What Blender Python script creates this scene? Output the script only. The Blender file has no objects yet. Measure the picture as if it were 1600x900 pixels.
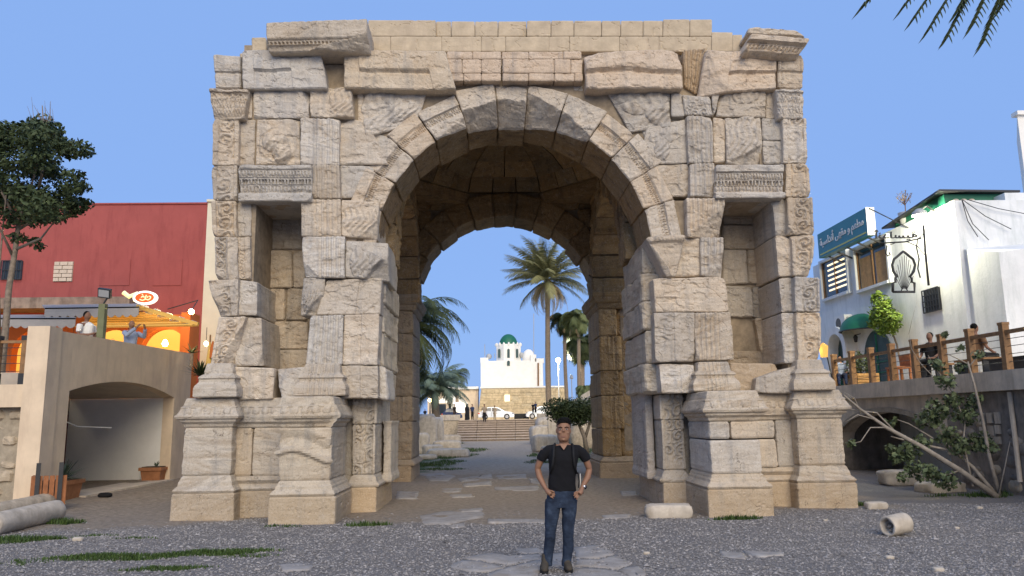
import bpy, bmesh, math, random
import numpy as np
from mathutils import Vector, Matrix
R_ = math.radians
random.seed(7); rng = np.random.default_rng(7)
scene = bpy.context.scene
COL = scene.collection

# ---------------------------------------------------------------- camera
CF = 1215.0; CZ = 1.78
VPX, VPY, VU = 765 - 800.0, 655 - 450.0, -105.0
def _axes():
    d = np.array([VPX, VPY, CF]); d /= np.linalg.norm(d)
    V = -(CF * CF + VPX * VU) / VPY
    up = np.array([VU, V, CF]); up /= np.linalg.norm(up)
    if up[1] > 0: up = -up
    rt = np.cross(d, up)
    if rt[0] < 0: rt = -rt
    return np.array([rt, d, up])
AX = _axes(); CP = np.array([0, 0, CZ])
cam_data = bpy.data.cameras.new('camera'); cam = bpy.data.objects.new('camera', cam_data)
COL.objects.link(cam); scene.camera = cam
cam_data.sensor_width = 36.0; cam_data.lens = CF / 1600 * 36.0
cam_data.clip_start = 0.05; cam_data.clip_end = 6000
_m = Matrix.Identity(4)
for i in range(3):
    _m[i][0] = AX[i][0]; _m[i][1] = -AX[i][1]; _m[i][2] = -AX[i][2]; _m[i][3] = CP[i]
cam.matrix_world = _m
def atY(x, y, Y):
    r = AX @ np.array([x - 800, y - 450, CF]); return CP + r * (Y / r[1])
def atZ(x, y, Z):
    r = AX @ np.array([x - 800, y - 450, CF]); return CP + r * ((Z - CZ) / r[2])
def atX(x, y, X):
    r = AX @ np.array([x - 800, y - 450, CF]); return CP + r * (X / r[0])

# ---------------------------------------------------------------- sky, sun, exposure
SUN_EL, SUN_AZ = R_(30), R_(172)          # azimuth clockwise from +Y: behind the camera, to its right
world = bpy.data.worlds.new('World'); scene.world = world; world.use_nodes = True
wn = world.node_tree.nodes; wl = world.node_tree.links
sky = wn.new('ShaderNodeTexSky'); sky.sky_type = 'NISHITA'; sky.sun_disc = False
sky.sun_elevation = R_(14); sky.sun_rotation = SUN_AZ
sky.air_density = 1.0; sky.dust_density = 0.6; sky.ozone_density = 3.0
bg = wn['Background']; bg.inputs[1].default_value = 0.15
EXPO = 1.22
_mx = wn.new('ShaderNodeMix'); _mx.data_type = 'RGBA'; _mx.inputs['Factor'].default_value = .965     # even dusk blue after sunset
_k = 1 / .15 / 2 ** EXPO
[q for q in _mx.inputs if q.name == 'B' and q.type == 'RGBA'][0].default_value = (.256 * _k, .436 * _k, .862 * _k, 1)
wl.new(sky.outputs[0], [q for q in _mx.inputs if q.name == 'A' and q.type == 'RGBA'][0])
wl.new([q for q in _mx.outputs if q.type == 'RGBA'][0], bg.inputs[0])
sl = bpy.data.lights.new('sun', 'SUN'); sl.energy = 1.35; sl.angle = R_(45); sl.color = (1.0, .855, .64)
sun = bpy.data.objects.new('sun', sl); COL.objects.link(sun)
_sd = Vector((math.sin(SUN_AZ) * math.cos(SUN_EL), math.cos(SUN_AZ) * math.cos(SUN_EL), math.sin(SUN_EL)))
sun.rotation_euler = (-_sd).to_track_quat('-Z', 'Y').to_euler()
vs = scene.view_settings
vs.view_transform = 'Standard'; vs.look = 'None'; vs.gamma = 1; vs.use_curve_mapping = False
vs.exposure = EXPO
scene.cycles.max_bounces = 6; scene.cycles.diffuse_bounces = 4

# ---------------------------------------------------------------- helpers
def link(o, parent=None):
    COL.objects.link(o)
    if parent is not None:
        o.parent = parent
        o.matrix_parent_inverse = Matrix.Translation(-Vector(parent_loc(parent)))
    return o
def parent_loc(o):
    return Vector(o.location) if o.parent is None else Vector((0, 0, 0))
def mesh_obj(name, verts, faces, mat=None, parent=None, smooth=False):
    me = bpy.data.meshes.new(name)
    me.from_pydata([tuple(map(float, v)) for v in verts] if not isinstance(verts, np.ndarray) else verts.tolist(), [], faces if isinstance(faces, list) else faces.tolist())
    if mat is not None: me.materials.append(mat)
    if smooth: me.polygons.foreach_set('use_smooth', [True] * len(me.polygons))
    me.update()
    o = bpy.data.objects.new(name, me)
    return link(o, parent)
def empty(name, loc=(0, 0, 0)):
    o = bpy.data.objects.new(name, None); o.location = loc; o.empty_display_size = .2
    COL.objects.link(o); return o
def tag(o, label=None, cat=None, group=None, kind=None):
    if label: o['label'] = label
    if cat: o['category'] = cat
    if group: o['group'] = group
    if kind: o['kind'] = kind
    return o
# All geometry is written in world coordinates; parents sit at their base and children undo the parent's offset.
class MB:
    def __init__(s): s.v = []; s.f = []
    def add(s, vs_, fs_):
        o = len(s.v); s.v += [tuple(map(float, q)) for q in vs_]; s.f += [tuple(int(i) + o for i in q) for q in fs_]; return s
    def box(s, x0, x1, y0, y1, z0, z1):
        return s.add([(x0, y0, z0), (x1, y0, z0), (x1, y1, z0), (x0, y1, z0), (x0, y0, z1), (x1, y0, z1), (x1, y1, z1), (x0, y1, z1)],
                     [(0, 3, 2, 1), (4, 5, 6, 7), (0, 1, 5, 4), (1, 2, 6, 5), (2, 3, 7, 6), (3, 0, 4, 7)])
    def hexa(s, p8):   # bottom loop 4 + top loop 4
        return s.add(p8, [(0, 3, 2, 1), (4, 5, 6, 7), (0, 1, 5, 4), (1, 2, 6, 5), (2, 3, 7, 6), (3, 0, 4, 7)])
    def obox(s, c, ax, ay, az, hx, hy, hz):
        c, ax, ay, az = map(np.array, (c, ax, ay, az))
        P = [c + ax * hx * i + ay * hy * j + az * hz * k for k in (-1, 1) for i, j in ((-1, -1), (1, -1), (1, 1), (-1, 1))]
        return s.hexa(P)
    def bar(s, a, b, w, h=None, up=(0, 0, 1)):
        a, b = np.array(a, float), np.array(b, float); h = h or w
        d = b - a; L = np.linalg.norm(d); d = d / L
        sx = np.cross(d, up); n = np.linalg.norm(sx)
        if n < 1e-4: sx = np.array([1, 0, 0.]); n = 1
        sx = sx / n; sz = np.cross(sx, d)
        return s.obox((a + b) / 2, sx, d, sz, w / 2, L / 2, h / 2)
    def tube(s, pts, rad, n=8, caps=True):
        pts = [np.array(p, float) for p in pts]
        if not hasattr(rad, '__len__'): rad = [rad] * len(pts)
        o = len(s.v); prev = None
        for i, p in enumerate(pts):
            t = pts[min(i + 1, len(pts) - 1)] - pts[max(i - 1, 0)]; t = t / (np.linalg.norm(t) + 1e-9)
            if prev is None:
                a = np.cross(t, (0, 0, 1)) if abs(t[2]) < .9 else np.cross(t, (1, 0, 0))
            else: a = prev - t * np.dot(prev, t)
            a = a / (np.linalg.norm(a) + 1e-9); prev = a; b = np.cross(t, a)
            for k in range(n):
                w = 2 * math.pi * k / n
                s.v.append(tuple(p + rad[i] * (a * math.cos(w) + b * math.sin(w))))
        for i in range(len(pts) - 1):
            for k in range(n):
                k2 = (k + 1) % n
                s.f.append((o + i * n + k, o + i * n + k2, o + (i + 1) * n + k2, o + (i + 1) * n + k))
        if caps:
            s.f.append(tuple(o + k for k in range(n))[::-1]); e = o + (len(pts) - 1) * n
            s.f.append(tuple(e + k for k in range(n)))
        return s
    def lathe(s, c, prof, n=16, a0=0, a1=2 * math.pi):
        o = len(s.v); full = abs(a1 - a0 - 2 * math.pi) < 1e-6; m = n if full else n + 1
        for r, z in prof:
            for k in range(m):
                w = a0 + (a1 - a0) * k / n
                s.v.append((c[0] + r * math.cos(w), c[1] + r * math.sin(w), c[2] + z))
        for i in range(len(prof) - 1):
            for k in range(n):
                k2 = (k + 1) % m
                s.f.append((o + i * m + k, o + i * m + k2, o + (i + 1) * m + k2, o + (i + 1) * m + k))
        return s
    def ell(s, c, r, n=10, m=8):
        o = len(s.v)
        for i in range(m + 1):
            p = math.pi * i / m
            for k in range(n):
                w = 2 * math.pi * k / n
                s.v.append((c[0] + r[0] * math.sin(p) * math.cos(w), c[1] + r[1] * math.sin(p) * math.sin(w), c[2] + r[2] * math.cos(p)))
        for i in range(m):
            for k in range(n):
                k2 = (k + 1) % n
                s.f.append((o + i * n + k, o + (i + 1) * n + k, o + (i + 1) * n + k2, o + i * n + k2))
        return s
    def prism(s, poly, fn0, fn1):   # polygon (list of 2d) lofted between two placements
        n = len(poly)
        return s.add([fn0(*p) for p in poly] + [fn1(*p) for p in poly],
                     [tuple(range(n))[::-1], tuple(range(n, 2 * n))] + [(i, (i + 1) % n, n + (i + 1) % n, n + i) for i in range(n)])
    def build(s, name, mat, parent=None, smooth=False):
        return mesh_obj(name, s.v, s.f, mat, parent, smooth)

# ---- vectorised value noise
def _h(ix, iy, iz, sd):
    n = (ix * 374761393 + iy * 668265263 + iz * 2147483647 + sd * 974634777) & 0xFFFFFFFF
    n = ((n ^ (n >> 13)) * 1274126177) & 0xFFFFFFFF
    n = ((n ^ (n >> 16)) * 2246822519) & 0xFFFFFFFF
    return ((n ^ (n >> 15)) & 0xFFFFFF) / float(0xFFFFFF) * 2 - 1
def vnoise(x, y, z, sd=0):
    x, y, z = np.broadcast_arrays(np.asarray(x, float), np.asarray(y, float), np.asarray(z, float))
    fx, fy, fz = np.floor(x), np.floor(y), np.floor(z)
    ix, iy, iz = fx.astype(np.int64), fy.astype(np.int64), fz.astype(np.int64)
    tx, ty, tz = x - fx, y - fy, z - fz
    tx, ty, tz = (t * t * t * (t * (t * 6 - 15) + 10) for t in (tx, ty, tz))
    r = 0
    for a in (0, 1):
        for b in (0, 1):
            for c in (0, 1):
                w = (tx if a else 1 - tx) * (ty if b else 1 - ty) * (tz if c else 1 - tz)
                r = r + w * _h(ix + a, iy + b, iz + c, sd)
    return r
def fbm(x, y, z, sd=0, o=4, g=.5):
    r = 0; a = 1; t = 0
    for i in range(o):
        r = r + a * vnoise(x, y, z, sd + i * 17); t += a; a *= g
        x, y, z = x * 2.03, y * 2.03, z * 2.03
    return r / t

# ---------------------------------------------------------------- materials
MATS = {}
class NT:
    def __init__(s, name):
        s.m = bpy.data.materials.new(name); s.m.use_nodes = True; s.t = s.m.node_tree; s.n = s.t.nodes; s.b = s.n['Principled BSDF']
        s.b.inputs['Roughness'].default_value = .85; s.b.inputs['Specular IOR Level'].default_value = .25
        MATS[name] = s.m
    def new(s, t, **k):
        n = s.n.new(t)
        for a, v in k.items(): setattr(n, a, v)
        return n
    def put(s, sock, v):
        if isinstance(v, bpy.types.NodeSocket): s.t.links.new(v, sock)
        else: sock.default_value = v
    def geo(s, scale=(1, 1, 1), rand=True, rot=(0, 0, 0)):
        g = s.new('ShaderNodeNewGeometry'); mp = s.new('ShaderNodeMapping'); s.t.links.new(g.outputs['Position'], mp.inputs[0])
        mp.inputs['Scale'].default_value = scale; mp.inputs['Rotation'].default_value = rot
        if not rand: return mp.outputs[0]
        oi = s.new('ShaderNodeObjectInfo'); mu = s.new('ShaderNodeMath', operation='MULTIPLY'); s.t.links.new(oi.outputs['Random'], mu.inputs[0]); mu.inputs[1].default_value = 57.3
        va = s.new('ShaderNodeVectorMath', operation='ADD'); s.t.links.new(mp.outputs[0], va.inputs[0]); s.t.links.new(mu.outputs[0], va.inputs[1])
        return va.outputs[0]
    def noise(s, vec, scale, detail=4, rough=.6, dist=0):
        n = s.new('ShaderNodeTexNoise'); s.t.links.new(vec, n.inputs['Vector']); n.inputs['Scale'].default_value = scale
        n.inputs['Detail'].default_value = detail; n.inputs['Roughness'].default_value = rough; n.inputs['Distortion'].default_value = dist
        return n.outputs['Fac']
    def ramp(s, fac, stops, interp='LINEAR'):
        r = s.new('ShaderNodeValToRGB'); s.t.links.new(fac, r.inputs[0]); e = r.color_ramp.elements; r.color_ramp.interpolation = interp
        while len(e) < len(stops): e.new(.5)
        for i, (p, c) in enumerate(stops):
            e[i].position = p; e[i].color = (c, c, c, 1) if not hasattr(c, '__len__') else (*c[:3], 1)
        return r.outputs[0]
    def mix(s, fac, a, b, mode='MIX'):
        m = s.new('ShaderNodeMix', data_type='RGBA', blend_type=mode)
        s.put(m.inputs['Factor'], fac)
        for i, v in (('A', a), ('B', b)):
            sock = [q for q in m.inputs if q.name == i and q.type == 'RGBA'][0]
            s.put(sock, (*v[:3], 1) if hasattr(v, '__len__') and not isinstance(v, bpy.types.NodeSocket) else v)
        return [q for q in m.outputs if q.type == 'RGBA'][0]
    def color(s, v): s.put(s.b.inputs['Base Color'], (*v[:3], 1) if hasattr(v, '__len__') and not isinstance(v, bpy.types.NodeSocket) else v); return s
    def rough(s, v): s.put(s.b.inputs['Roughness'], v); return s
    def bump(s, h, st=.3, dist=.02, prev=None):
        b = s.new('ShaderNodeBump'); b.inputs['Strength'].default_value = st; b.inputs['Distance'].default_value = dist
        s.t.links.new(h, b.inputs['Height'])
        if prev is not None: s.t.links.new(prev, b.inputs['Normal'])
        s.t.links.new(b.outputs[0], s.b.inputs['Normal']); return b.outputs[0]
    def objcol(s): return s.new('ShaderNodeObjectInfo').outputs['Color']
def plain(name, c, rough=.8, var=.18, sc=3.0, bump=.15, bsc=40, spec=.25, metal=0, dirt=None):
    t = NT(name); v = t.geo()
    n1 = t.noise(v, sc, 5, .65); n2 = t.noise(v, bsc, 3, .6)
    lo = tuple(q * (1 - var) for q in c); hi = tuple(min(.95, q * (1 + var)) for q in c)
    col = t.ramp(n1, [(.3, lo), (.7, hi)])
    if dirt:
        n3 = t.noise(t.geo((3, 3, .5)), 1.3, 5, .7)
        col = t.mix(t.ramp(n3, [(.5, 0), (.78, 1)]), col, dirt)
    t.color(col).rough(rough); t.b.inputs['Specular IOR Level'].default_value = spec; t.b.inputs['Metallic'].default_value = metal
    if bump: t.bump(n2, bump, .01)
    return t.m
def glow(name, c, st, base=(.8, .8, .8)):
    t = NT(name); t.color(base); t.b.inputs['Emission Color'].default_value = (*c, 1); t.b.inputs['Emission Strength'].default_value = st
    return t.m
def glass(name, c=(.03, .04, .05), rough=.08):
    t = NT(name); t.color(c).rough(rough); t.b.inputs['Specular IOR Level'].default_value = .6; return t.m

def marble_mat(name, cols, streak=(.30, .29, .28), streak_amt=.5, warm=(.42, .30, .18), warm_amt=.35):
    t = NT(name); g = t.geo()
    oi = t.new('ShaderNodeObjectInfo')
    # veins: strata whose tilt differs block by block
    rot = t.new('ShaderNodeVectorRotate', rotation_type='Y_AXIS'); t.t.links.new(g, rot.inputs['Vector'])
    ang = t.new('ShaderNodeMapRange'); t.t.links.new(oi.outputs['Random'], ang.inputs[0]); ang.inputs['To Min'].default_value = -.28; ang.inputs['To Max'].default_value = .28
    t.t.links.new(ang.outputs[0], rot.inputs['Angle'])
    mp = t.new('ShaderNodeMapping'); t.t.links.new(rot.outputs[0], mp.inputs[0]); mp.inputs['Scale'].default_value = (.75, .75, 3.6)
    n1 = t.noise(mp.outputs[0], 1.5, 7, .62, .9)
    mp2 = t.new('ShaderNodeMapping'); t.t.links.new(rot.outputs[0], mp2.inputs[0]); mp2.inputs['Scale'].default_value = (1.3, 1.3, 10.0)
    n2 = t.noise(mp2.outputs[0], 1.6, 5, .6, .5)
    wv = t.new('ShaderNodeTexWhiteNoise', noise_dimensions='1D'); t.t.links.new(oi.outputs['Random'], wv.inputs['W'])
    vf = t.ramp(wv.outputs['Value'], [(.2, .25), (.55, .6), (.85, 1.0)])
    col = t.ramp(n1, [(.22, cols[0]), (.42, cols[1]), (.55, cols[2]), (.68, cols[3]), (.82, cols[1])])
    flat = t.ramp(t.noise(g, 2.3, 6, .68, .3), [(.3, cols[1]), (.55, tuple((p + q) / 2 for p, q in zip(cols[1], cols[2]))), (.72, cols[2])])
    col = t.mix(vf, flat, col)
    vm = t.new('ShaderNodeMath', operation='MULTIPLY'); t.t.links.new(t.ramp(n2, [(.52, 0), (.72, .6)]), vm.inputs[0]); t.t.links.new(vf, vm.inputs[1])
    col = t.mix(vm.outputs[0], col, cols[4])
    n3 = t.noise(g, 1.1, 5, .7)
    col = t.mix(t.ramp(n3, [(.5, 0), (.75, warm_amt)]), col, warm)
    gs = t.geo((2.6, 2.6, .28), rand=False)
    n4 = t.noise(gs, 1.5, 6, .68)
    col = t.mix(t.ramp(n4, [(.51, 0), (.58, streak_amt * .35), (.72, streak_amt)]), col, streak)
    n5 = t.noise(g, 42, 4, .7)
    col = t.mix(t.ramp(n5, [(.3, .5), (.47, 0)]), col, (.20, .155, .11))
    col = t.mix(t.ramp(t.noise(g, 30, 5, .75), [(.56, 0), (.7, .5)]), col, (.78, .72, .63))
    col = t.mix(t.ramp(t.noise(g, 7, 5, .7), [(.55, 0), (.75, .3)]), col, (.74, .69, .61))
    cr = t.new('ShaderNodeTexVoronoi', feature='DISTANCE_TO_EDGE'); cr.inputs['Scale'].default_value = 1.35; cr.inputs['Randomness'].default_value = 1
    dv = t.new('ShaderNodeVectorMath', operation='ADD'); nz = t.new('ShaderNodeTexNoise'); nz.inputs['Scale'].default_value = 2.5; nz.inputs['Detail'].default_value = 6; t.t.links.new(g, nz.inputs['Vector']); t.t.links.new(g, dv.inputs[0]); t.t.links.new(nz.outputs['Color'], dv.inputs[1]); t.t.links.new(dv.outputs[0], cr.inputs['Vector'])
    ck = t.new('ShaderNodeMath', operation='MULTIPLY'); t.t.links.new(t.ramp(cr.outputs['Distance'], [(0, .8), (.012, 0)]), ck.inputs[0]); t.t.links.new(t.ramp(t.noise(g, 1.6, 3, .6), [(.5, 0), (.6, 1)]), ck.inputs[1])
    col = t.mix(ck.outputs[0], col, (.12, .095, .07))
    pit = t.ramp(t.noise(g, 17, 5, .75), [(.30, .6), (.40, 0)])
    col = t.mix(pit, col, (.16, .13, .10))
    col = t.mix(1.0, col, oi.outputs['Color'], 'MULTIPLY')
    t.color(col).rough(.8)
    b1 = t.bump(n2, .16, .03); b2 = t.bump(t.noise(g, 16, 7, .75), .75, .035, b1); t.bump(n5, .35, .012, b2)
    return t.m
marble_mat('marble', [(.38, .31, .235), (.50, .43, .345), (.62, .56, .475), (.44, .405, .36), (.29, .26, .225)], streak_amt=.85)
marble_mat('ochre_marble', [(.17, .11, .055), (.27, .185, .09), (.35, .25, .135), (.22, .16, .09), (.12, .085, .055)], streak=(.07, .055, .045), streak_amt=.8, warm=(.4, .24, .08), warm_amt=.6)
marble_mat('tan_plinth', [(.42, .33, .235), (.47, .38, .275), (.52, .43, .325), (.44, .37, .28), (.34, .27, .20)], streak_amt=.35)
plain('mortar', (.30, .24, .17), .95, .3, 5, .5, 30)
plain('attic_stone', (.50, .41, .29), .9, .16, 4, .4, 45, dirt=(.42, .34, .25))
# ================================================================ the triumphal arch
AXC = 0.535                      # arch axis
arch = tag(empty('triumphal_arch', (AXC, 21.0, 0)), 'large weathered Roman marble triumphal arch standing in the middle of the square', 'arch')
_sid = [100]
def tint(c=None, warm=0.0, v=.10):
    b = 1 + random.uniform(-v, v) * 1.25
    w = random.uniform(-.05, .055) + warm
    return (b * (1 + w), b, b * (1 - w * 1.4), 1)
def finish(o, col):
    o.color = col; return o
def stone_mesh(name, Q, yf, yb, mat, parent, cell=.024, r=.015, amp=.024, out=.012, feats=(), chips=(), strata=.010, nd=None, col=None, sd=None, axis='y', rchip=3, sidea=1.0, sp=1.0, sidemat=None):
    """block with front quad Q = 4 (a, z) corners TL TR BR BL; heightfield front, rough sides running back to yb"""
    if sd is None: _sid[0] += 13; sd = _sid[0]
    rs = random.Random(sd)
    Q = np.array(Q, float)
    W = (np.linalg.norm(Q[1] - Q[0]) + np.linalg.norm(Q[2] - Q[3])) / 2; H = (np.linalg.norm(Q[3] - Q[0]) + np.linalg.norm(Q[2] - Q[1])) / 2
    nu = int(np.clip(round(W / cell), 4, 110)); nv = int(np.clip(round(H / cell), 4, 110))
    U, V = np.meshgrid(np.linspace(0, 1, nu + 1), np.linspace(0, 1, nv + 1))
    P = (Q[0] * ((1 - U) * (1 - V))[..., None] + Q[1] * (U * (1 - V))[..., None] + Q[2] * (U * V)[..., None] + Q[3] * ((1 - U) * V)[..., None])
    X, Z = P[..., 0].copy(), P[..., 1].copy()
    # irregular outline
    ox, oz = rs.uniform(0, 90), rs.uniform(0, 90)
    X0, Z0 = X.copy(), Z.copy()
    eu, ev = np.minimum(U, 1 - U) * W, np.minimum(V, 1 - V) * H
    ex, ez = np.clip(1 - eu / r, 0, 1), np.clip(1 - ev / r, 0, 1)
    t = np.sqrt(ex ** 2 + ez ** 2)
    over = np.clip(t - 1, 0, 1)
    cu, cv = np.sign(.5 - U), np.sign(.5 - V)
    sgx = np.sign(Q[1][0] - Q[0][0] + 1e-9)
    X += over * r * 1.2 * cu * sgx; Z -= over * r * 1.2 * cv
    X += out * fbm(X0 * 3 + ox, Z0 * 3, 0, sd, 3); Z += out * fbm(X0 * 3 + ox, Z0 * 3, 7, sd + 5, 3)
    d = r * (1 - np.sqrt(np.clip(1 - np.clip(t, 0, 1) ** 2, 0, 1)))
    tl = rs.uniform(-.3, .3)
    n = fbm(X0 * 2.2 + ox, Z0 * 2.2 + oz, 1.5, sd, 5, .55)
    d += amp * n * 1.5 + amp * .5
    zz = Z0 + tl * X0
    d += strata * fbm(X0 * 1.3 + ox, zz * 13, 3.1, sd + 3, 3)
    crk = np.abs(fbm(X0 * 1.7 + oz, Z0 * 2.6 + ox, 8, sd + 9, 3))
    d += .016 * np.clip(1 - crk / .03, 0, 1)
    pit = fbm(X0 * 9 + ox, Z0 * 9 + oz, 4, sd + 21, 3)
    d += amp * 1.3 * np.clip(pit - .18, 0, 1)
    lowf = fbm(X0 * .9 + oz, Z0 * .9 + ox, 6, sd + 71, 2); d += .03 * lowf * sp
    spall = fbm(X0 * 3.1 + oz, Z0 * 4.3 + ox, 9, sd + 81, 4); d += .022 * sp * np.clip((spall - .12) * 9, 0, 1)
    fe = np.ones_like(d)
    ch = list(chips)
    for _ in range(rchip):                       # a random broken corner
        if rs.random() < .6:
            a, b = rs.choice([0, 1]), rs.choice([0, 1])
            ch.append((abs(a - rs.uniform(.01, .13)), abs(b - rs.uniform(.01, .13)), (1 if a else -1) * rs.uniform(.3, 1), (1 if b else -1) * rs.uniform(.3, 1), rs.uniform(.5, 1.3)))
    cutd = np.zeros_like(d)
    for (pu, pv, nu_, nv_, sl_) in ch:
        L = math.hypot(nu_, nv_)
        dist = ((U - pu) * W * nu_ + (V - pv) * H * nv_) / L
        dist = dist + .05 * fbm(X0 * 4 + ox, Z0 * 4, 2, sd + 31, 4)
        c = np.clip(dist, 0, 9) * sl_
        c = c + np.where(c > 0, .02 * fbm(X0 * 7, Z0 * 7 + ox, 5, sd + 41, 4), 0)
        cutd = np.maximum(cutd, c)
    for f in feats: d = d + f(U, V, W, H, X0, Z0) * np.clip(1 - cutd / .02, 0, 1)
    d = d + np.clip(cutd, 0, None)
    d = np.minimum(d, (yb - yf) * .85)
    Y = yf + d
    nrow, ncol = nv + 1, nu + 1
    top = np.stack([X, Y, Z], -1).reshape(-1, 3)
    idx = np.arange(nrow * ncol).reshape(nrow, ncol)
    faces = np.stack([idx[:-1, :-1], idx[1:, :-1], idx[1:, 1:], idx[:-1, 1:]], -1).reshape(-1, 4)
    # side tube
    loop = np.concatenate([idx[0, :-1], idx[:-1, -1], idx[-1, :0:-1], idx[:0:-1, 0]])
    nd = nd if nd is not None else int(np.clip((yb - yf) / .12, 1, 8))
    LP = top[loop]; n_l = len(loop)
    cen = np.array([X.mean(), Z.mean()])
    rings = [LP]
    for k in range(1, nd + 1):
        s_ = (k / nd) ** 1.3
        q = LP.copy(); q[:, 1] = LP[:, 1] + (yb - LP[:, 1]) * s_
        ns = fbm(q[:, 0] * 3 + ox, q[:, 1] * 3, q[:, 2] * 3, sd + 51, 4)
        dv = q[:, [0, 2]] - cen; dv = dv / (np.abs(dv).max(0) + 1e-6)
        q[:, 0] += dv[:, 0] * ns * .022 * sidea; q[:, 2] += dv[:, 1] * ns * .022 * sidea
        rings.append(q)
    vs_ = np.concatenate([top] + rings[1:])
    fl = []
    base = len(top)
    prev = loop
    for k in range(nd):
        cur = base + k * n_l + np.arange(n_l)
        fl.append(np.stack([prev, np.roll(prev, -1), np.roll(cur, -1), cur], -1)); prev = cur
    allf = np.concatenate([faces] + fl)
    if axis == 'x-': vs_ = vs_[:, [1, 0, 2]] * np.array([-1, 1, 1])
    if axis == 'x+': vs_ = vs_[:, [1, 0, 2]]
    # which way does the front face look?
    a, b, c = vs_[allf[0][0]], vs_[allf[0][1]], vs_[allf[0][2]]
    nn = np.cross(b - a, c - a)
    want = np.array([0, -1, 0]) if axis == 'y' else np.array([1 if axis == 'x-' else -1, 0, 0])
    if axis == 'yb': want = np.array([0, 1, 0])
    if np.dot(nn, want) < 0: allf = allf[:, ::-1]
    fs = [tuple(q) for q in allf.tolist()]
    fs.append(tuple(prev.tolist()) if np.dot(nn, want) < 0 else tuple(prev.tolist()[::-1]))
    o = mesh_obj(name, vs_, fs, MATS[mat], parent, False)
    if sidemat:                                  # ochre flanks and soffit: brown stain, with soffit shade put into the colour
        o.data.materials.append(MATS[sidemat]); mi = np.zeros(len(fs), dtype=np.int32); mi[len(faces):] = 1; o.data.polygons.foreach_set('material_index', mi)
    return finish(o, col or tint())
def px(q, Y):
    out = []
    for i in range(4):
        p = atY(q[2 * i], q[2 * i + 1], Y); out.append((p[0], p[2]))
    return out
# ---- carved features (depth added; negative stands proud)
def flutes(u0, u1, n=6, dp=.04):
    def f(U, V, W, H, X, Z):
        k = (U - u0) / (u1 - u0); m = (k > 0) & (k < 1)
        return np.where(m, dp * np.clip(np.abs(np.sin(np.pi * n * k)) - .35, 0, 1) / .65 - .012, 0)
    return f
def panel_steps(u0, dp=.03):     # everything right of u0 stands back
    return lambda U, V, W, H, X, Z: np.where(U > u0, dp, 0)
def scroll(u0=.12, u1=.88, dp=.04, sz=None):
    def f(U, V, W, H, X, Z):
        k = (U - u0) / (u1 - u0); m = (k > 0) & (k < 1)
        ph_ = float(X.flat[0] * 37.7 + Z.flat[0] * 17.3) % 1.0
        w = (sz or W * (u1 - u0)) * (.72 + .4 * ph_)
        c = Z / w + ph_ * 3 + .12 * np.sin(X * 9); row = np.floor(c); yy = c - row - .5; sg = np.where(row % 2 == 0, 1., -1.)
        xx = (k - .5) * (W * (u1 - u0)) / w + .10 * sg
        if sz: xx = (xx % 1.0) - .5
        r = np.hypot(xx, yy); th = np.arctan2(yy, xx * sg)
        sp = np.sin(th + r * 17)
        leaf = np.sin(5 * th + r * 9) * .5
        h = np.clip(sp + .35 * leaf, -.6, 1)
        er = np.clip(fbm(X * 2.6, Z * 2.6, 3, 77, 3) * 2.2 + .75, .12, 1) * (1 + .5 * fbm(X * 22, Z * 22, 1, 5, 2))
        return er * np.where(m, dp * (.45 - .75 * h * np.clip(1.35 - r * 1.3, 0, 1)), 0) - np.where(m, 0, .012)
    return f
def prof(pts):                   # horizontal mouldings: (v, depth)
    v, dd = zip(*pts)
    return lambda U, V, W, H, X, Z: np.interp(V, v, dd)
def dent(v0, v1, n, dp=.05, duty=.0, wobble=0):
    def f(U, V, W, H, X, Z):
        m = (V > v0) & (V < v1)
        return np.where(m & (np.sin(2 * np.pi * n * U) > duty), dp, 0)
    return f
def eggs(v0, v1, n, dp=.04):
    def f(U, V, W, H, X, Z):
        k = (V - v0) / (v1 - v0); m = (k > 0) & (k < 1)
        a = np.abs(np.sin(np.pi * n * U)); e = np.clip(1 - ((1 - a) * 1.6) ** 2 - ((k - .5) * 2) ** 2, 0, 1)
        return np.where(m, dp * .5 - dp * np.sqrt(e), 0)
    return f
def acanthus(dp=.07):
    def f(U, V, W, H, X, Z):
        t = 0
        for (v0, n, ph) in ((.72, 3, 0.), (.42, 4, .5), (.16, 2, 0.)):
            a = np.abs(np.sin(np.pi * (n * U + ph))); k = np.clip(1 - np.abs(V - v0) / .22, 0, 1)
            t = t + np.sqrt(a * k) * (.7 + .3 * np.sin(U * n * 22) * np.cos(V * 30))
        return .05 - dp * np.clip(t, 0, 1.3) - np.where(V < .1, .05, 0)
    return f
def blobs(lst, frame=0):         # (u, v, ru, rv, height) figures in relief
    def f(U, V, W, H, X, Z):
        t = np.zeros_like(U)
        for (a, b, ra, rb, h) in lst:
            q = ((U - a) / ra) ** 2 + ((V - b) / rb) ** 2
            t = np.maximum(t, h * np.sqrt(np.clip(1 - q, 0, 1)))
        drap = np.where(t > .01, .015 * np.sin(U * 38 + V * 16 + 3 * np.sin(V * 9)), 0)
        return -t + drap
    return f
def disc(h=.07, cu=.5, cv=.55, r=.42):
    def f(U, V, W, H, X, Z):
        q = np.hypot((U - cu) * W, (V - cv) * H) / (r * W)
        rim = np.clip(1 - np.abs(q - 1) / .12, 0, 1) * .03
        return -rim - np.where(q < 1, h * np.sqrt(np.clip(1 - q * q, 0, 1)) * (.7 + .3 * np.sin(3 * np.arctan2(V - cv, U - cu) + 2.4 + 3 * q)), 0)
    return f

YP, YW, YJ = 15.40, 15.55, 15.66     # pilaster face, wall face, spandrel face
def S(name, q, yf=YW, dep=1.2, mat='marble', **k):
    return stone_mesh(name, px(q, yf), yf, yf + dep, mat, arch, **k)
cw = dict(warm=.03)
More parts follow.
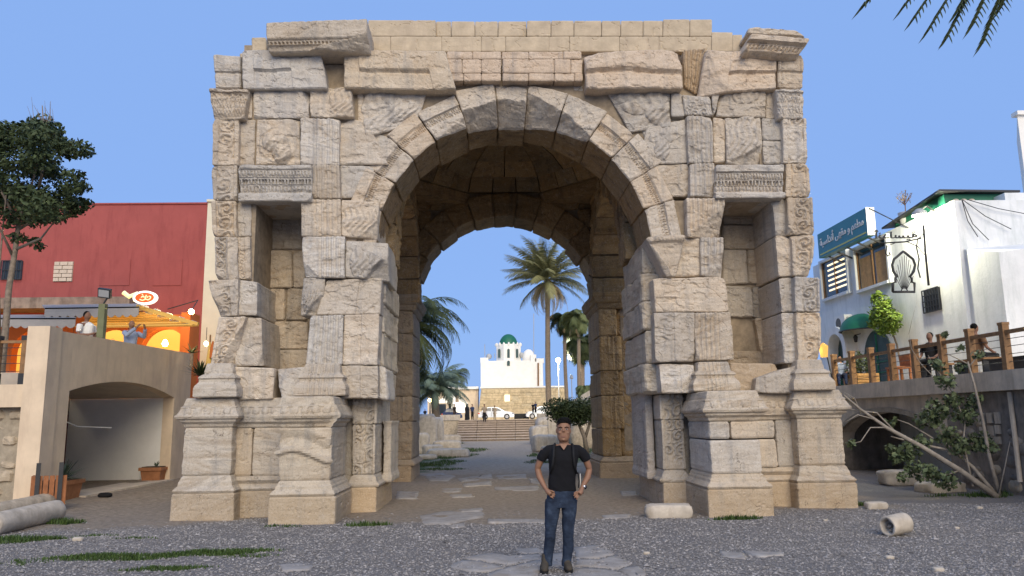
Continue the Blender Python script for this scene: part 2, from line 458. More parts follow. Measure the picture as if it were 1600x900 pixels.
# ---- mortar core behind the facing blocks
core = MB()
core.box(-5.35, -4.75, 15.62, 18.2, 2.2, 9.3); core.box(-4.76, -3.4, 16.95, 18.2, 2.2, 6.25); core.box(-3.41, -2.55, 15.70, 18.2, 2.26, 6.25); core.box(-3.41, -2.62, 16.25, 18.2, .1, 2.26)
core.box(-4.76, -2.6, 15.72, 18.2, 6.42, 9.3); core.box(-5.3, -3.3, 15.9, 18.2, .2, 2.25)
m_ = 2 * AXC
core.box(m_ + 4.98, m_ + 5.35, 15.62, 18.2, 2.2, 6.2); core.box(m_ + 4.7, m_ + 5.35, 15.64, 18.2, 6.38, 9.3); core.box(m_ + 3.4, m_ + 5.0, 16.95, 18.2, 2.2, 6.2); core.box(m_ + 2.55, m_ + 3.41, 15.70, 18.2, 2.26, 6.25); core.box(m_ + 2.62, m_ + 3.41, 16.25, 18.2, .1, 2.26)
core.box(m_ + 2.6, m_ + 4.76, 15.72, 18.2, 6.38, 9.3); core.box(m_ + 3.3, m_ + 5.3, 15.9, 18.2, .2, 2.2)
def ring_core(y0, y1, r0, zc, ztop, half):
    n = 28; pts = []
    for i in range(n + 1):
        a = math.pi * i / n; pts.append((AXC - r0 * math.cos(a), zc + r0 * math.sin(a)))
    for i in range(n):
        (xa, za), (xb, zb) = pts[i], pts[i + 1]
        core.hexa([(xa, y0, za), (xb, y0, zb), (xb, y1, zb), (xa, y1, za), (xa, y0, ztop), (xb, y0, ztop), (xb, y1, ztop), (xa, y1, ztop)])
ring_core(15.74, 18.2, 3.38, 5.24, 9.3, 3.2)
core.box(-5.3, m_ + 5.3, 16.1, 18.0, 9.3, 9.95)
core.build('core', MATS['mortar'], arch)

# ---- top: entablature, attic and corner cornices
E_TOP = dict(dep=1.6, r=.03, amp=.028)
arc = [(0, -.02), (.42, -.02), (.5, .0), (.54, .06), (.6, .03), (1, .03)]
S('entablature_block', (333, 85, 374, 85, 374, 136, 334, 135), 15.36, feats=[prof(arc)], **E_TOP, col=tint(**cw))
S('entablature_block', (376, 77, 500, 75, 511, 137, 378, 137), 15.34, feats=[lambda U, V, W, H, X, Z: np.where((U > .15) & (U < .6), np.interp(V, [0, .5, .55, .6, 1], [0, -.03, .04, .02, .02]), 0)], **E_TOP)
S('entablature_block', (536, 76, 696, 78, 712, 139, 537, 137), 15.36, feats=[lambda U, V, W, H, X, Z: np.where((U > .15) & (U < .8), np.interp(V, [0, .5, .56, .62, 1], [0, -.04, .05, .02, .02]), 0)], **E_TOP, col=(1.06, 1., .9, 1))
S('lintel_stub', (512, 84, 537, 84, 537, 136, 512, 136), 15.95, dep=.8, col=(.8, .72, .6, 1))
for (ya, yb_, xs) in ((80, 92, [698, 738, 783, 784, 826, 880, 909]), (92, 114, [697, 722, 752, 783, 785, 866, 892, 910]), (114, 126, [697, 724, 752, 783, 785, 826, 866, 898, 911])):
    for a, b in zip(xs[:-1], xs[1:]):
        if b - a > 3: S('repair_stone', (a + .3, ya + .2, b - .3, ya + .2, b - .3, yb_ - .2, a + .3, yb_ - .2), 15.46, .7, r=.015, amp=.008, out=.004, strata=.004, rchip=0, sp=.3, col=(1.1, .98, .87, 1))
S('entablature_block', (913, 82, 1064, 74, 1068, 137, 917, 137), 15.34, feats=[lambda U, V, W, H, X, Z: np.interp(V + .06 * np.sin(U * 5), [0, .48, .56, .64, 1], [-.01, -.03, .08, .02, 0])], chips=[(.05, .06, -1, -1, .7)], **E_TOP, col=(1.1, 1.0, .9, 1))
S('fluted_fragment', (1068, 78, 1102, 75, 1090, 146, 1070, 134), 15.6, 1.0, feats=[flutes(.05, .95, 4, .05)], col=(.85, .72, .56, 1))
S('entablature_block', (1104, 77, 1214, 81, 1215, 137, 1094, 146), 15.34, feats=[lambda U, V, W, H, X, Z: np.where(U > .35, np.interp(V, [0, .5, .56, .62, 1], [0, -.03, .05, .02, .02]), 0)], chips=[(.2, .5, -1, .6, .45)], **E_TOP, col=(1.1, 1.0, .9, 1))
S('entablature_block', (1216, 81, 1255, 86, 1256, 136, 1217, 136), 15.36, feats=[prof(arc), scroll(.1, .9, .02)], **E_TOP, col=(1.02, .96, .88, 1))
# attic repair course, set back
xa = [575, 681, 705, 742, 778, 823, 861, 897, 940, 970, 1005, 1036, 1078, 1113]
for a, b in zip(xa[:-1], xa[1:]):
    up = 31 if a < 681 else (33 if a < 820 else 32)
    if a >= 1036: up = 30
    S('attic_stone', (a + .4, up, b - .4, up, b - .4, 56.4, a + .4, 56.4), 15.95 if a < 681 or a > 820 else 16.02, 1.2, 'attic_stone', r=.012, amp=.006, out=.003, strata=.002, rchip=0, sp=.12, col=tint(v=.06))
xb_ = [575, 610, 690, 752, 790, 858, 890, 968, 1030, 1112, 1145, 1160]
for a, b in zip(xb_[:-1], xb_[1:]):
    t_ = 57 if a < 1112 else (50 if a < 1145 else 54)
    S('attic_stone', (a + .2, t_, b - .2, t_, b - .2, 80, a + .2, 80), 15.93, 1.3, 'attic_stone', r=.008, amp=.006, out=.003, strata=.002, rchip=0, sp=.12, col=tint(v=.05))
S('attic_stone', (392, 57, 415, 57, 415, 82, 392, 82), 15.7, 1.2, 'attic_stone', r=.03, col=tint())
S('attic_stone', (374, 82, 394, 82, 394, 90, 374, 90), 15.8, 1.2, 'attic_stone', r=.03, col=tint())
# corner cornices
corn = [(0, 0), (.62, 0), (.66, .05), (.80, .08), (.84, .13), (1, .17)]
S('cornice_block', (415, 33, 573, 28, 575, 72, 415, 75), 14.95, 2.2, feats=[prof(corn), dent(.70, .79, 26, .05)], chips=[(.62, .80, .25, 1, 1.0)], r=.03, amp=.02, col=(.96, .93, .88, 1), cell=.02)
S('cornice_block', (1175, 50, 1268, 58, 1252, 83, 1164, 77), 14.95, 1.9, feats=[prof([(0, 0), (.35, 0), (.42, .12), (.8, .16), (1, .3)]), eggs(.5, .75, 14, .05)], r=.05, amp=.025, col=(1.06, .98, .88, 1), cell=.02, sidea=2)
S('cornice_slab', (1172, 40, 1243, 46, 1262, 56, 1168, 51), 15.3, 1.5, r=.05, amp=.03, col=(1.05, 1., .92, 1))

# ---- left pier, row by row
L = [
 ('capital', (326, 138, 388, 140, 380, 184, 332, 184), YP - .08, [acanthus()], cw),
 ('block', (377, 141, 393, 141, 393, 184, 377, 184), YW, [], cw),
 ('block', (395, 140, 482, 140, 482, 184, 395, 184), YW - .05, [], {}),
 ('block', (484, 137, 549, 136, 552, 182, 484, 182), YW - .05, [blobs([(.75, .5, .3, .6, .06)])], cw),
 ('spandrel_relief', (558, 138, 668, 139, 652, 190, 572, 214), YJ - .02, [blobs([(.3, .35, .35, .3, .05), (.62, .55, .32, .3, .08), (.2, .8, .3, .25, .06)])], {}),
 ('spandrel_filler', (558, 138, 566, 139, 572, 200, 559, 198), YJ, [], {}),
 ('pilaster_block', (332, 185, 372, 185, 371, 257, 331, 257), YP, [scroll(.2, .82, .045)], cw),
 ('block', (373, 186, 398, 186, 397, 257, 372, 257), YW, [], {}),
 ('medallion_block', (401, 186, 468, 186, 468, 257, 400, 257), YW - .02, [disc(), blobs([(.45, .5, .3, .25, .1), (.6, .75, .22, .25, .09)])], {}),
 ('pilaster_block', (469, 184, 529, 183, 529, 257, 469, 257), YW - .08, [flutes(.32, 1., 5, .035)], {}),
 ('block', (530, 184, 572, 186, 606, 257, 530, 257), YJ - .03, [], {}),
 ('pilaster_block', (329, 258, 370, 258, 369, 312, 333, 311), YP, [scroll(.16, .85, .05)], cw),
 ('lintel', (371, 257, 486, 257, 485, 313, 371, 313), YP - .1, [prof([(0, .0), (.1, 0), (.12, .04), (.3, .05), (.34, .09), (.5, .09), (.54, .12), (.74, .12), (.76, .06), (.82, .02), (1, .02)]), eggs(.16, .3, 22, .04), dent(.38, .5, 22, .06), eggs(.56, .72, 20, .04)], {}),
 ('pilaster_block', (487, 258, 530, 257, 531, 309, 487, 309), YW - .08, [flutes(.05, .95, 5, .035)], {}),
 ('block', (531, 258, 585, 258, 575, 308, 532, 309), YJ - .03, [], {}),
 ('pilaster_block', (329, 313, 367, 313, 369, 369, 332, 368), YP, [scroll(.2, .9, .05)], cw),
 ('jamb_block', (368, 314, 391, 315, 392, 369, 369, 369), YW, [], {}),
 ('pilaster_block', (470, 311, 531, 310, 532, 369, 471, 369), YW - .1, [flutes(.28, .95, 5, .035)], {}),
 ('block', (533, 312, 592, 315, 588, 372, 534, 368), YW - .05, [blobs([(.5, .5, .5, .5, .05)])], {}),
 ('pilaster_block', (335, 370, 369, 369, 370, 436, 337, 436), YP, [scroll(.05, .5, .05), panel_steps(.55, .05)], cw),
 ('jamb_block', (370, 370, 391, 370, 391, 436, 370, 436), YW - .05, [scroll(.05, .6, .02)], {}),
 ('pilaster_block', (471, 370, 538, 368, 537, 433, 475, 433), YW - .12, [flutes(.36, .95, 5, .04)], {}),
 ('block', (540, 376, 604, 376, 606, 436, 540, 433), YW - .05, [blobs([(.6, .6, .5, .6, .12)])], {}),
 ('pilaster_block', (323, 437, 371, 436, 370, 493, 340, 494), YP - .04, [scroll(.15, .7, .05)], cw),
 ('jamb_block', (371, 437, 401, 440, 401, 492, 371, 493), YW - .06, [], {}),
 ('pilaster_block', (473, 434, 508, 434, 500, 492, 469, 492), YW - .08, [blobs([(.6, .7, .5, .4, .06)])], {}),
 ('block', (510, 437, 596, 434, 593, 490, 494, 492), YW - .04, [panel_steps(.6, .03)], {}),
 ('pilaster_block', (342, 495, 383, 494, 361, 572, 327, 572), YP - .04, [scroll(.15, .8, .05)], cw),
 ('jamb_block', (368, 495, 409, 497, 410, 571, 366, 572), YW, [], {}),
 ('pilaster_block', (484, 493, 536, 492, 534, 570, 478, 570), YW - .12, [flutes(.14, .9, 5, .04)], {}),
 ('block', (537, 492, 592, 490, 590, 570, 535, 570), YW - .06, [panel_steps(.5, -.02)], {}),
 ('block', (363, 573, 428, 575, 425, 624, 366, 624), YW - .05, [], {}),
 ('block', (428, 576, 478, 573, 472, 622, 440, 624), YW - .12, [], {}),
 ('block', (532, 571, 590, 571, 590, 622, 534, 622), YW - .06, [panel_steps(.5, .03)], {}),
]
CH = {('pilaster_block', 342): [(.72, .55, 1, .35, 1.2)], ('block', 540): [(.7, .7, 1, .8, .9), (.45, .25, .6, -1, .5)], ('pilaster_block', 323): [(.3, .75, -1, .6, .7)],
      ('block', 533): [(.75, .75, 1, .9, .6)], ('pilaster_block', 473): [(.75, .6, 1, .7, .8)], ('block', 428): [(.2, .4, -1, -1, .8)], ('block', 395): [(.04, .1, -1, -1, .5)],
      ('pilaster_block', 471): [(.15, .75, -1, 1, .6)], ('pilaster_block', 335): []}
for nm, q, yf, ft, tk in L:
    S(nm, q, yf, 1.5, feats=ft, chips=CH.get((nm, int(q[0])), ()), col=tint(**tk), cell=.02 if ft else .027)
# ---- right pier
cr = dict(warm=.035)
Rr = [
 ('spandrel_relief', (948, 140, 1047, 136, 1048, 198, 985, 206), YJ - .02, [blobs([(.35, .35, .3, .3, .07), (.72, .5, .28, .42, .1), (.9, .85, .2, .2, .06)])], cr),
 ('block', (1050, 143, 1066, 146, 1070, 181, 1050, 181), YW, [], {}),
 ('block', (1067, 147, 1110, 151, 1114, 179, 1071, 178), YW - .04, [scroll(.05, .95, .03, .28)], cr),
 ('wedge_stone', (1112, 140, 1126, 137, 1120, 172, 1115, 180), YW - .06, [], cr),
 ('block', (1127, 140, 1197, 139, 1197, 182, 1120, 181), YW - .04, [blobs([(.55, .2, .3, .35, .05)])], cr),
 ('block', (1198, 138, 1216, 138, 1218, 184, 1198, 184), YW, [], {}),
 ('capital', (1212, 138, 1257, 140, 1257, 183, 1218, 183), YP - .08, [acanthus()], cr),
 ('spandrel_relief', (1010, 200, 1071, 186, 1074, 254, 1000, 256), YJ - .03, [blobs([(.5, .3, .4, .2, .05), (.45, .62, .18, .3, .05)])], {}),
 ('pilaster_block', (1074, 180, 1113, 180, 1116, 253, 1077, 253), YW - .08, [flutes(.06, .94, 5, .035)], cr),
 ('block', (1114, 184, 1132, 186, 1134, 252, 1117, 252), YW, [], {}),
 ('medallion_block', (1134, 183, 1190, 182, 1193, 256, 1137, 254), YW - .03, [blobs([(.6, .42, .35, .55, .1), (.25, .6, .25, .4, .05)])], {}),
 ('block', (1191, 184, 1222, 185, 1224, 219, 1192, 219), YW, [], {}),
 ('block', (1192, 220, 1223, 220, 1225, 255, 1194, 255), YW, [], {}),
 ('pilaster_block', (1223, 184, 1260, 184, 1263, 253, 1225, 254), YP, [scroll(.2, .85, .045)], cr),
 ('block', (1020, 257, 1077, 256, 1077, 306, 1035, 306), YJ - .03, [], {}),
 ('pilaster_block', (1079, 255, 1117, 254, 1119, 306, 1079, 306), YW - .08, [flutes(.05, .95, 5, .035)], cr),
 ('lintel', (1120, 257, 1226, 257, 1228, 308, 1120, 308), YP - .1, [prof([(0, .0), (.2, 0), (.22, .05), (.4, .06), (.44, .1), (.58, .1), (.62, .12), (.8, .12), (.82, .06), (.88, .02), (1, .02)]), eggs(.26, .42, 22, .04), dent(.46, .58, 20, .06), eggs(.62, .78, 20, .04)], cr),
 ('pilaster_block', (1229, 256, 1265, 254, 1267, 306, 1229, 307), YP, [scroll(.2, .88, .045)], cr),
 ('pilaster_block', (1073, 309, 1133, 309, 1133, 370, 1075, 369), YW - .12, [flutes(.06, .97, 7, .035)], cr),
 ('jamb_block', (1206, 310, 1230, 309, 1232, 367, 1213, 367), YW, [], {}),
 ('pilaster_block', (1231, 308, 1270, 308, 1273, 366, 1232, 366), YP, [scroll(.25, .9, .045)], cr),
 ('block', (1060, 372, 1094, 371, 1095, 431, 1050, 431), YW, [], cr),
 ('pilaster_block', (1095, 371, 1131, 370, 1131, 432, 1096, 431), YW - .08, [flutes(.1, .9, 3, .05)], cr),
 ('jamb_block', (1213, 368, 1237, 367, 1238, 431, 1218, 431), YW - .02, [], {}),
 ('pilaster_block', (1238, 367, 1274, 366, 1268, 430, 1240, 430), YP, [scroll(.15, .9, .05)], cr),
 ('block', (1021, 435, 1134, 432, 1140, 487, 1024, 487), YW - .1, [lambda U, V, W, H, X, Z: np.where((U > .02) & (U < .3), np.interp(V, [0, .55, .58, .7, .72, 1], [0, 0, .03, .03, 0, .02]), 0)], cr),
 ('jamb_block', (1218, 435, 1241, 432, 1242, 486, 1222, 487), YW - .04, [], {}),
 ('pilaster_block', (1242, 432, 1281, 433, 1283, 486, 1243, 487), YP - .03, [scroll(.3, .9, .05)], cr),
 ('block', (1022, 488, 1086, 488, 1086, 564, 1025, 566), YW - .08, [scroll(.02, .5, .02)], cr),
 ('pilaster_block', (1087, 488, 1142, 488, 1147, 562, 1088, 564), YW - .14, [flutes(.05, .7, 5, .035)], cr),
 ('jamb_block', (1222, 488, 1244, 488, 1245, 567, 1226, 567), YW - .04, [], {}),
 ('pilaster_block', (1245, 488, 1282, 488, 1284, 567, 1247, 567), YP - .03, [scroll(.2, .9, .05)], cr),
 ('block', (1031, 568, 1085, 570, 1085, 614, 1033, 614), YW - .08, [scroll(.02, .6, .015)], {}),
 ('block', (1183, 590, 1246, 570, 1246, 615, 1182, 613), YW - .15, [], cr),
]
CHR = {('pilaster_block', 1073): [(.55, .55, .9, 1, .9)], ('wedge_stone', 1112): [], ('medallion_block', 1134): [(.45, .8, .5, 1, .5)], ('pilaster_block', 1238): [(.75, .8, 1, .9, .9)],
       ('pilaster_block', 1245): [(.7, .75, 1, 1, .8)], ('block', 1021): [(.03, .05, -1, -1, .6), (.97, .1, 1, -1, .5)], ('block', 1022): [(.9, .9, 1, 1, .3)], ('pilaster_block', 1079): [(.7, .8, 1, 1, .7)], ('pilaster_block', 1095): [(.6, .6, 1, .8, .6)]}
for nm, q, yf, ft, tk in Rr:
    S(nm, q, yf, 1.5, feats=ft, chips=CHR.get((nm, int(q[0])), ()), col=tint(**tk), cell=.02 if ft else .027)
# eroded impost capital where the ring springs on the right, and its left counterpart
S('impost_capital', (1010, 369, 1073, 366, 1058, 431, 1043, 432), YW - .22, 1.5, feats=[prof([(0, -.03), (.12, -.03), (.18, .05), (1, .12)]), eggs(.02, .12, 12, .02)], chips=[(.1, .3, -1, .4, .4)], r=.05, amp=.02, col=(1.02, .97, .9, 1))
# niche backs
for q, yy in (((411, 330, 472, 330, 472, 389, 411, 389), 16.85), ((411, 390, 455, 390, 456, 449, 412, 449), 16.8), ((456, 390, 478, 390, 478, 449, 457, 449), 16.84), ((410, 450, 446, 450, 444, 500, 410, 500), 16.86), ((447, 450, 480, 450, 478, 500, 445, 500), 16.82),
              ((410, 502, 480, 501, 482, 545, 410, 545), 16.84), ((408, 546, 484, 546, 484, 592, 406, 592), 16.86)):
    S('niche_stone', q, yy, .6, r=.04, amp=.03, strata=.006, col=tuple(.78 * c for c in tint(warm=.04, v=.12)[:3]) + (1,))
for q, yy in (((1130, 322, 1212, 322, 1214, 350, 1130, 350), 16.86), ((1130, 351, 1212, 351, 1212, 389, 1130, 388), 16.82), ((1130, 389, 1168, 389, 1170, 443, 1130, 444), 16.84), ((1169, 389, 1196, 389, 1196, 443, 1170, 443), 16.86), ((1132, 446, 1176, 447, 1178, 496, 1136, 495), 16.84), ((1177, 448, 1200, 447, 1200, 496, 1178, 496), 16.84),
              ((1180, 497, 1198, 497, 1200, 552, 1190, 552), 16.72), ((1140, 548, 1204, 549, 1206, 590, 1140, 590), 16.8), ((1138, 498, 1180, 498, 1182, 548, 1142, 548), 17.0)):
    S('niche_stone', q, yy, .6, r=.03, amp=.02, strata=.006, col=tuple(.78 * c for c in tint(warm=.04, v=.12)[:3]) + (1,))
S('niche_sill', (1140, 567, 1215, 568, 1220, 614, 1145, 614), 15.72, 1.2, 'tan_plinth', r=.02, amp=.01, col=(1, .95, .88, 1))
# niche soffit slabs
for x0, x1 in ((-4.85, -3.45), (m_ + 3.45, m_ + 4.85)):
    MB().box(x0, x1, 15.68, 17.0, 6.2, 6.4).build('soffit_slab', MATS['marble'], arch).color = (.8, .72, .62, 1)

# ---- voussoirs of the front ring
JA = [-90, -73, -60, -47, -34.5, -19.6, -5.8, 5.7, 19.6, 34.5, 47, 60, 73, 90]
RI, RO, ZC = 2.85, 3.60, 5.235
def polar(r, a, zc=ZC): return (AXC + r * math.sin(R_(a)), zc + r * math.cos(R_(a)))
VCH = {5: [(.5, .55, .1, 1, 1.5)], 6: [(.5, .42, -.1, 1, 1.4)], 7: [(.5, .40, -.3, 1, 1.3)], 8: [(.5, .7, -.3, 1, 1.3)], 4: [(.5, .9, .2, 1, 1.0)], 9: [(.8, .95, .3, 1, .8)]}
for i in range(13):
    a0, a1 = JA[i] + .14, JA[i + 1] - .14
    ro0 = ro1 = RO + random.uniform(-.05, .06)
    if i in (0, 1, 2): ro0, ro1 = 3.52, 3.54
    if i in (11, 12): ro0, ro1 = 3.52, 3.5
    ri = RI + random.uniform(-.03, .03)
    ft = [] if i in (5, 6, 7, 8) else [eggs(.40, .5, 16, .045), dent(.52, .58, 14, .03), prof([(0, -.0), (.36, -.02), (.38, .03), (.6, .03), (.62, 0), (1, 0)])]
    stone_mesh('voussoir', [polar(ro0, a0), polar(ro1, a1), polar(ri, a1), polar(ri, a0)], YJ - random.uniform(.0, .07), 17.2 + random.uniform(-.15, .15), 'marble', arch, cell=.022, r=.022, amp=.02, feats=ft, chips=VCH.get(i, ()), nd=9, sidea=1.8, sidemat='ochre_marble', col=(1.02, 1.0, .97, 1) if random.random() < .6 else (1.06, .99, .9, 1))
for q in ((636, 150, 655, 150, 660, 168, 640, 160), (893, 128, 912, 130, 912, 142, 896, 142), (573, 202, 616, 216, 588, 262, 573, 257), (1000, 196, 1032, 200, 1035, 254, 1018, 246), (618, 178, 650, 160, 640, 190, 615, 212)):
    S('spandrel_filler', q, YJ + .04, .8, r=.04, amp=.02, col=tint())

# ---- jamb courses that line the passage (rough inner edge of both near piers)
def jamb(side, X0, X1, y0, y1, zs, mat='marble', colr=(.97, .95, .9, 1), lump=.05, seed0=0, nm='jamb_stone'):
    for k, (z0, z1) in enumerate(zip(zs[:-1], zs[1:])):
        bb = random.uniform(.9, 1.06); a = random.uniform(-lump, lump); b = random.uniform(-.12, .12)
        xa, xb = (X0, X1 + a) if side < 0 else (X0 + a, X1)
        stone_mesh(nm, [(xa, z1 - .008), (xb, z1 - .008), (xb, z0 + .008), (xa, z0 + .008)], y0 + b * .5, y1, mat, arch, cell=.035, r=.035, amp=.05, out=.03, nd=10, sidea=2.8, col=tuple(c * bb for c in colr[:3]) + (1,))
ZJ = [2.26, 2.85, 3.55, 4.15, 4.75, 5.35]
jamb(-1, -2.55, -2.12, 15.88, 18.25, ZJ)
jamb(1, m_ + 2.12, m_ + 2.55, 15.88, 18.25, ZJ)
S('pier_edge', (590, 570, 604, 575, 606, 626, 590, 622), 15.8, 1.2, r=.05, amp=.03, sidea=2)

# ---- pedestals: profiled courses
def pcourse(name, x0, x1, yf, yb, profl, mat='marble', cell=.035, amp=.010, col=None, feats=(), chips=(), ycell=.06, sd=None):
    """course with the moulding profile [(z, offset)] wrapped round front and both sides"""
    if sd is None: _sid[0] += 13; sd = _sid[0]
    rs = random.Random(sd)
    zs0, of0 = zip(*profl); z0, z1 = zs0[0], zs0[-1]
    nz = int(np.clip(round((z1 - z0) / cell), 5, 60)); zs = np.unique(np.concatenate([np.linspace(z0, z1, nz + 1), np.array(zs0)]))
    of = np.interp(zs, zs0, of0)
    e = np.minimum(zs - z0, z1 - zs); of = of - .018 * np.clip(1 - e / .018, 0, 1)
    nx = int(np.clip(round((x1 - x0) / cell), 4, 90)); ny = int(np.clip(round((yb - yf) / ycell), 2, 40))
    sx = np.linspace(0, 1, nx + 1); sy = np.linspace(0, 1, ny + 1)
    # loop: left side back->front, front left->right, right side front->back
    bx = np.concatenate([np.zeros(ny), sx, np.ones(ny)]); by = np.concatenate([1 - sy[:-1], np.zeros(nx + 1), sy[1:]])
    nxn = np.concatenate([-np.ones(ny), np.zeros(nx + 1), np.ones(ny)]); nyn = np.concatenate([np.zeros(ny), -np.ones(nx + 1), np.zeros(ny)])
    nxn[ny] = -1; nxn[ny + nx] = 1
    BX, ZZ = np.meshgrid(bx, zs); BY = np.meshgrid(by, zs)[0]; NX = np.meshgrid(nxn, zs)[0]; NY = np.meshgrid(nyn, zs)[0]; OF = np.meshgrid(bx, of)[1]
    X = x0 + BX * (x1 - x0); Y = yf + BY * (yb - yf)
    ox = rs.uniform(0, 99)
    nse = amp * (fbm(X * 2.5 + ox, Y * 2.5, ZZ * 2.5, sd, 5) * 1.6 + fbm(X + ox, Y, ZZ * 14, sd + 4, 3) * .7)
    crk = np.abs(fbm(X * 1.6 + ox, Y * 1.6, ZZ * 2.4, sd + 8, 3)); nse -= .016 * np.clip(1 - crk / .025, 0, 1)
    D = OF + nse
    U = BX; V = (z1 - ZZ) / (z1 - z0); isf = (NY < 0)
    for f in feats: D = D - np.where(isf, f(U, V, x1 - x0, z1 - z0, X, ZZ), 0)
    for (pu, pv, a, b, sl_) in chips:
        Lg = math.hypot(a, b); dist = ((U - pu) * (x1 - x0) * a + (V - pv) * (z1 - z0) * b) / Lg + .05 * fbm(X * 4, Y * 4, ZZ * 4, sd + 3, 4)
        D = D - np.where(isf, np.clip(dist, 0, 9) * sl_, 0)
    cor = np.maximum(0, 1 - np.minimum(np.abs(np.hypot(X - x0, Y - yf)), np.hypot(X - x1, Y - yf)) / .05)
    D = D - .012 * cor
    X = X + NX * D; Y = Y + NY * D
    nl = len(bx); vs_ = np.stack([X, Y, ZZ], -1).reshape(-1, 3)
    idx = np.arange(len(zs) * nl).reshape(len(zs), nl)
    fs = np.stack([idx[:-1, :-1], idx[:-1, 1:], idx[1:, 1:], idx[1:, :-1]], -1).reshape(-1, 4).tolist()
    fs = [tuple(q) for q in fs]; fs.append(tuple(idx[-1].tolist())); fs.append(tuple(idx[0].tolist()[::-1])); fs.append(tuple(np.concatenate([idx[:, 0], idx[::-1, -1]]).tolist()))
    return finish(mesh_obj(name, vs_, fs, MATS[mat], arch, False), col or tint())
def XZ(x, y, Y): p = atY(x, y, Y); return p[0], p[2]
def pedestal(xl, xr, yref, yf, yb, zc0, zc1, zp, zbm, col, pl=.13, corn=.15, dadofeats=(), chips=(), split=None, cornchips=(), pm='tan_plinth', dchips=()):
    a = XZ(xl, yref, yf)[0]; b = XZ(xr, yref, yf)[0]
    pcourse('plinth', a - pl, b + pl, yf - pl, yb, [(-.15, 0), (zp - .03, 0), (zp, -.01)], pm, col=col, chips=chips)
    pcourse('base_moulding', a, b, yf, yb, [(zp + .005, pl - .01), (zp + .05, pl + .0), (zp + .09, pl - .03), (zp + .13, pl - .075), (zp + .2, .045), (zbm - .07, .02), (zbm, .0)], 'marble', col=col)
    if split is None: pcourse('dado', a, b, yf, yb, [(zbm + .005, 0), (zc0 - .005, 0)], 'marble', col=col, feats=dadofeats, chips=dchips, amp=.014)
    else:
        for (u0, u1, za, zb) in split:
            x0, x1 = a + (b - a) * u0 + .003, a + (b - a) * u1 - .003
            pcourse('dado_block', x0, x1, yf + random.uniform(-.02, .01), yb, [(zbm + (zc0 - zbm) * za + .004, 0), (zbm + (zc0 - zbm) * zb - .004, 0)], 'marble', col=tint(warm=.03), amp=.012)
    h = zc1 - zc0
    pcourse('pedestal_cornice', a, b, yf, yb, [(zc0, .0), (zc0 + h * .12, .02), (zc0 + h * .2, .08), (zc0 + h * .27, .085), (zc0 + h * .3, corn * .9), (zc0 + h * .37, corn), (zc0 + h * .42, corn * .95), (zc0 + h * .7, .07), (zc0 + h * .74, .035), (zc0 + h, .0)],
            'marble', cell=.022, col=col, feats=[eggs(.33, .57, max(5, int((b - a) / .16)), .035)], chips=cornchips)
    return a, b
tl_ = (.93, .92, .9, 1)
ZL = dict(zc0=1.70, zc1=2.26, zp=.48, zbm=.80)
# left: outer pilaster pedestal, wall panel, projecting column pedestal, inner pilaster pedestal
pedestal(285, 362, 710, 15.33, 18.3, col=tl_, **ZL)
pedestal(362, 450, 710, 15.62, 18.2, col=(.86, .86, .86, 1), pl=.06, corn=.10, split=[(0, .36, 0, 1), (.36, 1, 0, 1)], zc0=1.68, zc1=2.26, zp=.48, zbm=.76)
pedestal(436, 517, 710, 14.43, 15.9, col=(1.0, .97, .9, 1), dadofeats=[lambda U, V, W, H, X, Z: np.interp(V + .12 * np.sin(U * 4 + .5), [0, .1, .3, .46, .5, .56, .6, 1], [.03, -.02, .05, .01, -.07, -.07, 0, 0])], cornchips=[(.55, .45, 1, .5, .35)], zc0=1.68, zc1=2.24, zp=.47, zbm=.74)
a_, b_ = XZ(551, 700, 16.05)[0], XZ(586, 700, 16.05)[0]
def inner_ped(a, b, yf, side):
    pcourse('plinth', a - .06, b + .06, yf - .12, 18.35, [(-.15, 0), (.45, 0), (.48, -.01)], 'tan_plinth', col=(1.02, .94, .82, 1) if side < 0 else (.97, .95, .92, 1))
    pcourse('base_moulding', a, b, yf, 18.25, [(.485, .12), (.54, .12), (.58, .06), (.66, .03), (.72, 0)], 'marble', col=tl_)
    pcourse('carved_pilaster', a, b, yf, 18.2, [(.725, 0), (1.2, .005), (1.71, 0)], 'marble', cell=.02, col=tl_, feats=[scroll(.12, .88, .05, .3)])
    pcourse('carved_pilaster', a - .02, b + .02, yf, 18.2, [(1.72, 0), (2.23, 0)], 'marble', cell=.02, col=tl_, feats=[scroll(.12, .88, .05, .3)])
inner_ped(a_, b_, 16.05, -1)
pcourse('wall_block', XZ(520, 700, 15.9)[0], a_ - .02, 16.2, 17.8, [(.2, 0), (2.23, 0)], 'marble', col=(.8, .8, .8, 1))
pcourse('colonnette', b_ + .05, b_ + .22, 16.9, 18.2, [(.5, .03), (.62, .03), (.7, 0), (1.7, 0), (1.78, .03)], 'marble', col=tl_)
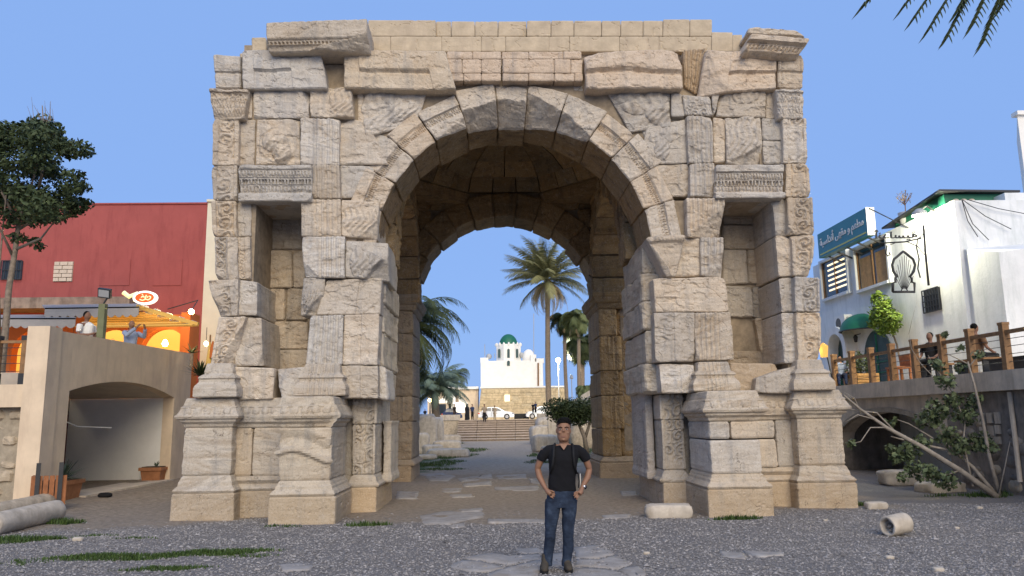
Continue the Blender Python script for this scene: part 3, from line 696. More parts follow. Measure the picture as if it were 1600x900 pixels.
# right
tr_ = (1.0, .95, .87, 1)
pedestal(1248, 1321, 710, 15.33, 18.3, col=tr_, **ZL)
pedestal(1160, 1247, 710, 15.62, 18.2, col=(.98, .93, .86, 1), pl=.06, corn=.10, split=[(0, .62, .62, 1), (0, .62, 0, .6), (.62, 1, 0, 1)], zc0=1.68, zc1=2.22, zp=.48, zbm=.76)
pedestal(1110, 1190, 710, 14.43, 15.9, col=tr_, split=[(0, .42, .66, 1), (.43, 1, .66, 1), (0, 1, 0, .64)], zc0=1.68, zc1=2.24, zp=.47, zbm=.74)
a_, b_ = XZ(1035, 700, 16.0)[0], XZ(1069, 700, 16.0)[0]
inner_ped(a_, b_, 15.98, 1)
pcourse('wall_block', b_ + .02, XZ(1112, 700, 15.9)[0], 16.2, 17.8, [(.2, 0), (2.23, 0)], 'marble', col=(.78, .79, .82, 1))
pcourse('colonnette', a_ - .2, a_ - .03, 16.6, 18.2, [(.5, .03), (.62, .03), (.7, 0), (2.2, 0), (2.3, .03)], 'marble', col=(.85, .86, .9, 1))
# attic bases of the pilasters and of the lost columns, above the pedestals
def pbase(xl, xr, y, yf, yb, z0, z1, col, f=()):
    a = XZ(xl, y, yf)[0]; b = XZ(xr, y, yf)[0]; h = z1 - z0
    pcourse('pilaster_base', a, b, yf, yb, [(z0, .17), (z0 + h * .25, .17), (z0 + h * .33, .15), (z0 + h * .45, .09), (z0 + h * .52, .09), (z0 + h * .56, .12), (z0 + h * .62, .1), (z0 + h * .7, .03), (z0 + h, 0)], 'marble', cell=.02, col=col, feats=f)
pbase(320, 362, 590, 15.33, 17.6, 2.27, 2.93, tl_)
pbase(476, 530, 590, 15.32, 16.6, 2.27, 2.9, tl_, [flutes(.1, .9, 6, .03)])
pbase(1247, 1287, 590, 15.33, 17.6, 2.25, 2.86, tr_)
pbase(1092, 1140, 590, 15.32, 16.6, 2.26, 2.84, tr_, [flutes(.1, .9, 6, .03)])
# ---- inside of the arch: far piers, far ring, side arches, vault
def inner_stone(name, Q, yf, yb, axis='y', mat='ochre_marble', col=None, **k):
    kw = dict(cell=.045, r=.022, amp=.03, out=.016, nd=6, sidea=1.6); kw.update(k)
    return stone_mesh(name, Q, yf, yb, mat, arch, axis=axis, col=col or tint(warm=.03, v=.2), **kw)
YF0, YF1 = 23.7, 26.5
for sg in (-1, 1):
    xa_, xb_2 = (-5.2, -2.48) if sg < 0 else (m_ + 3.02, m_ + 5.2)
    MB().box(xa_, xb_2, YF0 + .2, YF1, 0, 9.6).build('core', MATS['mortar'], arch)
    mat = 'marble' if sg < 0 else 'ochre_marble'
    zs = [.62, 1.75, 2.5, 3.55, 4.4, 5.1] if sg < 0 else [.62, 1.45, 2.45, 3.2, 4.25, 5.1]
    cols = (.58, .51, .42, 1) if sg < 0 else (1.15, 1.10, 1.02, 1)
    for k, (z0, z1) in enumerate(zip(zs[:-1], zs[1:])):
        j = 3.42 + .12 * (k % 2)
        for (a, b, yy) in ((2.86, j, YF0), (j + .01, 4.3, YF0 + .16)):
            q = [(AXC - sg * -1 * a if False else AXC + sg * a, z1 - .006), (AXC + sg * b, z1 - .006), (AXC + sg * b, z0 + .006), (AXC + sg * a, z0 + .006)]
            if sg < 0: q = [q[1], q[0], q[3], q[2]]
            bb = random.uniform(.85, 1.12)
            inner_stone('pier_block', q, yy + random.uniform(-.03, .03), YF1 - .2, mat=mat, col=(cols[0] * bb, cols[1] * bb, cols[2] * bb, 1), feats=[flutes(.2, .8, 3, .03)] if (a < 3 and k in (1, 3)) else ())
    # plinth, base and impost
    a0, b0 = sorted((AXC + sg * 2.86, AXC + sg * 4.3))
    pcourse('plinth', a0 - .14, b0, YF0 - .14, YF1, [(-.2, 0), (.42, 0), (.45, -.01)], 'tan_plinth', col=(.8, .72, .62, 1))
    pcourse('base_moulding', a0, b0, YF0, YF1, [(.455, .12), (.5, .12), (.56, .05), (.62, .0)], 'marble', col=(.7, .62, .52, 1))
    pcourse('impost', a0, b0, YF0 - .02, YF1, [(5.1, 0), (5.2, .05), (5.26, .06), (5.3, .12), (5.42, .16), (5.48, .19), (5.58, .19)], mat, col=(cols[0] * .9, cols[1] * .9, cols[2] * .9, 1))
JF = np.linspace(-84, 84, 14)
for i in range(13):
    ri = 2.86 + random.uniform(-.07, .06)
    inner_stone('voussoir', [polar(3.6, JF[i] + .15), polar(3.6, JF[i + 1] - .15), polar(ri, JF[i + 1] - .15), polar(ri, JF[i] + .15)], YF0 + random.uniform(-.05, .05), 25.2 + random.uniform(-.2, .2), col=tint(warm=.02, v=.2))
# spandrel courses beside and above the far ring
for z0, z1 in ((5.7, 6.4), (6.4, 7.05), (7.05, 7.7), (7.7, 8.3), (8.3, 8.85)):
    for sg in (-1, 1):
        r = 3.62; zz = (z0 + z1) / 2 - ZC; xin = math.sqrt(max(0, r * r - zz * zz)) if zz < r else 0
        a, b = max(.02, xin), 4.3
        n = max(1, int((b - a) / .9)); xs = np.linspace(a, b, n + 1)
        for x0, x1 in zip(xs[:-1], xs[1:]):
            q = [(AXC + sg * x0, z1 - .01), (AXC + sg * x1, z1 - .01), (AXC + sg * x1, z0 + .01), (AXC + sg * x0, z0 + .01)]
            if sg < 0: q = [q[1], q[0], q[3], q[2]]
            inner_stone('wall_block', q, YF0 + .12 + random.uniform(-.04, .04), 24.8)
core3 = core
core3.v.clear(); core3.f.clear()
ring_core(YF0 + .25, 25.8, 3.05, 5.24, 9.3, 3.2)
for sg in (-1, 1):           # side arches, springing between near and far piers
    xo, xi = (AXC + sg * 5.2, AXC + sg * 2.75)
    yc, rr = 20.95, 2.75; n = 20
    for i in range(n):
        a, b = math.pi * i / n, math.pi * (i + 1) / n
        p, q = (yc - rr * math.cos(a), ZC - .1 + rr * math.sin(a)), (yc - rr * math.cos(b), ZC - .1 + rr * math.sin(b))
        x0, x1 = sorted((xo, xi))
        core3.hexa([(x0, p[0], p[1]), (x1, p[0], p[1]), (x1, q[0], q[1]), (x0, q[0], q[1]), (x0, p[0], 9.6), (x1, p[0], 9.6), (x1, q[0], 9.6), (x0, q[0], 9.6)])
    JS = np.linspace(-86, 86, 12)
    for i in range(11):
        def pl(r, a): return (yc + r * math.sin(R_(a)), ZC - .1 + r * math.cos(R_(a)))
        Q = [pl(3.5, JS[i] + .4), pl(3.5, JS[i + 1] - .4), pl(2.62, JS[i + 1] - .4), pl(2.62, JS[i] + .4)]
        f = -sg * 0
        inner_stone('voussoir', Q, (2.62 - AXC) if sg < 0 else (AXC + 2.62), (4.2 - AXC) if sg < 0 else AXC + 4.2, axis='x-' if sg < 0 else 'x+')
    # inner faces of near piers, looking into the crossing, and the wall over the side arch
    for k, (z0, z1) in enumerate(zip(ZJ[:-1], ZJ[1:])): pass
    for z0, z1 in ((7.9, 8.35), (8.35, 8.85)):
        for y0, y1 in ((18.3, 19.6), (19.6, 21.0), (21.0, 22.3), (22.3, 23.6)):
            if z0 < 8.2 and 19.5 < y0 < 22: continue
            inner_stone('wall_block', [(y0 + .01, z1 - .01), (y1 - .01, z1 - .01), (y1 - .01, z0 + .01), (y0 + .01, z0 + .01)], (2.66 - AXC) if sg < 0 else AXC + 2.66, (3.6 - AXC) if sg < 0 else AXC + 3.6, axis='x-' if sg < 0 else 'x+', cell=.08)
core3.box(-5.2, m_ + 5.2, 16.3, 26.4, 10.02, 10.12); core3.box(-5.2, m_ + 5.2, 24.9, 26.4, 8.75, 10.0)
core3.box(-5.2, -2.7, 17.9, 24.9, 9.5, 10.0); core3.box(m_ + 2.7, m_ + 5.2, 17.9, 24.9, 9.5, 10.0)
core3.build('core', MATS['mortar'], arch)
# corner slabs that turn the square into an octagon
for sx in (-1, 1):
    for sy in (-1, 1):
        cx_, cy_ = AXC, 21.0
        P = [(cx_ + sx * 2.9, cy_ + sy * 1.1), (cx_ + sx * 1.1, cy_ + sy * 2.9), (cx_ + sx * 1.3, cy_ + sy * 3.2), (cx_ + sx * 3.2, cy_ + sy * 3.2), (cx_ + sx * 3.2, cy_ + sy * 1.3)]
        MB().prism(P, lambda a, b: (a, b, 8.5), lambda a, b: (a, b, 8.84)).build('corner_slab', MATS['ochre_marble'], arch).color = (1.1, 1.05, 1, 1)
# octagonal vault of stepped courses
rad = [(2.95, 8.86), (2.72, 9.28), (2.2, 9.62), (1.4, 9.86), (.5, 9.98)]
for (r0, z0), (r1, z1) in zip(rad[:-1], rad[1:]):
    for k in range(8):
        w0, w1 = R_(22.5 + 45 * k), R_(67.5 + 45 * k); n = max(1, int(r0 * 1.1))
        for i in range(n):
            def pt(r, t, z): 
                a = np.array([math.cos(w0), math.sin(w0)]); b = np.array([math.cos(w1), math.sin(w1)])
                p = (a * (1 - t) + b * t) * r; return (AXC + p[0], 21.0 + p[1], z)
            t0, t1 = i / n + .008, (i + 1) / n - .008; j = random.uniform(-.03, .03); h = .3
            MB().hexa([pt(r0 + j, t0, z0), pt(r0 + j, t1, z0), pt(r0 + .5, t1, z0 + .02), pt(r0 + .5, t0, z0 + .02),
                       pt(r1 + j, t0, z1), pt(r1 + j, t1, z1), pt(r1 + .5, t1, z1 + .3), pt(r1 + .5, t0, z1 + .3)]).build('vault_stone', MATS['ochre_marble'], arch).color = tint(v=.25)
# ================================================================ materials for the surroundings
def zone_mat():
    t = NT('ground_mix'); at = t.new('ShaderNodeAttribute', attribute_name='zone'); sep = t.new('ShaderNodeSeparateColor'); t.t.links.new(at.outputs['Color'], sep.inputs[0])
    g = t.geo(rand=False)
    n = t.noise(g, 45, 3, .7); n2 = t.noise(g, 120, 2, .6); n3 = t.noise(g, .8, 5, .6)
    gr = t.ramp(n, [(.3, (.11, .10, .095)), (.5, (.21, .195, .185)), (.66, (.31, .295, .28)), (.8, (.42, .4, .38))])
    gr = t.mix(t.ramp(n3, [(.4, 0), (.7, .35)]), gr, (.17, .15, .13))
    di = t.ramp(t.noise(g, 9, 6, .7), [(.3, (.19, .15, .115)), (.55, (.32, .265, .205)), (.75, (.41, .35, .28))])
    di = t.mix(t.ramp(n2, [(.62, 0), (.75, .5)]), di, (.42, .38, .32))
    pa = t.ramp(t.noise(g, 5, 6, .7), [(.3, (.26, .21, .165)), (.6, (.40, .335, .265)), (.8, (.48, .42, .35))])
    col = t.mix(sep.outputs[0], di, gr); col = t.mix(sep.outputs[1], col, pa); col = t.mix(sep.outputs[2], col, (.06, .09, .03))
    t.color(col).rough(.95)
    b = t.bump(n, .9, .03); t.bump(t.noise(g, 14, 5, .7), .5, .04, b)
zone_mat()
def tone_mat(name, lo, hi, rough=.9):
    t = NT(name); at = t.new('ShaderNodeAttribute', attribute_name='tone'); f = t.new('ShaderNodeSeparateColor'); t.t.links.new(at.outputs['Color'], f.inputs[0])
    t.color(t.ramp(f.outputs[0], [(0, lo), (1, hi)])).rough(rough); return t
tone_mat('pebble', (.105, .098, .092), (.66, .62, .59))
def leaf_mat(name, lo, hi, tr=.25):
    t = tone_mat(name, lo, hi, .6); t.b.inputs['Transmission Weight'].default_value = 0
    t.b.inputs['Subsurface Weight'].default_value = 0
for nm, lo, hi in (('leaf_dark', (.02, .033, .014), (.085, .115, .045)), ('leaf_fig', (.035, .05, .025), (.15, .19, .09)), ('leaf_bright', (.07, .14, .02), (.28, .38, .06)), ('palm_green', (.05, .07, .025), (.20, .23, .09)),
                   ('palm_dry', (.26, .19, .09), (.50, .39, .22)), ('palm_olive', (.07, .08, .03), (.30, .28, .12)), ('palm_grey', (.06, .09, .06), (.2, .26, .19)), ('grass_blade', (.025, .05, .012), (.10, .16, .04)), ('leaf_hedge', (.015, .025, .010), (.06, .08, .025)), ('palm_shadow', (.02, .03, .012), (.07, .09, .03))):
    leaf_mat(nm, lo, hi)
plain('bark', (.22, .18, .14), .95, .35, 12, .6, 30); plain('fig_bark', (.29, .255, .215), .9, .25, 8, .4, 30); plain('palm_bark', (.26, .20, .14), .95, .35, 14, .8, 25)
plain('slab_stone', (.32, .295, .27), .9, .22, 5, .5, 25, dirt=(.25, .21, .17)); plain('frag_stone', (.50, .44, .36), .9, .22, 5, .6, 22, dirt=(.33, .27, .2))
plain('beige_render', (.70, .56, .40), .92, .10, 2.0, .25, 60, dirt=(.58, .45, .32)); plain('grey_render', (.58, .50, .40), .92, .12, 2.0, .25, 60)
plain('rubble_stone', (.42, .35, .26), .95, .3, 6, .7, 18); plain('rubble_mortar', (.34, .29, .22), .95, .25, 6, .6, 25)
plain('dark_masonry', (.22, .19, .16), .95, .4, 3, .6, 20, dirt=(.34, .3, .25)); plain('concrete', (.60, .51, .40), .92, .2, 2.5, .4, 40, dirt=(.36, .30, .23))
plain('red_paint', (.34, .088, .08), .85, .08, 1.2, .2, 50, dirt=(.25, .06, .058)); plain('cream_paint', (.68, .64, .50), .85, .06, 1.5, .15, 50)
plain('orange_paint', (.62, .17, .04), .8, .08, 1.5, .15, 50); plain('white_plaster', (.74, .76, .76), .85, .10, 1.2, .6, 10, dirt=(.54, .58, .57)); plain('white_wash', (.82, .80, .74), .85, .06, 1.6, .3, 20)
plain('grey_canvas', (.36, .34, .32), .8, .1, 3, .1, 80); plain('amber_canvas', (.72, .46, .12), .7, .1, 3, .1, 80)
plain('wood', (.27, .155, .075), .7, .3, 9, .3, 40); plain('bin_wood', (.30, .12, .05), .7, .25, 9, .3, 40); plain('terracotta', (.36, .16, .075), .85, .2, 6, .2, 40); plain('iron', (.025, .026, .028), .5, .2, 8, .1, 40, spec=.5)
plain('post_green', (.16, .17, .09), .6, .15, 4, .1, 40); plain('grey_metal', (.35, .36, .37), .4, .1, 4, .05, 40, spec=.5); plain('white_paint', (.78, .78, .76), .6, .05, 3, .05, 40)
plain('teal_sign', (.035, .22, .27), .45, .05, 2, .02, 40, spec=.4); plain('green_paint', (.012, .13, .075), .55, .12, 4, .05, 40, spec=.4); plain('door_green', (.05, .085, .085), .6, .2, 4, .1, 40); plain('shutter_wood', (.42, .24, .09), .6, .25, 6, .2, 30)
plain('yellow_stripe', (.65, .62, .18), .5, .03, 3, 0); plain('red_sign', (.65, .09, .03), .5, .05, 3, 0); plain('soil', (.09, .065, .045), .95, .3, 9, .5, 40); plain('rust', (.22, .12, .06), .9, .35, 9, .4, 30)
plain('car_paint', (.72, .74, .77), .25, .02, 1, 0, spec=.6); plain('rubber', (.02, .02, .02), .8, .1, 3, 0); plain('dark_cloth', (.012, .012, .014), .9, .2, 6, .2, 60); plain('chrome', (.5, .5, .52), .25, .05, 3, 0, metal=.9)
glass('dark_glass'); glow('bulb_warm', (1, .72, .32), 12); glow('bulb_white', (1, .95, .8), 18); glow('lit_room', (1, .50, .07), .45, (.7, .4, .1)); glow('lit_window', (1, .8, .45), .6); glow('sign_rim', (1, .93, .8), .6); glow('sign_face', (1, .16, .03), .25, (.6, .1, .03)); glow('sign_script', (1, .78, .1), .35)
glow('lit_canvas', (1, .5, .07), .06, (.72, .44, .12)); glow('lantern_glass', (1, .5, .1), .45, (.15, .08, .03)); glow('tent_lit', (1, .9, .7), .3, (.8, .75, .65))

# ================================================================ ground
def zone_fn(X, Y):
    n = fbm(X * .55, Y * .55, 2, 5, 4) * 1.3
    gravel = np.clip((14.9 + n * .9 + .03 * np.abs(X) - Y) / .5, 0, 1)
    gravel = np.maximum(gravel, np.clip((X - 7.6 + n) / .4, 0, 1) * np.clip((24 - Y) / 2, 0, 1))
    leftd = np.clip((-5.4 + n * .8 - X) / .5, 0, 1) * np.clip((Y - 13.9 - n) / .4, 0, 1)
    gravel = gravel * (1 - leftd)
    path = np.clip((Y - 26.5 - n) / .6, 0, 1)
    gn = fbm(X * .9, Y * .9, 9, 15, 4)
    grass = np.clip((Y - 27) / 1, 0, 1) * np.clip((np.abs(X - .6) - 2.6 - n) / .5, 0, 1) * np.clip(gn * 4 + .8, 0, 1)
    return gravel, path, grass
def height_fn(X, Y):
    h = .03 * fbm(X * .5, Y * .5, 0, 3, 3) + .012 * fbm(X * 2.2, Y * 2.2, 0, 8, 3)
    h = h + .16 * np.clip((-7.5 - X) / 2.5, 0, 1) * np.clip((Y - 14) / 2, 0, 1)
    return h * np.clip((60 - Y) / 20, 0, 1)
def axis_pts(lo, a, b, hi, st):
    core_ = list(np.arange(a, b, st)); l = []; d = st; x = a
    while x > lo: d *= 1.5; x -= d; l.append(max(x, lo))
    r = []; d = st; x = b
    while x < hi: d *= 1.5; x += d; r.append(min(x, hi))
    return np.array(l[::-1] + core_ + r)
gx = axis_pts(-1500, -13, 14, 1500, .12); gy = axis_pts(-60, 7.5, 30, 2500, .12)
GX, GY = np.meshgrid(gx, gy); GZ = height_fn(GX, GY)
idx = np.arange(GX.size).reshape(GX.shape)
gf = np.stack([idx[:-1, :-1], idx[:-1, 1:], idx[1:, 1:], idx[1:, :-1]], -1).reshape(-1, 4)
ground = mesh_obj('ground', np.stack([GX, GY, GZ], -1).reshape(-1, 3), gf, MATS['ground_mix'], None, True); tag(ground, kind='structure')
za, zb, zc_ = zone_fn(GX, GY)
ca = ground.data.color_attributes.new('zone', 'FLOAT_COLOR', 'POINT')
ca.data.foreach_set('color', np.stack([za, zb, zc_, np.ones_like(za)], -1).reshape(-1))
def gz(x, y):
    i = min(max(int(np.searchsorted(gx, x)) - 1, 0), len(gx) - 2); j = min(max(int(np.searchsorted(gy, y)) - 1, 0), len(gy) - 2)
    u = (x - gx[i]) / (gx[i + 1] - gx[i]); v = (y - gy[j]) / (gy[j + 1] - gy[j])
    return float(GZ[j, i] * (1 - u) * (1 - v) + GZ[j, i + 1] * u * (1 - v) + GZ[j + 1, i] * (1 - u) * v + GZ[j + 1, i + 1] * u * v)
def gpt(x, y, dz=0):
    p = atZ(x, y, 0); 
    for _ in range(3): p = atZ(x, y, gz(p[0], p[1]))
    return np.array([p[0], p[1], gz(p[0], p[1]) + dz])

def set_tone(o, tones):     # one tone per vertex
    ca = o.data.color_attributes.new('tone', 'FLOAT_COLOR', 'POINT'); t = np.asarray(tones, float)
    ca.data.foreach_set('color', np.stack([t, t, t, np.ones_like(t)], -1).reshape(-1))
# ---- gravel: loose stones
def pebbles(n):
    Y = 8.6 + (15.6 - 8.6) * rng.random(n * 2) ** 1.15; X = -9.5 + 20.5 * rng.random(n * 2)
    keep = np.abs(X / (Y * .72)) < 1.0
    z = zone_fn(X, Y)[0]; keep &= rng.random(n * 2) < np.clip(z * 1.1, .03, 1)
    X, Y = X[keep][:n], Y[keep][:n]; n = len(X)
    s = .007 + .012 * rng.random(n) ** 2.2 + .02 * (rng.random(n) > .995)
    base = np.array([[1, 0, 0], [0, 1, 0], [-1, 0, 0], [0, -1, 0], [0, 0, .8], [0, 0, -.4]], float)
    bf = np.array([[0, 1, 4], [1, 2, 4], [2, 3, 4], [3, 0, 4], [1, 0, 5], [2, 1, 5], [3, 2, 5], [0, 3, 5]])
    a = rng.random(n) * 6.28; c, sn = np.cos(a), np.sin(a)
    B = base[None] * (1 + .45 * rng.standard_normal((n, 6, 1)).clip(-1, 1)) * np.stack([s * (1 + .5 * rng.random(n)), s, s * .8], -1)[:, None]
    V = np.stack([B[..., 0] * c[:, None] - B[..., 1] * sn[:, None] + X[:, None], B[..., 0] * sn[:, None] + B[..., 1] * c[:, None] + Y[:, None], B[..., 2] + (height_fn(X, Y) + s * .25)[:, None]], -1).reshape(-1, 3)
    F = (bf[None] + (np.arange(n) * 6)[:, None, None]).reshape(-1, 3)
    o = mesh_obj('gravel', V, F, MATS['pebble']); tag(o, 'loose blue-grey gravel spread over the ground before the arch', 'gravel', kind='stuff')
    t = np.clip(.27 + .12 * rng.standard_normal(n) + .35 * (rng.random(n) > .985), 0, 1); set_tone(o, np.repeat(t, 6))
pebbles(80000)
# ---- grass
def grass(spots, name, label):
    V, F, T = [], [], []
    for (cx, cy, rx, ry, n, h) in spots:
        p = gpt(cx, cy)
        for _ in range(n):
            a, r = random.uniform(0, 6.28), math.sqrt(random.random()) * (1 + .25 * random.gauss(0, .5))
            x, y = p[0] + math.cos(a) * r * rx + .12 * math.sin(a * 3), p[1] + math.sin(a) * r * ry
            z = gz(x, y); hh = h * random.uniform(.35, 1.1) * (1.15 - r * .5); w = random.uniform(.004, .009) * (1 + h * 2)
            b, l = random.uniform(0, 6.28), random.uniform(.1, .7) * hh; dx, dy = math.cos(b), math.sin(b)
            o = len(V); V += [(x - dy * w, y + dx * w, z - .01), (x + dy * w, y - dx * w, z - .01), (x + dx * l * .4 + dy * w * .7, y + dy * l * .4 - dx * w * .7, z + hh * .6), (x + dx * l * .4 - dy * w * .7, y + dy * l * .4 + dx * w * .7, z + hh * .6), (x + dx * l, y + dy * l, z + hh)]
            F += [(o, o + 1, o + 2, o + 3), (o + 3, o + 2, o + 4)]; t = random.random(); T += [t * .5] * 2 + [t * .8] * 2 + [t]
    o = mesh_obj(name, V, F, MATS['grass_blade']); tag(o, label, 'grass', kind='stuff'); set_tone(o, T)
grass([(182, 872, .85, .22, 2600, .07), (335, 866, .75, .2, 2000, .08), (255, 890, .5, .15, 800, .06), (22, 846, .7, .3, 1600, .10), (100, 818, .25, .2, 600, .12), (12, 808, .4, .2, 700, .13), (150, 838, .3, .1, 200, .05), (30, 880, .3, .2, 200, .05), (215, 842, .25, .1, 150, .05), (390, 870, .3, .1, 160, .05)],
      'grass', 'low green grass growing in patches through the gravel')
grass([(330, 809, .55, .10, 1100, .13), (378, 800, .14, .12, 600, .22), (575, 822, .3, .06, 350, .11), (1152, 812, .4, .06, 500, .10), (1350, 790, .12, .1, 250, .1), (440, 823, .3, .05, 120, .06)], 'weeds', 'tufts of weeds along the foot of the arch')
# ---- paving slabs set in the ground
def slab(name, pts, top=.011, th=.10, mat='slab_stone', parent=ground):
    P = [gpt(*q) for q in pts]; n = len(P); zt = float(np.mean([p[2] for p in P])) + top
    c = np.mean([p[:2] for p in P], 0)
    # densify the outline so that the rim is broken
    R = []
    for i in range(n):
        a, b = P[i], P[(i + 1) % n]; L_ = np.linalg.norm(b[:2] - a[:2]); m = max(2, int(L_ / .09))
        for k in range(m):
            q = a[:2] + (b[:2] - a[:2]) * k / m; R.append(q + rng.standard_normal(2) * .014)
    R = np.array(R); n = len(R); V = []; F = []
    for (s, z) in ((1.02, zt - th), (1.0, zt - .02), (.97, zt), (.66, zt + .004), (.33, zt - .002)):
        for q in R:
            w = c + (q - c) * s; V.append((w[0], w[1], z))
    V.append((c[0], c[1], zt)); V = np.array(V); V[n * 2:, 2] += .010 * fbm(V[n * 2:, 0] * 3, V[n * 2:, 1] * 3, 0, 4, 3)
    for r in range(4):
        for k in range(n): F.append((r * n + k, r * n + (k + 1) % n, (r + 1) * n + (k + 1) % n, (r + 1) * n + k))
    for k in range(n): F.append((4 * n + k, 4 * n + (k + 1) % n, 5 * n))
    o = mesh_obj(name, V, F, MATS[mat], parent, True); o.color = tint(v=.12); return o
SL = [[(700, 886), (722, 876), (753, 879), (793, 887), (760, 895), (732, 893)], [(722, 873), (765, 864), (800, 870), (845, 866), (846, 874), (800, 884), (756, 877)], [(797, 886), (846, 876), (850, 886), (838, 904), (760, 904), (764, 897)],
      [(805, 858), (846, 856), (847, 864), (815, 866)], [(897, 856), (930, 852), (962, 866), (935, 874), (900, 872)], [(900, 875), (935, 876), (964, 869), (990, 882), (966, 890), (925, 886), (898, 886)], [(896, 889), (922, 888), (962, 893), (990, 904), (892, 904)], [(965, 892), (994, 884), (1012, 896), (1000, 904), (992, 903)], [(855, 868), (895, 862), (896, 884), (856, 886)],
      [(437, 884), (470, 880), (492, 884), (478, 893), (440, 893)], [(388, 858), (430, 855), (440, 860), (395, 864)], [(1122, 861), (1160, 866), (1168, 875), (1126, 870)], [(1160, 863), (1222, 863), (1224, 868), (1185, 872)],
      [(655, 806), (690, 799), (755, 795), (757, 808), (700, 820), (662, 820)], [(700, 822), (725, 818), (727, 824), (706, 826)], [(716, 796), (754, 794), (752, 799), (722, 801)], [(702, 773), (738, 772), (738, 777), (706, 778)], [(715, 748), (768, 741), (770, 748), (720, 754)], [(775, 743), (822, 741), (823, 748), (776, 750)], [(722, 757), (768, 751), (768, 759), (725, 761)], [(655, 742), (690, 739), (712, 744), (700, 752), (672, 752)],
      [(826, 748), (842, 747), (843, 757), (830, 756)], [(760, 812), (850, 811), (852, 817), (762, 818)], [(620, 768), (655, 768), (652, 780), (618, 780)], [(690, 764), (722, 763), (720, 769), (692, 770)], [(968, 769), (994, 768), (994, 774), (972, 775)], [(940, 806), (985, 804), (986, 809), (944, 811)], [(772, 762), (842, 760), (842, 767), (774, 768)]]
for q in SL: slab('paving_slab', q)
# ---- loose fragments and drums
def boulder(name, c, r, label, cat, group=None, mat='frag_stone', sq=.5, seed=1, rot=0, col=None):
    """irregular squared stone: superellipsoid with noise"""
    n, m = 30, 20; V = []
    for i in range(m + 1):
        p = math.pi * i / m - math.pi / 2
        for k in range(n):
            w = 2 * math.pi * k / n
            f = lambda v: math.copysign(abs(v) ** sq, v)
            V.append((f(math.cos(p)) * f(math.cos(w)), f(math.cos(p)) * f(math.sin(w)), f(math.sin(p))))
    V = np.array(V); s = 1 + .13 * fbm(V[:, 0] * 1.6 + seed, V[:, 1] * 1.6, V[:, 2] * 1.6, seed, 4) + .03 * fbm(V[:, 0] * 7, V[:, 1] * 7, V[:, 2] * 7, seed, 2)
    V = V * s[:, None] * np.array(r); ca_, sa_ = math.cos(rot), math.sin(rot)
    V = np.stack([V[:, 0] * ca_ - V[:, 1] * sa_ + c[0], V[:, 0] * sa_ + V[:, 1] * ca_ + c[1], V[:, 2] + c[2]], -1)
    F = [(i * n + k, i * n + (k + 1) % n, (i + 1) * n + (k + 1) % n, (i + 1) * n + k) for i in range(m) for k in range(n)]
    o = mesh_obj(name, V, F, MATS[mat], None, True); o.color = col or tint(v=.1); tag(o, label, cat, group); return o
p = gpt(1045, 808); boulder('stone_block', (p[0], p[1], .10), (.42, .2, .13), 'low squared stone block lying against the right inner plinth', 'stone', seed=3, sq=.35, rot=-.05, col=(1.02, .98, .9, 1))
p = gpt(1369, 795); boulder('stone_fragment', (p[0], p[1], .06), (.2, .12, .07), 'small pale stone beside the right outer plinth corner', 'stone', seed=5, sq=.4)
p = gpt(1415, 757); boulder('fallen_block', (p[0], p[1], .16), (.62, .35, .2), 'long grey stone block lying before the dark vault', 'stone', seed=8, sq=.35, rot=-.1, col=(.8, .78, .75, 1))
p = gpt(1470, 768); boulder('fallen_block', (p[0], p[1], .10), (.5, .3, .13), 'low grey stone under the leaning fig branches', 'stone', seed=9, sq=.35, rot=.2, col=(.8, .78, .75, 1))
def drum(name, a, b, ra, rb, label, hollow=0, mat='frag_stone', seed=2):
    a, b = np.array(a, float), np.array(b, float); n = 40; m = 14; d = b - a; L_ = np.linalg.norm(d); d /= L_
    u = np.cross(d, (0, 0, 1)); u /= np.linalg.norm(u); w = np.cross(u, d); V = []; F = []
    prof_ = [(0, .90)] + [(t, 1) for t in np.linspace(.02, .98, m)] + [(1, .9)]
    for t, s in prof_:
        for k in range(n):
            q = 2 * math.pi * k / n; r = (ra + (rb - ra) * t) * s
            r *= 1 + .03 * math.sin(q * 3 + seed + t * 2) * math.sin(q * 2 + t * L_ * 3 + seed) + .012 * math.sin(t * L_ * 17 + q * 7)
            V.append(tuple(a + d * L_ * t + u * r * math.cos(q) + w * r * math.sin(q)))
    R = len(prof_)
    for i in range(R - 1):
        for k in range(n): F.append((i * n + k, i * n + (k + 1) % n, (i + 1) * n + (k + 1) % n, (i + 1) * n + k))
    F.append(tuple((R - 1) * n + k for k in range(n)))
    root = None
    if hollow:
        o = len(V)
        for (t, s) in ((.01, .74), (.25, .66), (.3, .3)):
            for k in range(n):
                q = 2 * math.pi * k / n; r = ra * s * (1 + .1 * math.sin(q * 5 + t * 9))
                V.append(tuple(a + d * L_ * t + u * r * math.cos(q) + w * r * math.sin(q)))
        for k in range(n): F.append((o + k, o + (k + 1) % n, (k + 1) % n, k))
        for i in range(2):
            for k in range(n): F.append((o + (i + 1) * n + k, o + (i + 1) * n + (k + 1) % n, o + i * n + (k + 1) % n, o + i * n + k))
        F.append(tuple(o + 2 * n + k for k in range(n))[::-1])
    else: F.append(tuple(range(n))[::-1])
    ob = mesh_obj(name, V, F, MATS[mat], None, True); ob.color = tint(v=.08); tag(ob, label, 'stone'); return ob
p = gpt(1386, 838)
dr = drum('column_stub', (p[0], p[1] - .02, .14), (p[0] + .36, p[1] + .14, .17), .145, .15, 'short broken column drum lying on the gravel at right', hollow=1)
rr_ = random.Random(5); mb = MB()
for k in range(14):
    q, r = rr_.uniform(0, 6.28), rr_.uniform(0, .08); mb.ell((p[0] + .07 + rr_.uniform(-.01, .02), p[1] + .02 + r * math.cos(q), .14 + r * math.sin(q)), (.03, .026, .026), 6, 4)
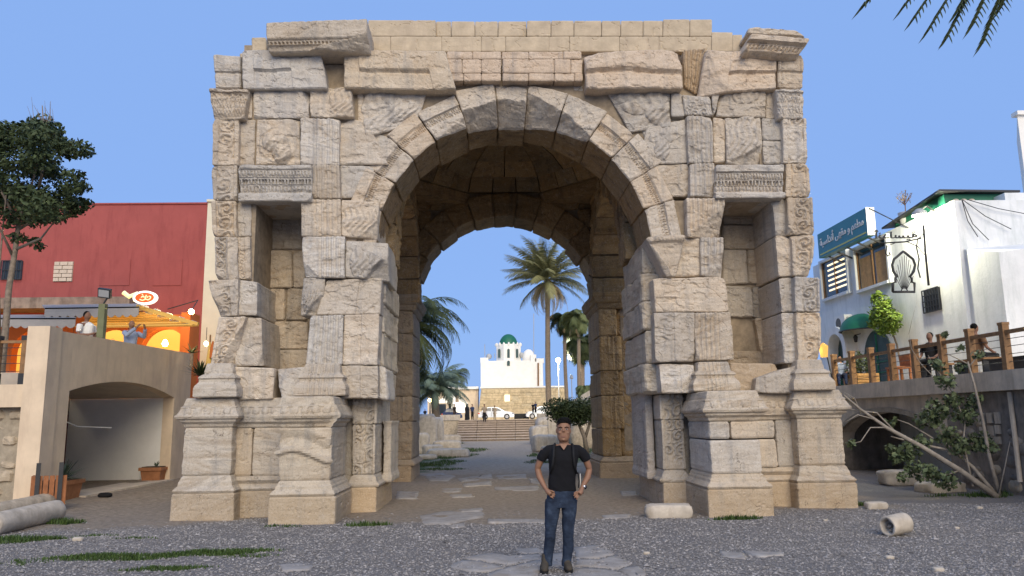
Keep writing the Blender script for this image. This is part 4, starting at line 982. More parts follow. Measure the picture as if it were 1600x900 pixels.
mb.build('rubble_filling', MATS['dark_masonry'], dr)
a, b = gpt(-18, 838), gpt(88, 812)
drum('fallen_column', (a[0], a[1], a[2] + .17), (b[0], b[1], b[2] + .17), .19, .2, 'smooth grey column shaft lying in the grass at lower left', seed=4)
a, b = gpt(-30, 812), gpt(70, 796)
drum('fallen_column', (a[0], a[1] + .1, a[2] + .13), (b[0], b[1] + .1, b[2] + .13), .2, .2, 'rough yellowish stone shaft lying behind the grey column', mat='rubble_stone', seed=9)
for i, (x, y, s, c, lb) in enumerate([(122, 845, .06, (.9, .9, .95, 1), 'whitish lump of stone between the grass and the left drums'), (504, 812, .03, (1.2, 1.2, 1.2, 1), 'tiny white stone at the foot of the left projecting pedestal'), (1010, 866, .035, (1.2, 1.2, 1.15, 1), 'small white stone on the gravel right of the man'), (1290, 814, .03, (1.3, 1.3, 1.3, 1), 'tiny white stone in front of the right outer plinth'), (1495, 826, .03, (1.2, 1.2, 1.2, 1), 'small white stone right of the broken column drum'), (1390, 873, .04, (1.1, 1.1, 1.1, 1), 'small pale stone below the broken column drum'), (1466, 893, .05, (1.1, 1.1, 1.1, 1), 'flat pale stone near the bottom right edge'), (1530, 795, .045, (1.2, 1.2, 1.2, 1), 'small white stone below the fig trunk base')]):
    p = gpt(x, y); boulder('pale_pebble', (p[0], p[1], p[2] + s * .4), (s * 1.3, s, s * .6), lb, 'stone', 'pale stones scattered on the gravel', seed=20 + i, sq=.6, col=c)
p = gpt(164, 777); boulder('dark_lump', (p[0], p[1], p[2] + .05), (.15, .1, .06), 'small black lump lying on the dirt left of the arch', 'debris', mat='dark_cloth', seed=3, sq=.7)
# ================================================================ left side: terrace, bridge wall, cafe
XL = -9.5; TZ = 2.62            # plane of the bridge wall, terrace level
def lit(name, loc, e, c, r=.08):
    l = bpy.data.lights.new(name, 'POINT'); l.energy = e; l.color = c; l.shadow_soft_size = r
    o = bpy.data.objects.new(name, l); o.location = loc; COL.objects.link(o); return o
# terrace deck behind the wall
tag(MB().box(-60, -12.62, 17.6, 60, TZ - .45, TZ).build('terrace_deck', MATS['concrete']), kind='structure')
# bridge wall with a segmental opening, parapet on top
bw = tag(empty('parapet_wall', (XL, 20, 0)), 'beige rendered bridge wall with a low arched opening left of the arch', 'wall')
mb = MB(); y0, y1 = 18.02, 23.95; zs_, za_ = 2.55, 2.88; n = 24
def arcz(y): t = (y - y0) / (y1 - y0) * 2 - 1; return zs_ + (za_ - zs_) * (1 - t * t)
ZT0, ZT1 = 3.84, 3.98
def zt(y): return ZT0 + (ZT1 - ZT0) * (y - 17) / 8
for i in range(n):
    a, b = y0 + (y1 - y0) * i / n, y0 + (y1 - y0) * (i + 1) / n
    mb.hexa([(XL - .32, a, arcz(a)), (XL, a, arcz(a)), (XL, b, arcz(b)), (XL - .32, b, arcz(b)), (XL - .32, a, zt(a)), (XL, a, zt(a)), (XL, b, zt(b)), (XL - .32, b, zt(b))])
mb.build('arch_span', MATS['beige_render'], bw)
mb = MB()
for i in range(n):
    a, b = y0 + (y1 - y0) * i / n, y0 + (y1 - y0) * (i + 1) / n
    mb.hexa([(-12.6, a, arcz(a)), (XL - .322, a, arcz(a)), (XL - .322, b, arcz(b)), (-12.6, b, arcz(b)), (-12.6, a, 2.98), (XL - .322, a, 2.98), (XL - .322, b, 2.98), (-12.6, b, 2.98)])
mb.build('soffit_vault', MATS['grey_render'], bw)
MB().box(-12.6, XL - .33, 24.31, 27, 2.2, TZ).build('deck_strip', MATS['grey_render'], bw)
MB().hexa([(XL - .32, 17.25, -.1), (XL, 17.25, -.1), (XL, y0, -.1), (XL - .32, y0, -.1), (XL - .32, 17.25, zt(17.25)), (XL, 17.25, zt(17.25)), (XL, y0, zt(y0)), (XL - .32, y0, zt(y0))]).build('pier', MATS['beige_render'], bw)
MB().hexa([(XL - .32, y1, -.1), (XL, y1, -.1), (XL, 25.2, -.1), (XL - .32, 25.2, -.1), (XL - .32, y1, zt(y1)), (XL, y1, zt(y1)), (XL, 25.2, zt(25.2)), (XL - .32, 25.2, zt(25.2))]).build('pier', MATS['beige_render'], bw)
MB().box(XL - .42, XL + .05, 16.95, 17.45, -.1, 3.9).build('corner_pillar', MATS['beige_render'], bw)
# passage under the bridge: side walls, back, floor
ps = tag(empty('underpass', (-11.5, 21, 0)), 'shadowed passage room under the left bridge with a pale side wall', 'passage')
MB().box(-12.6, XL - .33, 23.97, 24.3, -.1, 2.56).build('pale_wall', MATS['white_wash'], ps)
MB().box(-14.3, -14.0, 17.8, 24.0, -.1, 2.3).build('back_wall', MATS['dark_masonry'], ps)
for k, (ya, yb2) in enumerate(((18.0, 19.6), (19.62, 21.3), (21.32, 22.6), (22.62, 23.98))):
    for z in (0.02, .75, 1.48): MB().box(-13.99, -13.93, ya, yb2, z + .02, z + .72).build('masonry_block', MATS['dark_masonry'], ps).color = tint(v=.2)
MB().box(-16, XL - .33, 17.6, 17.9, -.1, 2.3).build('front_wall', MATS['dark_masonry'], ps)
MB().bar((-11.2, 19.5, 2.25), (-10.6, 20.6, 1.75), .03).bar((-10.6, 20.6, 1.75), (-10.2, 21.6, 1.7), .03).build('pipe', MATS['white_paint'], ps)
MB().box(-14, XL - .4, 18.05, 23.9, -.05, .10).build('floor', MATS['concrete'], ps)
# front retaining wall with slab edge, rubble stones
fw = tag(empty('retaining_wall', (-11, 17.3, 0)), 'rubble stone retaining wall under the terrace at the left edge', 'wall')
MB().box(-16, XL - .5, 17.32, 17.7, -.1, 2.2).build('mortar_bed', MATS['rubble_mortar'], fw)
MB().box(-16, XL - .42, 17.05, 17.75, 2.18, 2.66).build('slab_edge', MATS['beige_render'], fw)
rs_ = random.Random(11); z = .02
row = 0
while z < 2.1:
    h = rs_.uniform(.22, .36); h = min(h, 2.16 - z); x = -13.2 - rs_.random() * .3
    while x < XL - .9:
        w = rs_.uniform(.25, .55)
        if rs_.random() < .8: stone_mesh('rubble_stone', [(x + .02, z + h - .02), (x + w - .02, z + h - .02), (x + w - .02, z + .02), (x + .02, z + .02)], 17.25 + rs_.uniform(-.03, .03), 17.45, 'rubble_stone', fw, cell=.07, r=.09, amp=.05, out=.05, nd=1, rchip=1)
        x += w
    z += h
# railing on the terrace
def post(mb_, x, y, z0, z1, s=.075): mb_.box(x - s, x + s, y - s, y + s, z0, z1)
rl = tag(empty('terrace_railing', (-10.8, 17.25, TZ)), 'wooden post and wire railing at the left edge of the terrace', 'railing')
for x in (-10.05, -10.68, -12.0):
    MB().box(x - .075, x + .075, 17.12, 17.27, 2.66, 3.62).build('post', MATS['wood'], rl); MB().box(x - .085, x + .085, 17.11, 17.28, 3.62, 3.72).build('post_cap', MATS['iron'], rl); MB().box(x - .085, x + .085, 17.11, 17.28, 2.66, 2.9).build('post_shoe', MATS['iron'], rl)
for z in (2.95, 3.12, 3.29, 3.46): MB().tube([(-10.05, 17.2, z), (-10.68, 17.2, z), (-12, 17.2, z), (-13.5, 17.2, z)], .008, 5).build('wire', MATS['iron'], rl)
MB().box(-13.5, -10.0, 17.17, 17.23, 3.56, 3.62).build('top_rail', MATS['wood'], rl)
# ---- red building
rb = tag(empty('red_building', (-16, 30, TZ)), 'large red painted building side behind the cafe terrace', 'building')
RX0, RX1, RY, RZ = -34, -11.0, 30.0, 10.3
MB().box(RX0, RX1, RY, RY + 8, 0, RZ).build('wall', MATS['red_paint'], rb)
MB().box(RX0, RX1 + .03, RY - .05, RY + .3, RZ, RZ + .06).build('coping', MATS['red_paint'], rb)
def rp(x, y): return atY(x, y, RY)
def rect(x0, y0_, x1, y1_, Y): a, b = atY(x0, y0_, Y), atY(x1, y1_, Y); return a[0], b[0], b[2], a[2]
x0, x1, z0, z1 = rect(5, 408, 34, 437, RY)
MB().box(x0, x1, RY - .03, RY + .0, z0, z1).build('window', MATS['dark_glass'], rb)
w_ = MB()
for k in range(6): w_.bar((x0 + (x1 - x0) * k / 5, RY - .1, z0), (x0 + (x1 - x0) * k / 5, RY - .1, z1), .025)
for k in range(3): w_.bar((x0, RY - .1, z0 + (z1 - z0) * k / 2), (x1, RY - .1, z0 + (z1 - z0) * k / 2), .025)
w_.build('window_bars', MATS['iron'], rb)
x0, x1, z0, z1 = rect(86, 409, 113, 440, RY)
MB().box(x0, x1, RY - .01, RY + .05, z0, z1).build('bricked_window', MATS['rubble_mortar'], rb)
nr = 5
for r in range(nr):
    h = (z1 - z0) / nr; xs = [0, .45, 1] if r % 2 else [0, .3, .72, 1]
    for a, b in zip(xs[:-1], xs[1:]): MB().box(x0 + (x1 - x0) * a + .012, x0 + (x1 - x0) * b - .012, RY - .05 - random.random() * .02, RY - .005, z0 + r * h + .012, z0 + (r + 1) * h - .012).build('concrete_block', MATS['grey_render'], rb)
for q in ((158, 406, 202, 446), (241, 406, 283, 446)):
    x0, x1, z0, z1 = rect(*q, RY); MB().box(x0, x1, RY - .025, RY - .002, z0, z1).build('plaster_panel', MATS['red_paint'], rb)
x0, x1, z0, z1 = rect(-20, 470, 215, 480, RY - .5)
MB().box(x0, x1, RY - 1.2, RY, z0 - .1, z1).build('roof_ledge', MATS['dark_masonry'], rb)
cb = tag(empty('cream_building', (-9, 30.5, TZ)), 'cream rendered wall strip between the red building and the arch', 'building')
MB().box(RX1 + .02, -6.5, RY - .12, RY + 8, 0, RZ + .05).build('wall', MATS['cream_paint'], cb); MB().box(RX1 + .0, -6.4, RY - .2, RY + .1, RZ + .05, RZ + .14).build('coping', MATS['cream_paint'], cb)
# ---- cafe: orange arcade, awnings, pergola
cf = tag(empty('cafe_arcade', (-14, 27, TZ)), 'orange cafe arcade with lit round arches on the left terrace', 'cafe')
CY = 26.6
arcs = [atY(55, 545, CY)[0], atY(172, 545, CY)[0], atY(256, 545, CY)[0]]; ar = .78
zbase, zspr, ztop = TZ, 4.2, 5.45
mb = MB(); xs = -24.0; cx1 = atY(305, 520, CY)[0]
edges = []
for c in arcs: edges += [(c - ar, c + ar)]
prev = xs
for (a, b) in edges + [(cx1, cx1)]:
    mb.box(prev, a, CY, CY + .35, zbase, ztop) if a > prev else None
    if b > a:
        c = (a + b) / 2; n = 18
        for i in range(n):
            t0, t1 = math.pi * i / n, math.pi * (i + 1) / n
            p, q = (c - ar * math.cos(t0), zspr + ar * math.sin(t0)), (c - ar * math.cos(t1), zspr + ar * math.sin(t1))
            mb.hexa([(p[0], CY, p[1]), (q[0], CY, q[1]), (q[0], CY + .35, q[1]), (p[0], CY + .35, p[1]), (p[0], CY, ztop), (q[0], CY, ztop), (q[0], CY + .35, ztop), (p[0], CY + .35, ztop)])
    prev = b
mb.build('arcade_wall', MATS['orange_paint'], cf)
MB().box(cx1 - .3, cx1, CY - .5, CY - .002, TZ, ztop).build('side_wall', MATS['orange_paint'], cf)
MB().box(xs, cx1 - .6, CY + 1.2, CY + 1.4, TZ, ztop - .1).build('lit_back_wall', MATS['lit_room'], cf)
for i, (xx, yy, zz) in enumerate(((258, 536, 1), (176, 534, 0))):
    p = atY(xx, yy, CY - .15 if i == 0 else CY + .5); pd = tag(empty('pendant_lamp', (p[0], p[1], p[2])), ['glowing glass pendant lamp in the arch nearest the marble arch', 'pendant lamp in the arch behind the lamp post'][i], 'lamp', 'cafe pendant lamps')
    MB().lathe((p[0], p[1], p[2] - .12), [(.0, 0), (.07, .02), (.1, .1), (.06, .2), (.02, .24)], 12).build('globe', MATS['bulb_warm'] if i == 0 else MATS['lantern_glass'], pd, True)
    MB().tube([(p[0], p[1], p[2] + .1), (p[0], p[1], 4.55)], .012, 6).build('stem', MATS['iron'], pd)
lit('pendant_light', tuple(atY(258, 536, CY - .3)), 6, (1, .62, .2))
# awnings with scalloped valances
def awning(name, label, pts_back, pts_front, mat, val=.28, n=14):
    root = tag(empty(name, tuple((np.array(pts_front[0]) + np.array(pts_front[1])) / 2)), label, 'awning')
    b0, b1, f0, f1 = map(lambda q: np.array(q, float), (*pts_back, *pts_front))
    up = np.array([0, 0, .04])
    MB().hexa([f0, f1, b1, b0, f0 + up, f1 + up, b1 + up, b0 + up]).build('canvas', MATS[mat], root)
    m2 = MB(); N = n * 6; V = []; F = []
    for i in range(N + 1):
        t = i / N; p = f0 + (f1 - f0) * t; s = val * (.72 + .28 * abs(math.sin(math.pi * n * t)))
        V += [tuple(p + up), tuple(p - np.array([0, 0, s])), tuple(p + up + np.array([0, .02, 0])), tuple(p - np.array([0, -.02, s]))]
    for i in range(N): F += [(4 * i, 4 * i + 1, 4 * i + 5, 4 * i + 4), (4 * i + 2, 4 * i + 6, 4 * i + 7, 4 * i + 3), (4 * i + 1, 4 * i + 3, 4 * i + 7, 4 * i + 5)]
    m2.add(V, F).build('valance', MATS[mat], root); return root
AYf = 23.6
awning('awning', 'upper grey scalloped awning under the oval sign', (atY(66, 478, 26.4), atY(222, 476, 26.4)), (atY(70, 483, AYf), atY(217, 481, AYf)), 'grey_canvas', .28, 12)
awning('awning', 'lower grey scalloped awning at the left edge of the cafe', (atY(-60, 494, 26.4), atY(122, 493, 26.4)), (atY(-80, 499, AYf - .6), atY(118, 499, AYf - .6)), 'grey_canvas', .26, 14)
pg = tag(empty('lit_canopy', tuple(atY(230, 500, AYf))), 'yellow lit slatted canopy over the cafe terrace', 'canopy')
for k in range(7):
    t = k / 6; a, b = atY(122, 511 - 1 * t, AYf + .0) * (1 - t) + atY(150, 493, 26.3) * t, atY(304, 508, AYf) * (1 - t) + atY(236, 489, 26.3) * t
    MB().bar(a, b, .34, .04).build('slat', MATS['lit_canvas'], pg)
for k in range(5):
    p = atY(220 + k * 19, 481 + k * 6, AYf + .6 - .0 * k); MB().obox(p, (1, 0, .25), (0, 1, 0), (-.25, 0, 1), .16, .2, .03).build('pale_edge', MATS['white_paint'], pg)
MB().bar(atY(214, 479, AYf + .3), atY(310, 507, AYf + .3), .12, .12).build('edge_beam', MATS['amber_canvas'], pg)
for (cx_l, cy_l, cz_l, lb) in ((-13.2, 25.0, 4.62, 'small warm bulb under the middle of the lit canopy'), (-11.3, 24.6, 4.42, 'small warm bulb under the right end of the lit canopy')):
    cl_l = tag(empty('canopy_bulb', (cx_l, cy_l, cz_l)), lb, 'lamp'); MB().ell((cx_l, cy_l, cz_l), (.04, .04, .05), 10, 8).build('bulb', MATS['lantern_glass'], cl_l, True); MB().tube([(cx_l, cy_l, cz_l + .04), (cx_l, cy_l, cz_l + .6)], .008, 5).build('cord', MATS['iron'], cl_l)
lit('canopy_light', (-13.2, 25.0, 4.5), 7, (1, .55, .14)); lit('canopy_light', (-11.3, 24.6, 4.3), 4, (1, .6, .2))
# wall lamp, oval sign, floodlight, folded parasol
p = atY(299, 487, 25.2); wlmp = tag(empty('wall_lamp', tuple(p)), 'bright round bulb lamp on a bracket at the right end of the canopy', 'lamp')
MB().ell(p, (.09, .09, .09), 14, 10).build('bulb', MATS['bulb_warm'], wlmp, True); MB().tube([p + np.array([0, .05, .08]), p + np.array([0, .5, .45]), atY(262, 483, 26.2)], .018, 6).build('bracket', MATS['iron'], wlmp)
lit('wall_lamp_light', (p[0], p[1] - .2, p[2]), 30, (1, .62, .22))
so = tag(empty('oval_sign', tuple(atY(226, 465, 23.5))), 'glowing white and red oval sign with yellow script above the awning', 'sign')
c = atY(226, 465, 23.5); k_ = 23.5 / 1215
def ovl(rx, rz, y0_, y1_, n=40, tilt=.0):
    P = [(rx * math.cos(2 * math.pi * i / n), rz * math.sin(2 * math.pi * i / n)) for i in range(n)]
    return MB().prism(P, lambda a, b: (c[0] + a, y0_, c[2] + b), lambda a, b: (c[0] + a, y1_, c[2] + b))
ovl(18.5 * k_, 10.8 * k_, c[1], c[1] + .12).build('light_rim', MATS['sign_rim'], so); ovl(14.5 * k_, 7.8 * k_, c[1] - .012, c[1] + .01).build('face', MATS['sign_face'], so)
def stroke(mb_, pts, w, pl):      # flat lettering strokes on a plane: pl(u, v) -> point
    for (a, b) in zip(pts[:-1], pts[1:]): mb_.tube([pl(*a), pl(*b)], w, 6)
sm = MB(); pl_ = lambda u, v: (c[0] + u * k_, c[1] - .02, c[2] + v * k_)
for s_ in ([(-7, -3), (-3, -4.5), (1, -3.5), (2, 1), (3, 4)], [(2, -2.5), (6, -4), (9, -2), (10, 1), (7, 2)], [(-5, 0), (-2, 2.5), (0, 0)], [(4, 0), (6, 1.5)], [(-4, 4.5), (-2.5, 5)]): stroke(sm, s_, .018, pl_)
sm.build('script', MATS['sign_script'], so)
P0 = atY(202, 461, 23.6)
MB().tube([P0 + np.array([-.18, 0, .08]), P0 + np.array([0, 0, -.05]), P0 + np.array([.2, 0, .05]), P0 + np.array([.2, 0, -.2])], .07, 8).build('teapot_shape', MATS['sign_script'], so)
pb = atX(158, 523, -9.9); ptop = 4.84
fl = tag(empty('floodlight_post', (-9.9, pb[1], TZ)), 'dark post carrying a floodlight behind the parapet', 'lamp')
MB().box(-9.98, -9.82, pb[1] - .08, pb[1] + .08, 2.985, ptop).build('post', MATS['post_green'], fl)
q = np.array([-9.86, pb[1] - .05, ptop + .28])
MB().obox(q, (1, 0, -.15), (0, .9, .4), (.15, -.4, .9), .16, .05, .12).build('lamp_head', MATS['iron'], fl); MB().obox(q + np.array([0, -.05, -.02]), (1, 0, -.15), (0, .9, .4), (.15, -.4, .9), .13, .012, .09).build('lamp_glass', MATS['grey_metal'], fl)
MB().bar((-9.9, pb[1], ptop), (-9.78, pb[1] - .02, ptop + .2), .03).build('bracket', MATS['iron'], fl)
p = atY(327, 560, 23.5)
um = tag(empty('folded_parasol', (p[0], 23.5, TZ)), 'folded orange and yellow parasol beside the left pilaster', 'parasol')
MB().lathe((p[0], 23.5, 3.0), [(.14, 0), (.12, .3), (.06, .9), (.015, 1.25)], 12).build('canopy', MATS['amber_canvas'], um, True); MB().lathe((p[0] + .1, 23.45, 3.7), [(.08, 0), (.07, .3), (.02, .5)], 10).build('upper_canopy', MATS['orange_paint'], um, True); MB().tube([(p[0], 23.5, TZ), (p[0], 23.5, 4.4)], .025, 8).build('pole', MATS['wood'], um)
pl2 = atY(322, 537, 24.0); l2 = tag(empty('hanging_lamp', tuple(pl2)), 'small warm bulb hanging beside the folded parasol', 'lamp'); MB().ell(pl2, (.06, .06, .08), 12, 8).build('bulb', MATS['bulb_warm'], l2, True); MB().tube([pl2, pl2 + np.array([0, 0, .5])], .01, 5).build('cord', MATS['iron'], l2)
# ---- planters, bin, kerbs
def spiky(mb_, T, c, n, L_, w, up=.8, seed=0):
    r = random.Random(seed)
    for _ in range(n):
        a, e = r.uniform(0, 6.28), r.uniform(.25, 1.35) * up; l = L_ * r.uniform(.6, 1.1); dx, dy = math.cos(a), math.sin(a)
        o = len(mb_.v); ce, se = math.cos(e), math.sin(e); d = r.uniform(.1, .35) * l; t = r.random()
        for s, ww in ((0, w), (.45, w * .9), (.8, w * .5)):
            x, z = ce * l * s, se * l * s - d * s * s
            mb_.v += [(c[0] + dx * x - dy * ww, c[1] + dy * x + dx * ww, c[2] + z), (c[0] + dx * x + dy * ww, c[1] + dy * x - dx * ww, c[2] + z)]; T += [t, t]
        mb_.v.append((c[0] + dx * ce * l, c[1] + dy * ce * l, c[2] + se * l - d)); T.append(t)
        mb_.f += [(o, o + 1, o + 3, o + 2), (o + 2, o + 3, o + 5, o + 4), (o + 4, o + 5, o + 6)]
def pot(name, label, c, w, d, h, nleaf, L_, mat='palm_grey', seed=1, ph=1):
    r = tag(empty(name, tuple(c)), label, 'planter')
    x, y, z = c; t = .82
    MB().hexa([(x - w * t, y - d * t, z), (x + w * t, y - d * t, z), (x + w * t, y + d * t, z), (x - w * t, y + d * t, z), (x - w, y - d, z + h), (x + w, y - d, z + h), (x + w, y + d, z + h), (x - w, y + d, z + h)]).build('pot', MATS['terracotta'], r)
    MB().box(x - w - .03, x + w + .03, y - d - .03, y + d + .03, z + h - .08, z + h + .01).build('rim', MATS['terracotta'], r); MB().box(x - w * .9, x + w * .9, y - d * .9, y + d * .9, z + h, z + h + .03).build('soil', MATS['soil'], r)
    m2 = MB(); T = []; spiky(m2, T, (x, y, z + h), nleaf, L_, .02, 1, seed); o = m2.build('leaves', MATS[mat], r); set_tone(o, T); return r
pot('terracotta_planter', 'terracotta trough planter against the pale underpass wall', (atX(243, 752, -9.9)[0], atX(243, 752, -9.9)[1], .1), .3, .42, .42, 14, .3, seed=2)
pot('terracotta_planter', 'terracotta trough planter with dry spiky plants behind the bin', (-9.75, 18.5, .12), .25, .45, .42, 46, .75, 'palm_grey', seed=4)
tag(MB().box(XL - .9, XL + .1, 18.9, 24.0, .02, .16).build('kerb', MATS['concrete']), kind='structure')
b_ = gpt(73, 796); bn = tag(empty('litter_bin', tuple(b_)), 'slatted wooden litter bin on two dark posts at lower left', 'bin')
bx, by, bz = b_; dirx, diry = math.cos(.45), math.sin(.45)
for k in range(6):
    u = -.27 + k * .108; MB().obox((bx + u * dirx, by + u * diry, bz + .36), (dirx, diry, 0), (-diry, dirx, 0), (0, 0, 1), .045, .02, .32).build('slat', MATS['bin_wood'], bn)
for k in range(4):
    v = .06 + k * .1; MB().obox((bx - .29 * dirx - diry * v, by - .29 * diry + dirx * v, bz + .36), (diry, -dirx, 0), (dirx, diry, 0), (0, 0, 1), .045, .02, .32).build('slat', MATS['bin_wood'], bn)
for u in (-.2, .2): MB().obox((bx + u * dirx + diry * .04, by + u * diry - dirx * .04, bz + .42), (dirx, diry, 0), (-diry, dirx, 0), (0, 0, 1), .04, .025, .52).build('post', MATS['iron'], bn)
MB().obox((bx - diry * .2, by + dirx * .2, bz + .3), (dirx, diry, 0), (-diry, dirx, 0), (0, 0, 1), .24, .16, .28).build('liner', MATS['iron'], bn)
# plants on the terrace near the parasol
for i, (x, y, Y, n, L_, mt, lb) in enumerate(((300, 552, 23.8, 26, .45, 'palm_green', 'small spiky plant on the terrace above the bridge wall end'), (313, 588, 22.6, 60, .7, 'leaf_dark', 'dark agave with drooping blades beside the left pilaster base'))):
    c_ = atY(x, y, Y); r = tag(empty('spiky_plant', (c_[0], Y, c_[2])), lb, 'plant'); m2 = MB(); T = []; spiky(m2, T, c_, n, L_, .03, 1, i + 7); o = m2.build('leaves', MATS[mt], r); set_tone(o, T)
    MB().tube([(c_[0], Y, c_[2] - .4), c_], .05, 8).build('stem', MATS['palm_bark'], r)
MB_ = None
# ================================================================ right side: terrace, vault, white building
XR = 11.25; RZ2 = 2.66
tag(MB().box(XR, 60, 8, 60, RZ2 - .02, RZ2).build('terrace_floor', MATS['concrete']), kind='structure')
rt = tag(empty('terrace_wall', (XR + .3, 19, 0)), 'stained concrete terrace wall with a dark vaulted opening at right', 'wall')
MB().box(XR - .06, XR + .5, 8, 33, 2.24, RZ2 + .015).build('slab_edge', MATS['concrete'], rt)
vy0, vy1, vs0, va0 = 19.3, 25.6, .75, 1.82; n = 22; mb = MB()
def vz(y): t = (y - vy0) / (vy1 - vy0) * 2 - 1; return vs0 + (va0 - vs0) * math.sqrt(max(0, 1 - t * t))
for i in range(n):
    a, b = vy0 + (vy1 - vy0) * i / n, vy0 + (vy1 - vy0) * (i + 1) / n
    mb.hexa([(XR + .12, a, vz(a)), (XR + .6, a, vz(a)), (XR + .6, b, vz(b)), (XR + .12, b, vz(b)), (XR + .12, a, 2.24), (XR + .6, a, 2.24), (XR + .6, b, 2.24), (XR + .12, b, 2.24)])
mb.build('vault_front', MATS['concrete'], rt)
mb = MB()
for i in range(n):
    a, b = vy0 + (vy1 - vy0) * i / n, vy0 + (vy1 - vy0) * (i + 1) / n
    mb.hexa([(XR + .07, a, vz(a)), (XR + .2, a, vz(a)), (XR + .2, b, vz(b)), (XR + .07, b, vz(b)), (XR + .07, a, vz(a) + .13), (XR + .2, a, vz(a) + .13), (XR + .2, b, vz(b) + .13), (XR + .07, b, vz(b) + .13)])
mb.build('vault_rim', MATS['rubble_mortar'], rt)
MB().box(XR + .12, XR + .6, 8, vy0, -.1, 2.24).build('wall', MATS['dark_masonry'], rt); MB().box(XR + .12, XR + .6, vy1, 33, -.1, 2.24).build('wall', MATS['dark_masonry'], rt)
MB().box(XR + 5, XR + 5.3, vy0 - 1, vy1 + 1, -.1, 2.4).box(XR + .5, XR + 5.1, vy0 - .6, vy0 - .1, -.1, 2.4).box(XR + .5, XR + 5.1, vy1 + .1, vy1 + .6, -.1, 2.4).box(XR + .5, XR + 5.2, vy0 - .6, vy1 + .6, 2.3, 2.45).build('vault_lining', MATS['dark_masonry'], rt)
for i, (x, y, w, h) in enumerate([(1530, 645, 11, 20), (1543, 645, 10, 18), (1555, 644, 10, 20), (1532, 667, 10, 20), (1545, 665, 12, 18), (1556, 664, 9, 16), (1545, 682, 12, 12), (1556, 682, 10, 14)]):
    a, b = atX(x, y, XR + .1), atX(x + w - 1.5, y + h - 2, XR + .1)
    MB().box(XR + .06, XR + .14, min(a[1], b[1]), max(a[1], b[1]), b[2], a[2]).build('patch_stone', MATS['frag_stone'], rt)
rs_ = random.Random(4)
for k in range(60):
    y_, z_ = rs_.uniform(13, 19), rs_.uniform(.1, 1.9); s = rs_.uniform(.08, .2)
    MB().ell((XR + .13, y_, z_), (.06, s * 1.3, s * .8), 7, 5).build('wall_stone', MATS['rubble_stone'] if rs_.random() < .4 else MATS['dark_masonry'], rt, True)
MB().tube([(XR + .05, atX(1577, 640, XR)[1], 2.2), (XR + .05, atX(1577, 640, XR)[1], .3)], .05, 8).build('drain_pipe', MATS['concrete'], rt)
# railing
rl = tag(empty('terrace_railing', (XR + .05, 19, RZ2)), 'wooden post and wire railing along the right terrace edge', 'railing')
py = [atX(x, 560, XR + .08)[1] for x in (1574, 1519, 1474, 1430, 1394, 1361, 1331, 1303)] + [14.9]
for y_ in py: MB().box(XR, XR + .15, y_ - .075, y_ + .075, RZ2, 3.66).build('post', MATS['wood'], rl); MB().box(XR - .01, XR + .16, y_ - .085, y_ + .085, 3.66, 3.72).build('post_cap', MATS['wood'], rl)
MB().box(XR + .03, XR + .12, 13.5, max(py), 3.46, 3.54).build('top_rail', MATS['wood'], rl)
for z in (2.85, 3.02, 3.19, 3.35): MB().tube([(XR + .075, 13.5, z), (XR + .075, max(py), z)], .008, 5).build('wire', MATS['iron'], rl)
# ---- white building
WX, WY = 13.55, 21.5
wb = tag(empty('white_building', (WX + 3, WY + 4, RZ2)), 'white plastered restaurant building on the right terrace', 'building')
ztop = 7.86
def onW(x, y, off=0): return atX(x, y, WX - off)       # pixel onto the side wall plane
MB().box(WX, WX + 9, WY, 31.5, 0, ztop).build('wall', MATS['white_plaster'], wb)
MB().box(WX + .55, WX + 9, WY - .02, WY + 3, ztop, ztop + .0).build('roof_edge', MATS['white_plaster'], wb) if False else None
MB().hexa([(WX + .12, WY - 1.5, 0), (WX + 12, WY - 1.9, 0), (WX + 12, WY, 0), (WX + .12, WY, 0), (WX + .12, WY - 1.5, 6.0), (WX + 12, WY - 1.9, 7.4), (WX + 12, WY, 7.4), (WX + .12, WY, 6.4)]).build('lean_to_wall', MATS['white_plaster'], wb)
MB().box(WX + 1.6, WX + 9, WY + .1, WY + 4, ztop, ztop + .25).build('parapet', MATS['white_plaster'], wb)
def window(x0, y0_, x1, y1_, mat, nm, curtain=None):
    a, b = onW(x0, (y0_ + y1_) / 2), onW(x1, (y0_ + y1_) / 2); ya, yb2 = sorted((a[1], b[1])); zt_, zb_ = onW((x0 + x1) / 2, y0_)[2], onW((x0 + x1) / 2, y1_)[2]
    MB().box(WX - .02, WX + .05, ya, yb2, zb_, zt_).build(nm, MATS[mat], wb)
    f = MB(); t = .10
    f.box(WX - .14, WX + .02, ya - t, ya, zb_ - t, zt_ + t).box(WX - .14, WX + .02, yb2, yb2 + t, zb_ - t, zt_ + t).box(WX - .14, WX + .02, ya, yb2, zt_, zt_ + t).box(WX - .18, WX + .02, ya, yb2, zb_ - t, zb_)
    f.build('window_frame', MATS['white_plaster'], wb)
    m = (ya + yb2) / 2; MB().box(WX - .06, WX - .021, m - .03, m + .03, zb_, zt_).build('mullion', MATS['wood'], wb)
    MB().box(WX - .06, WX - .021, ya, ya + .05, zb_, zt_).build('sash', MATS['wood'], wb); MB().box(WX - .06, WX - .021, yb2 - .05, yb2, zb_, zt_).build('sash', MATS['wood'], wb)
    return ya, yb2, zb_, zt_
ya, yb2, zb_, zt_ = window(1287, 402, 1328, 462, 'dark_glass', 'window_pane')
for k in range(6):
    z = zb_ + .25 + k * .2; MB().box(WX - .05, WX - .022, ya + .12 + .03 * k, yb2 - .5, z, z + .06).build('lit_shelf', MATS['lit_window'], wb)
ya, yb2, zb_, zt_ = window(1341, 380, 1392, 447, 'dark_glass', 'window_pane')
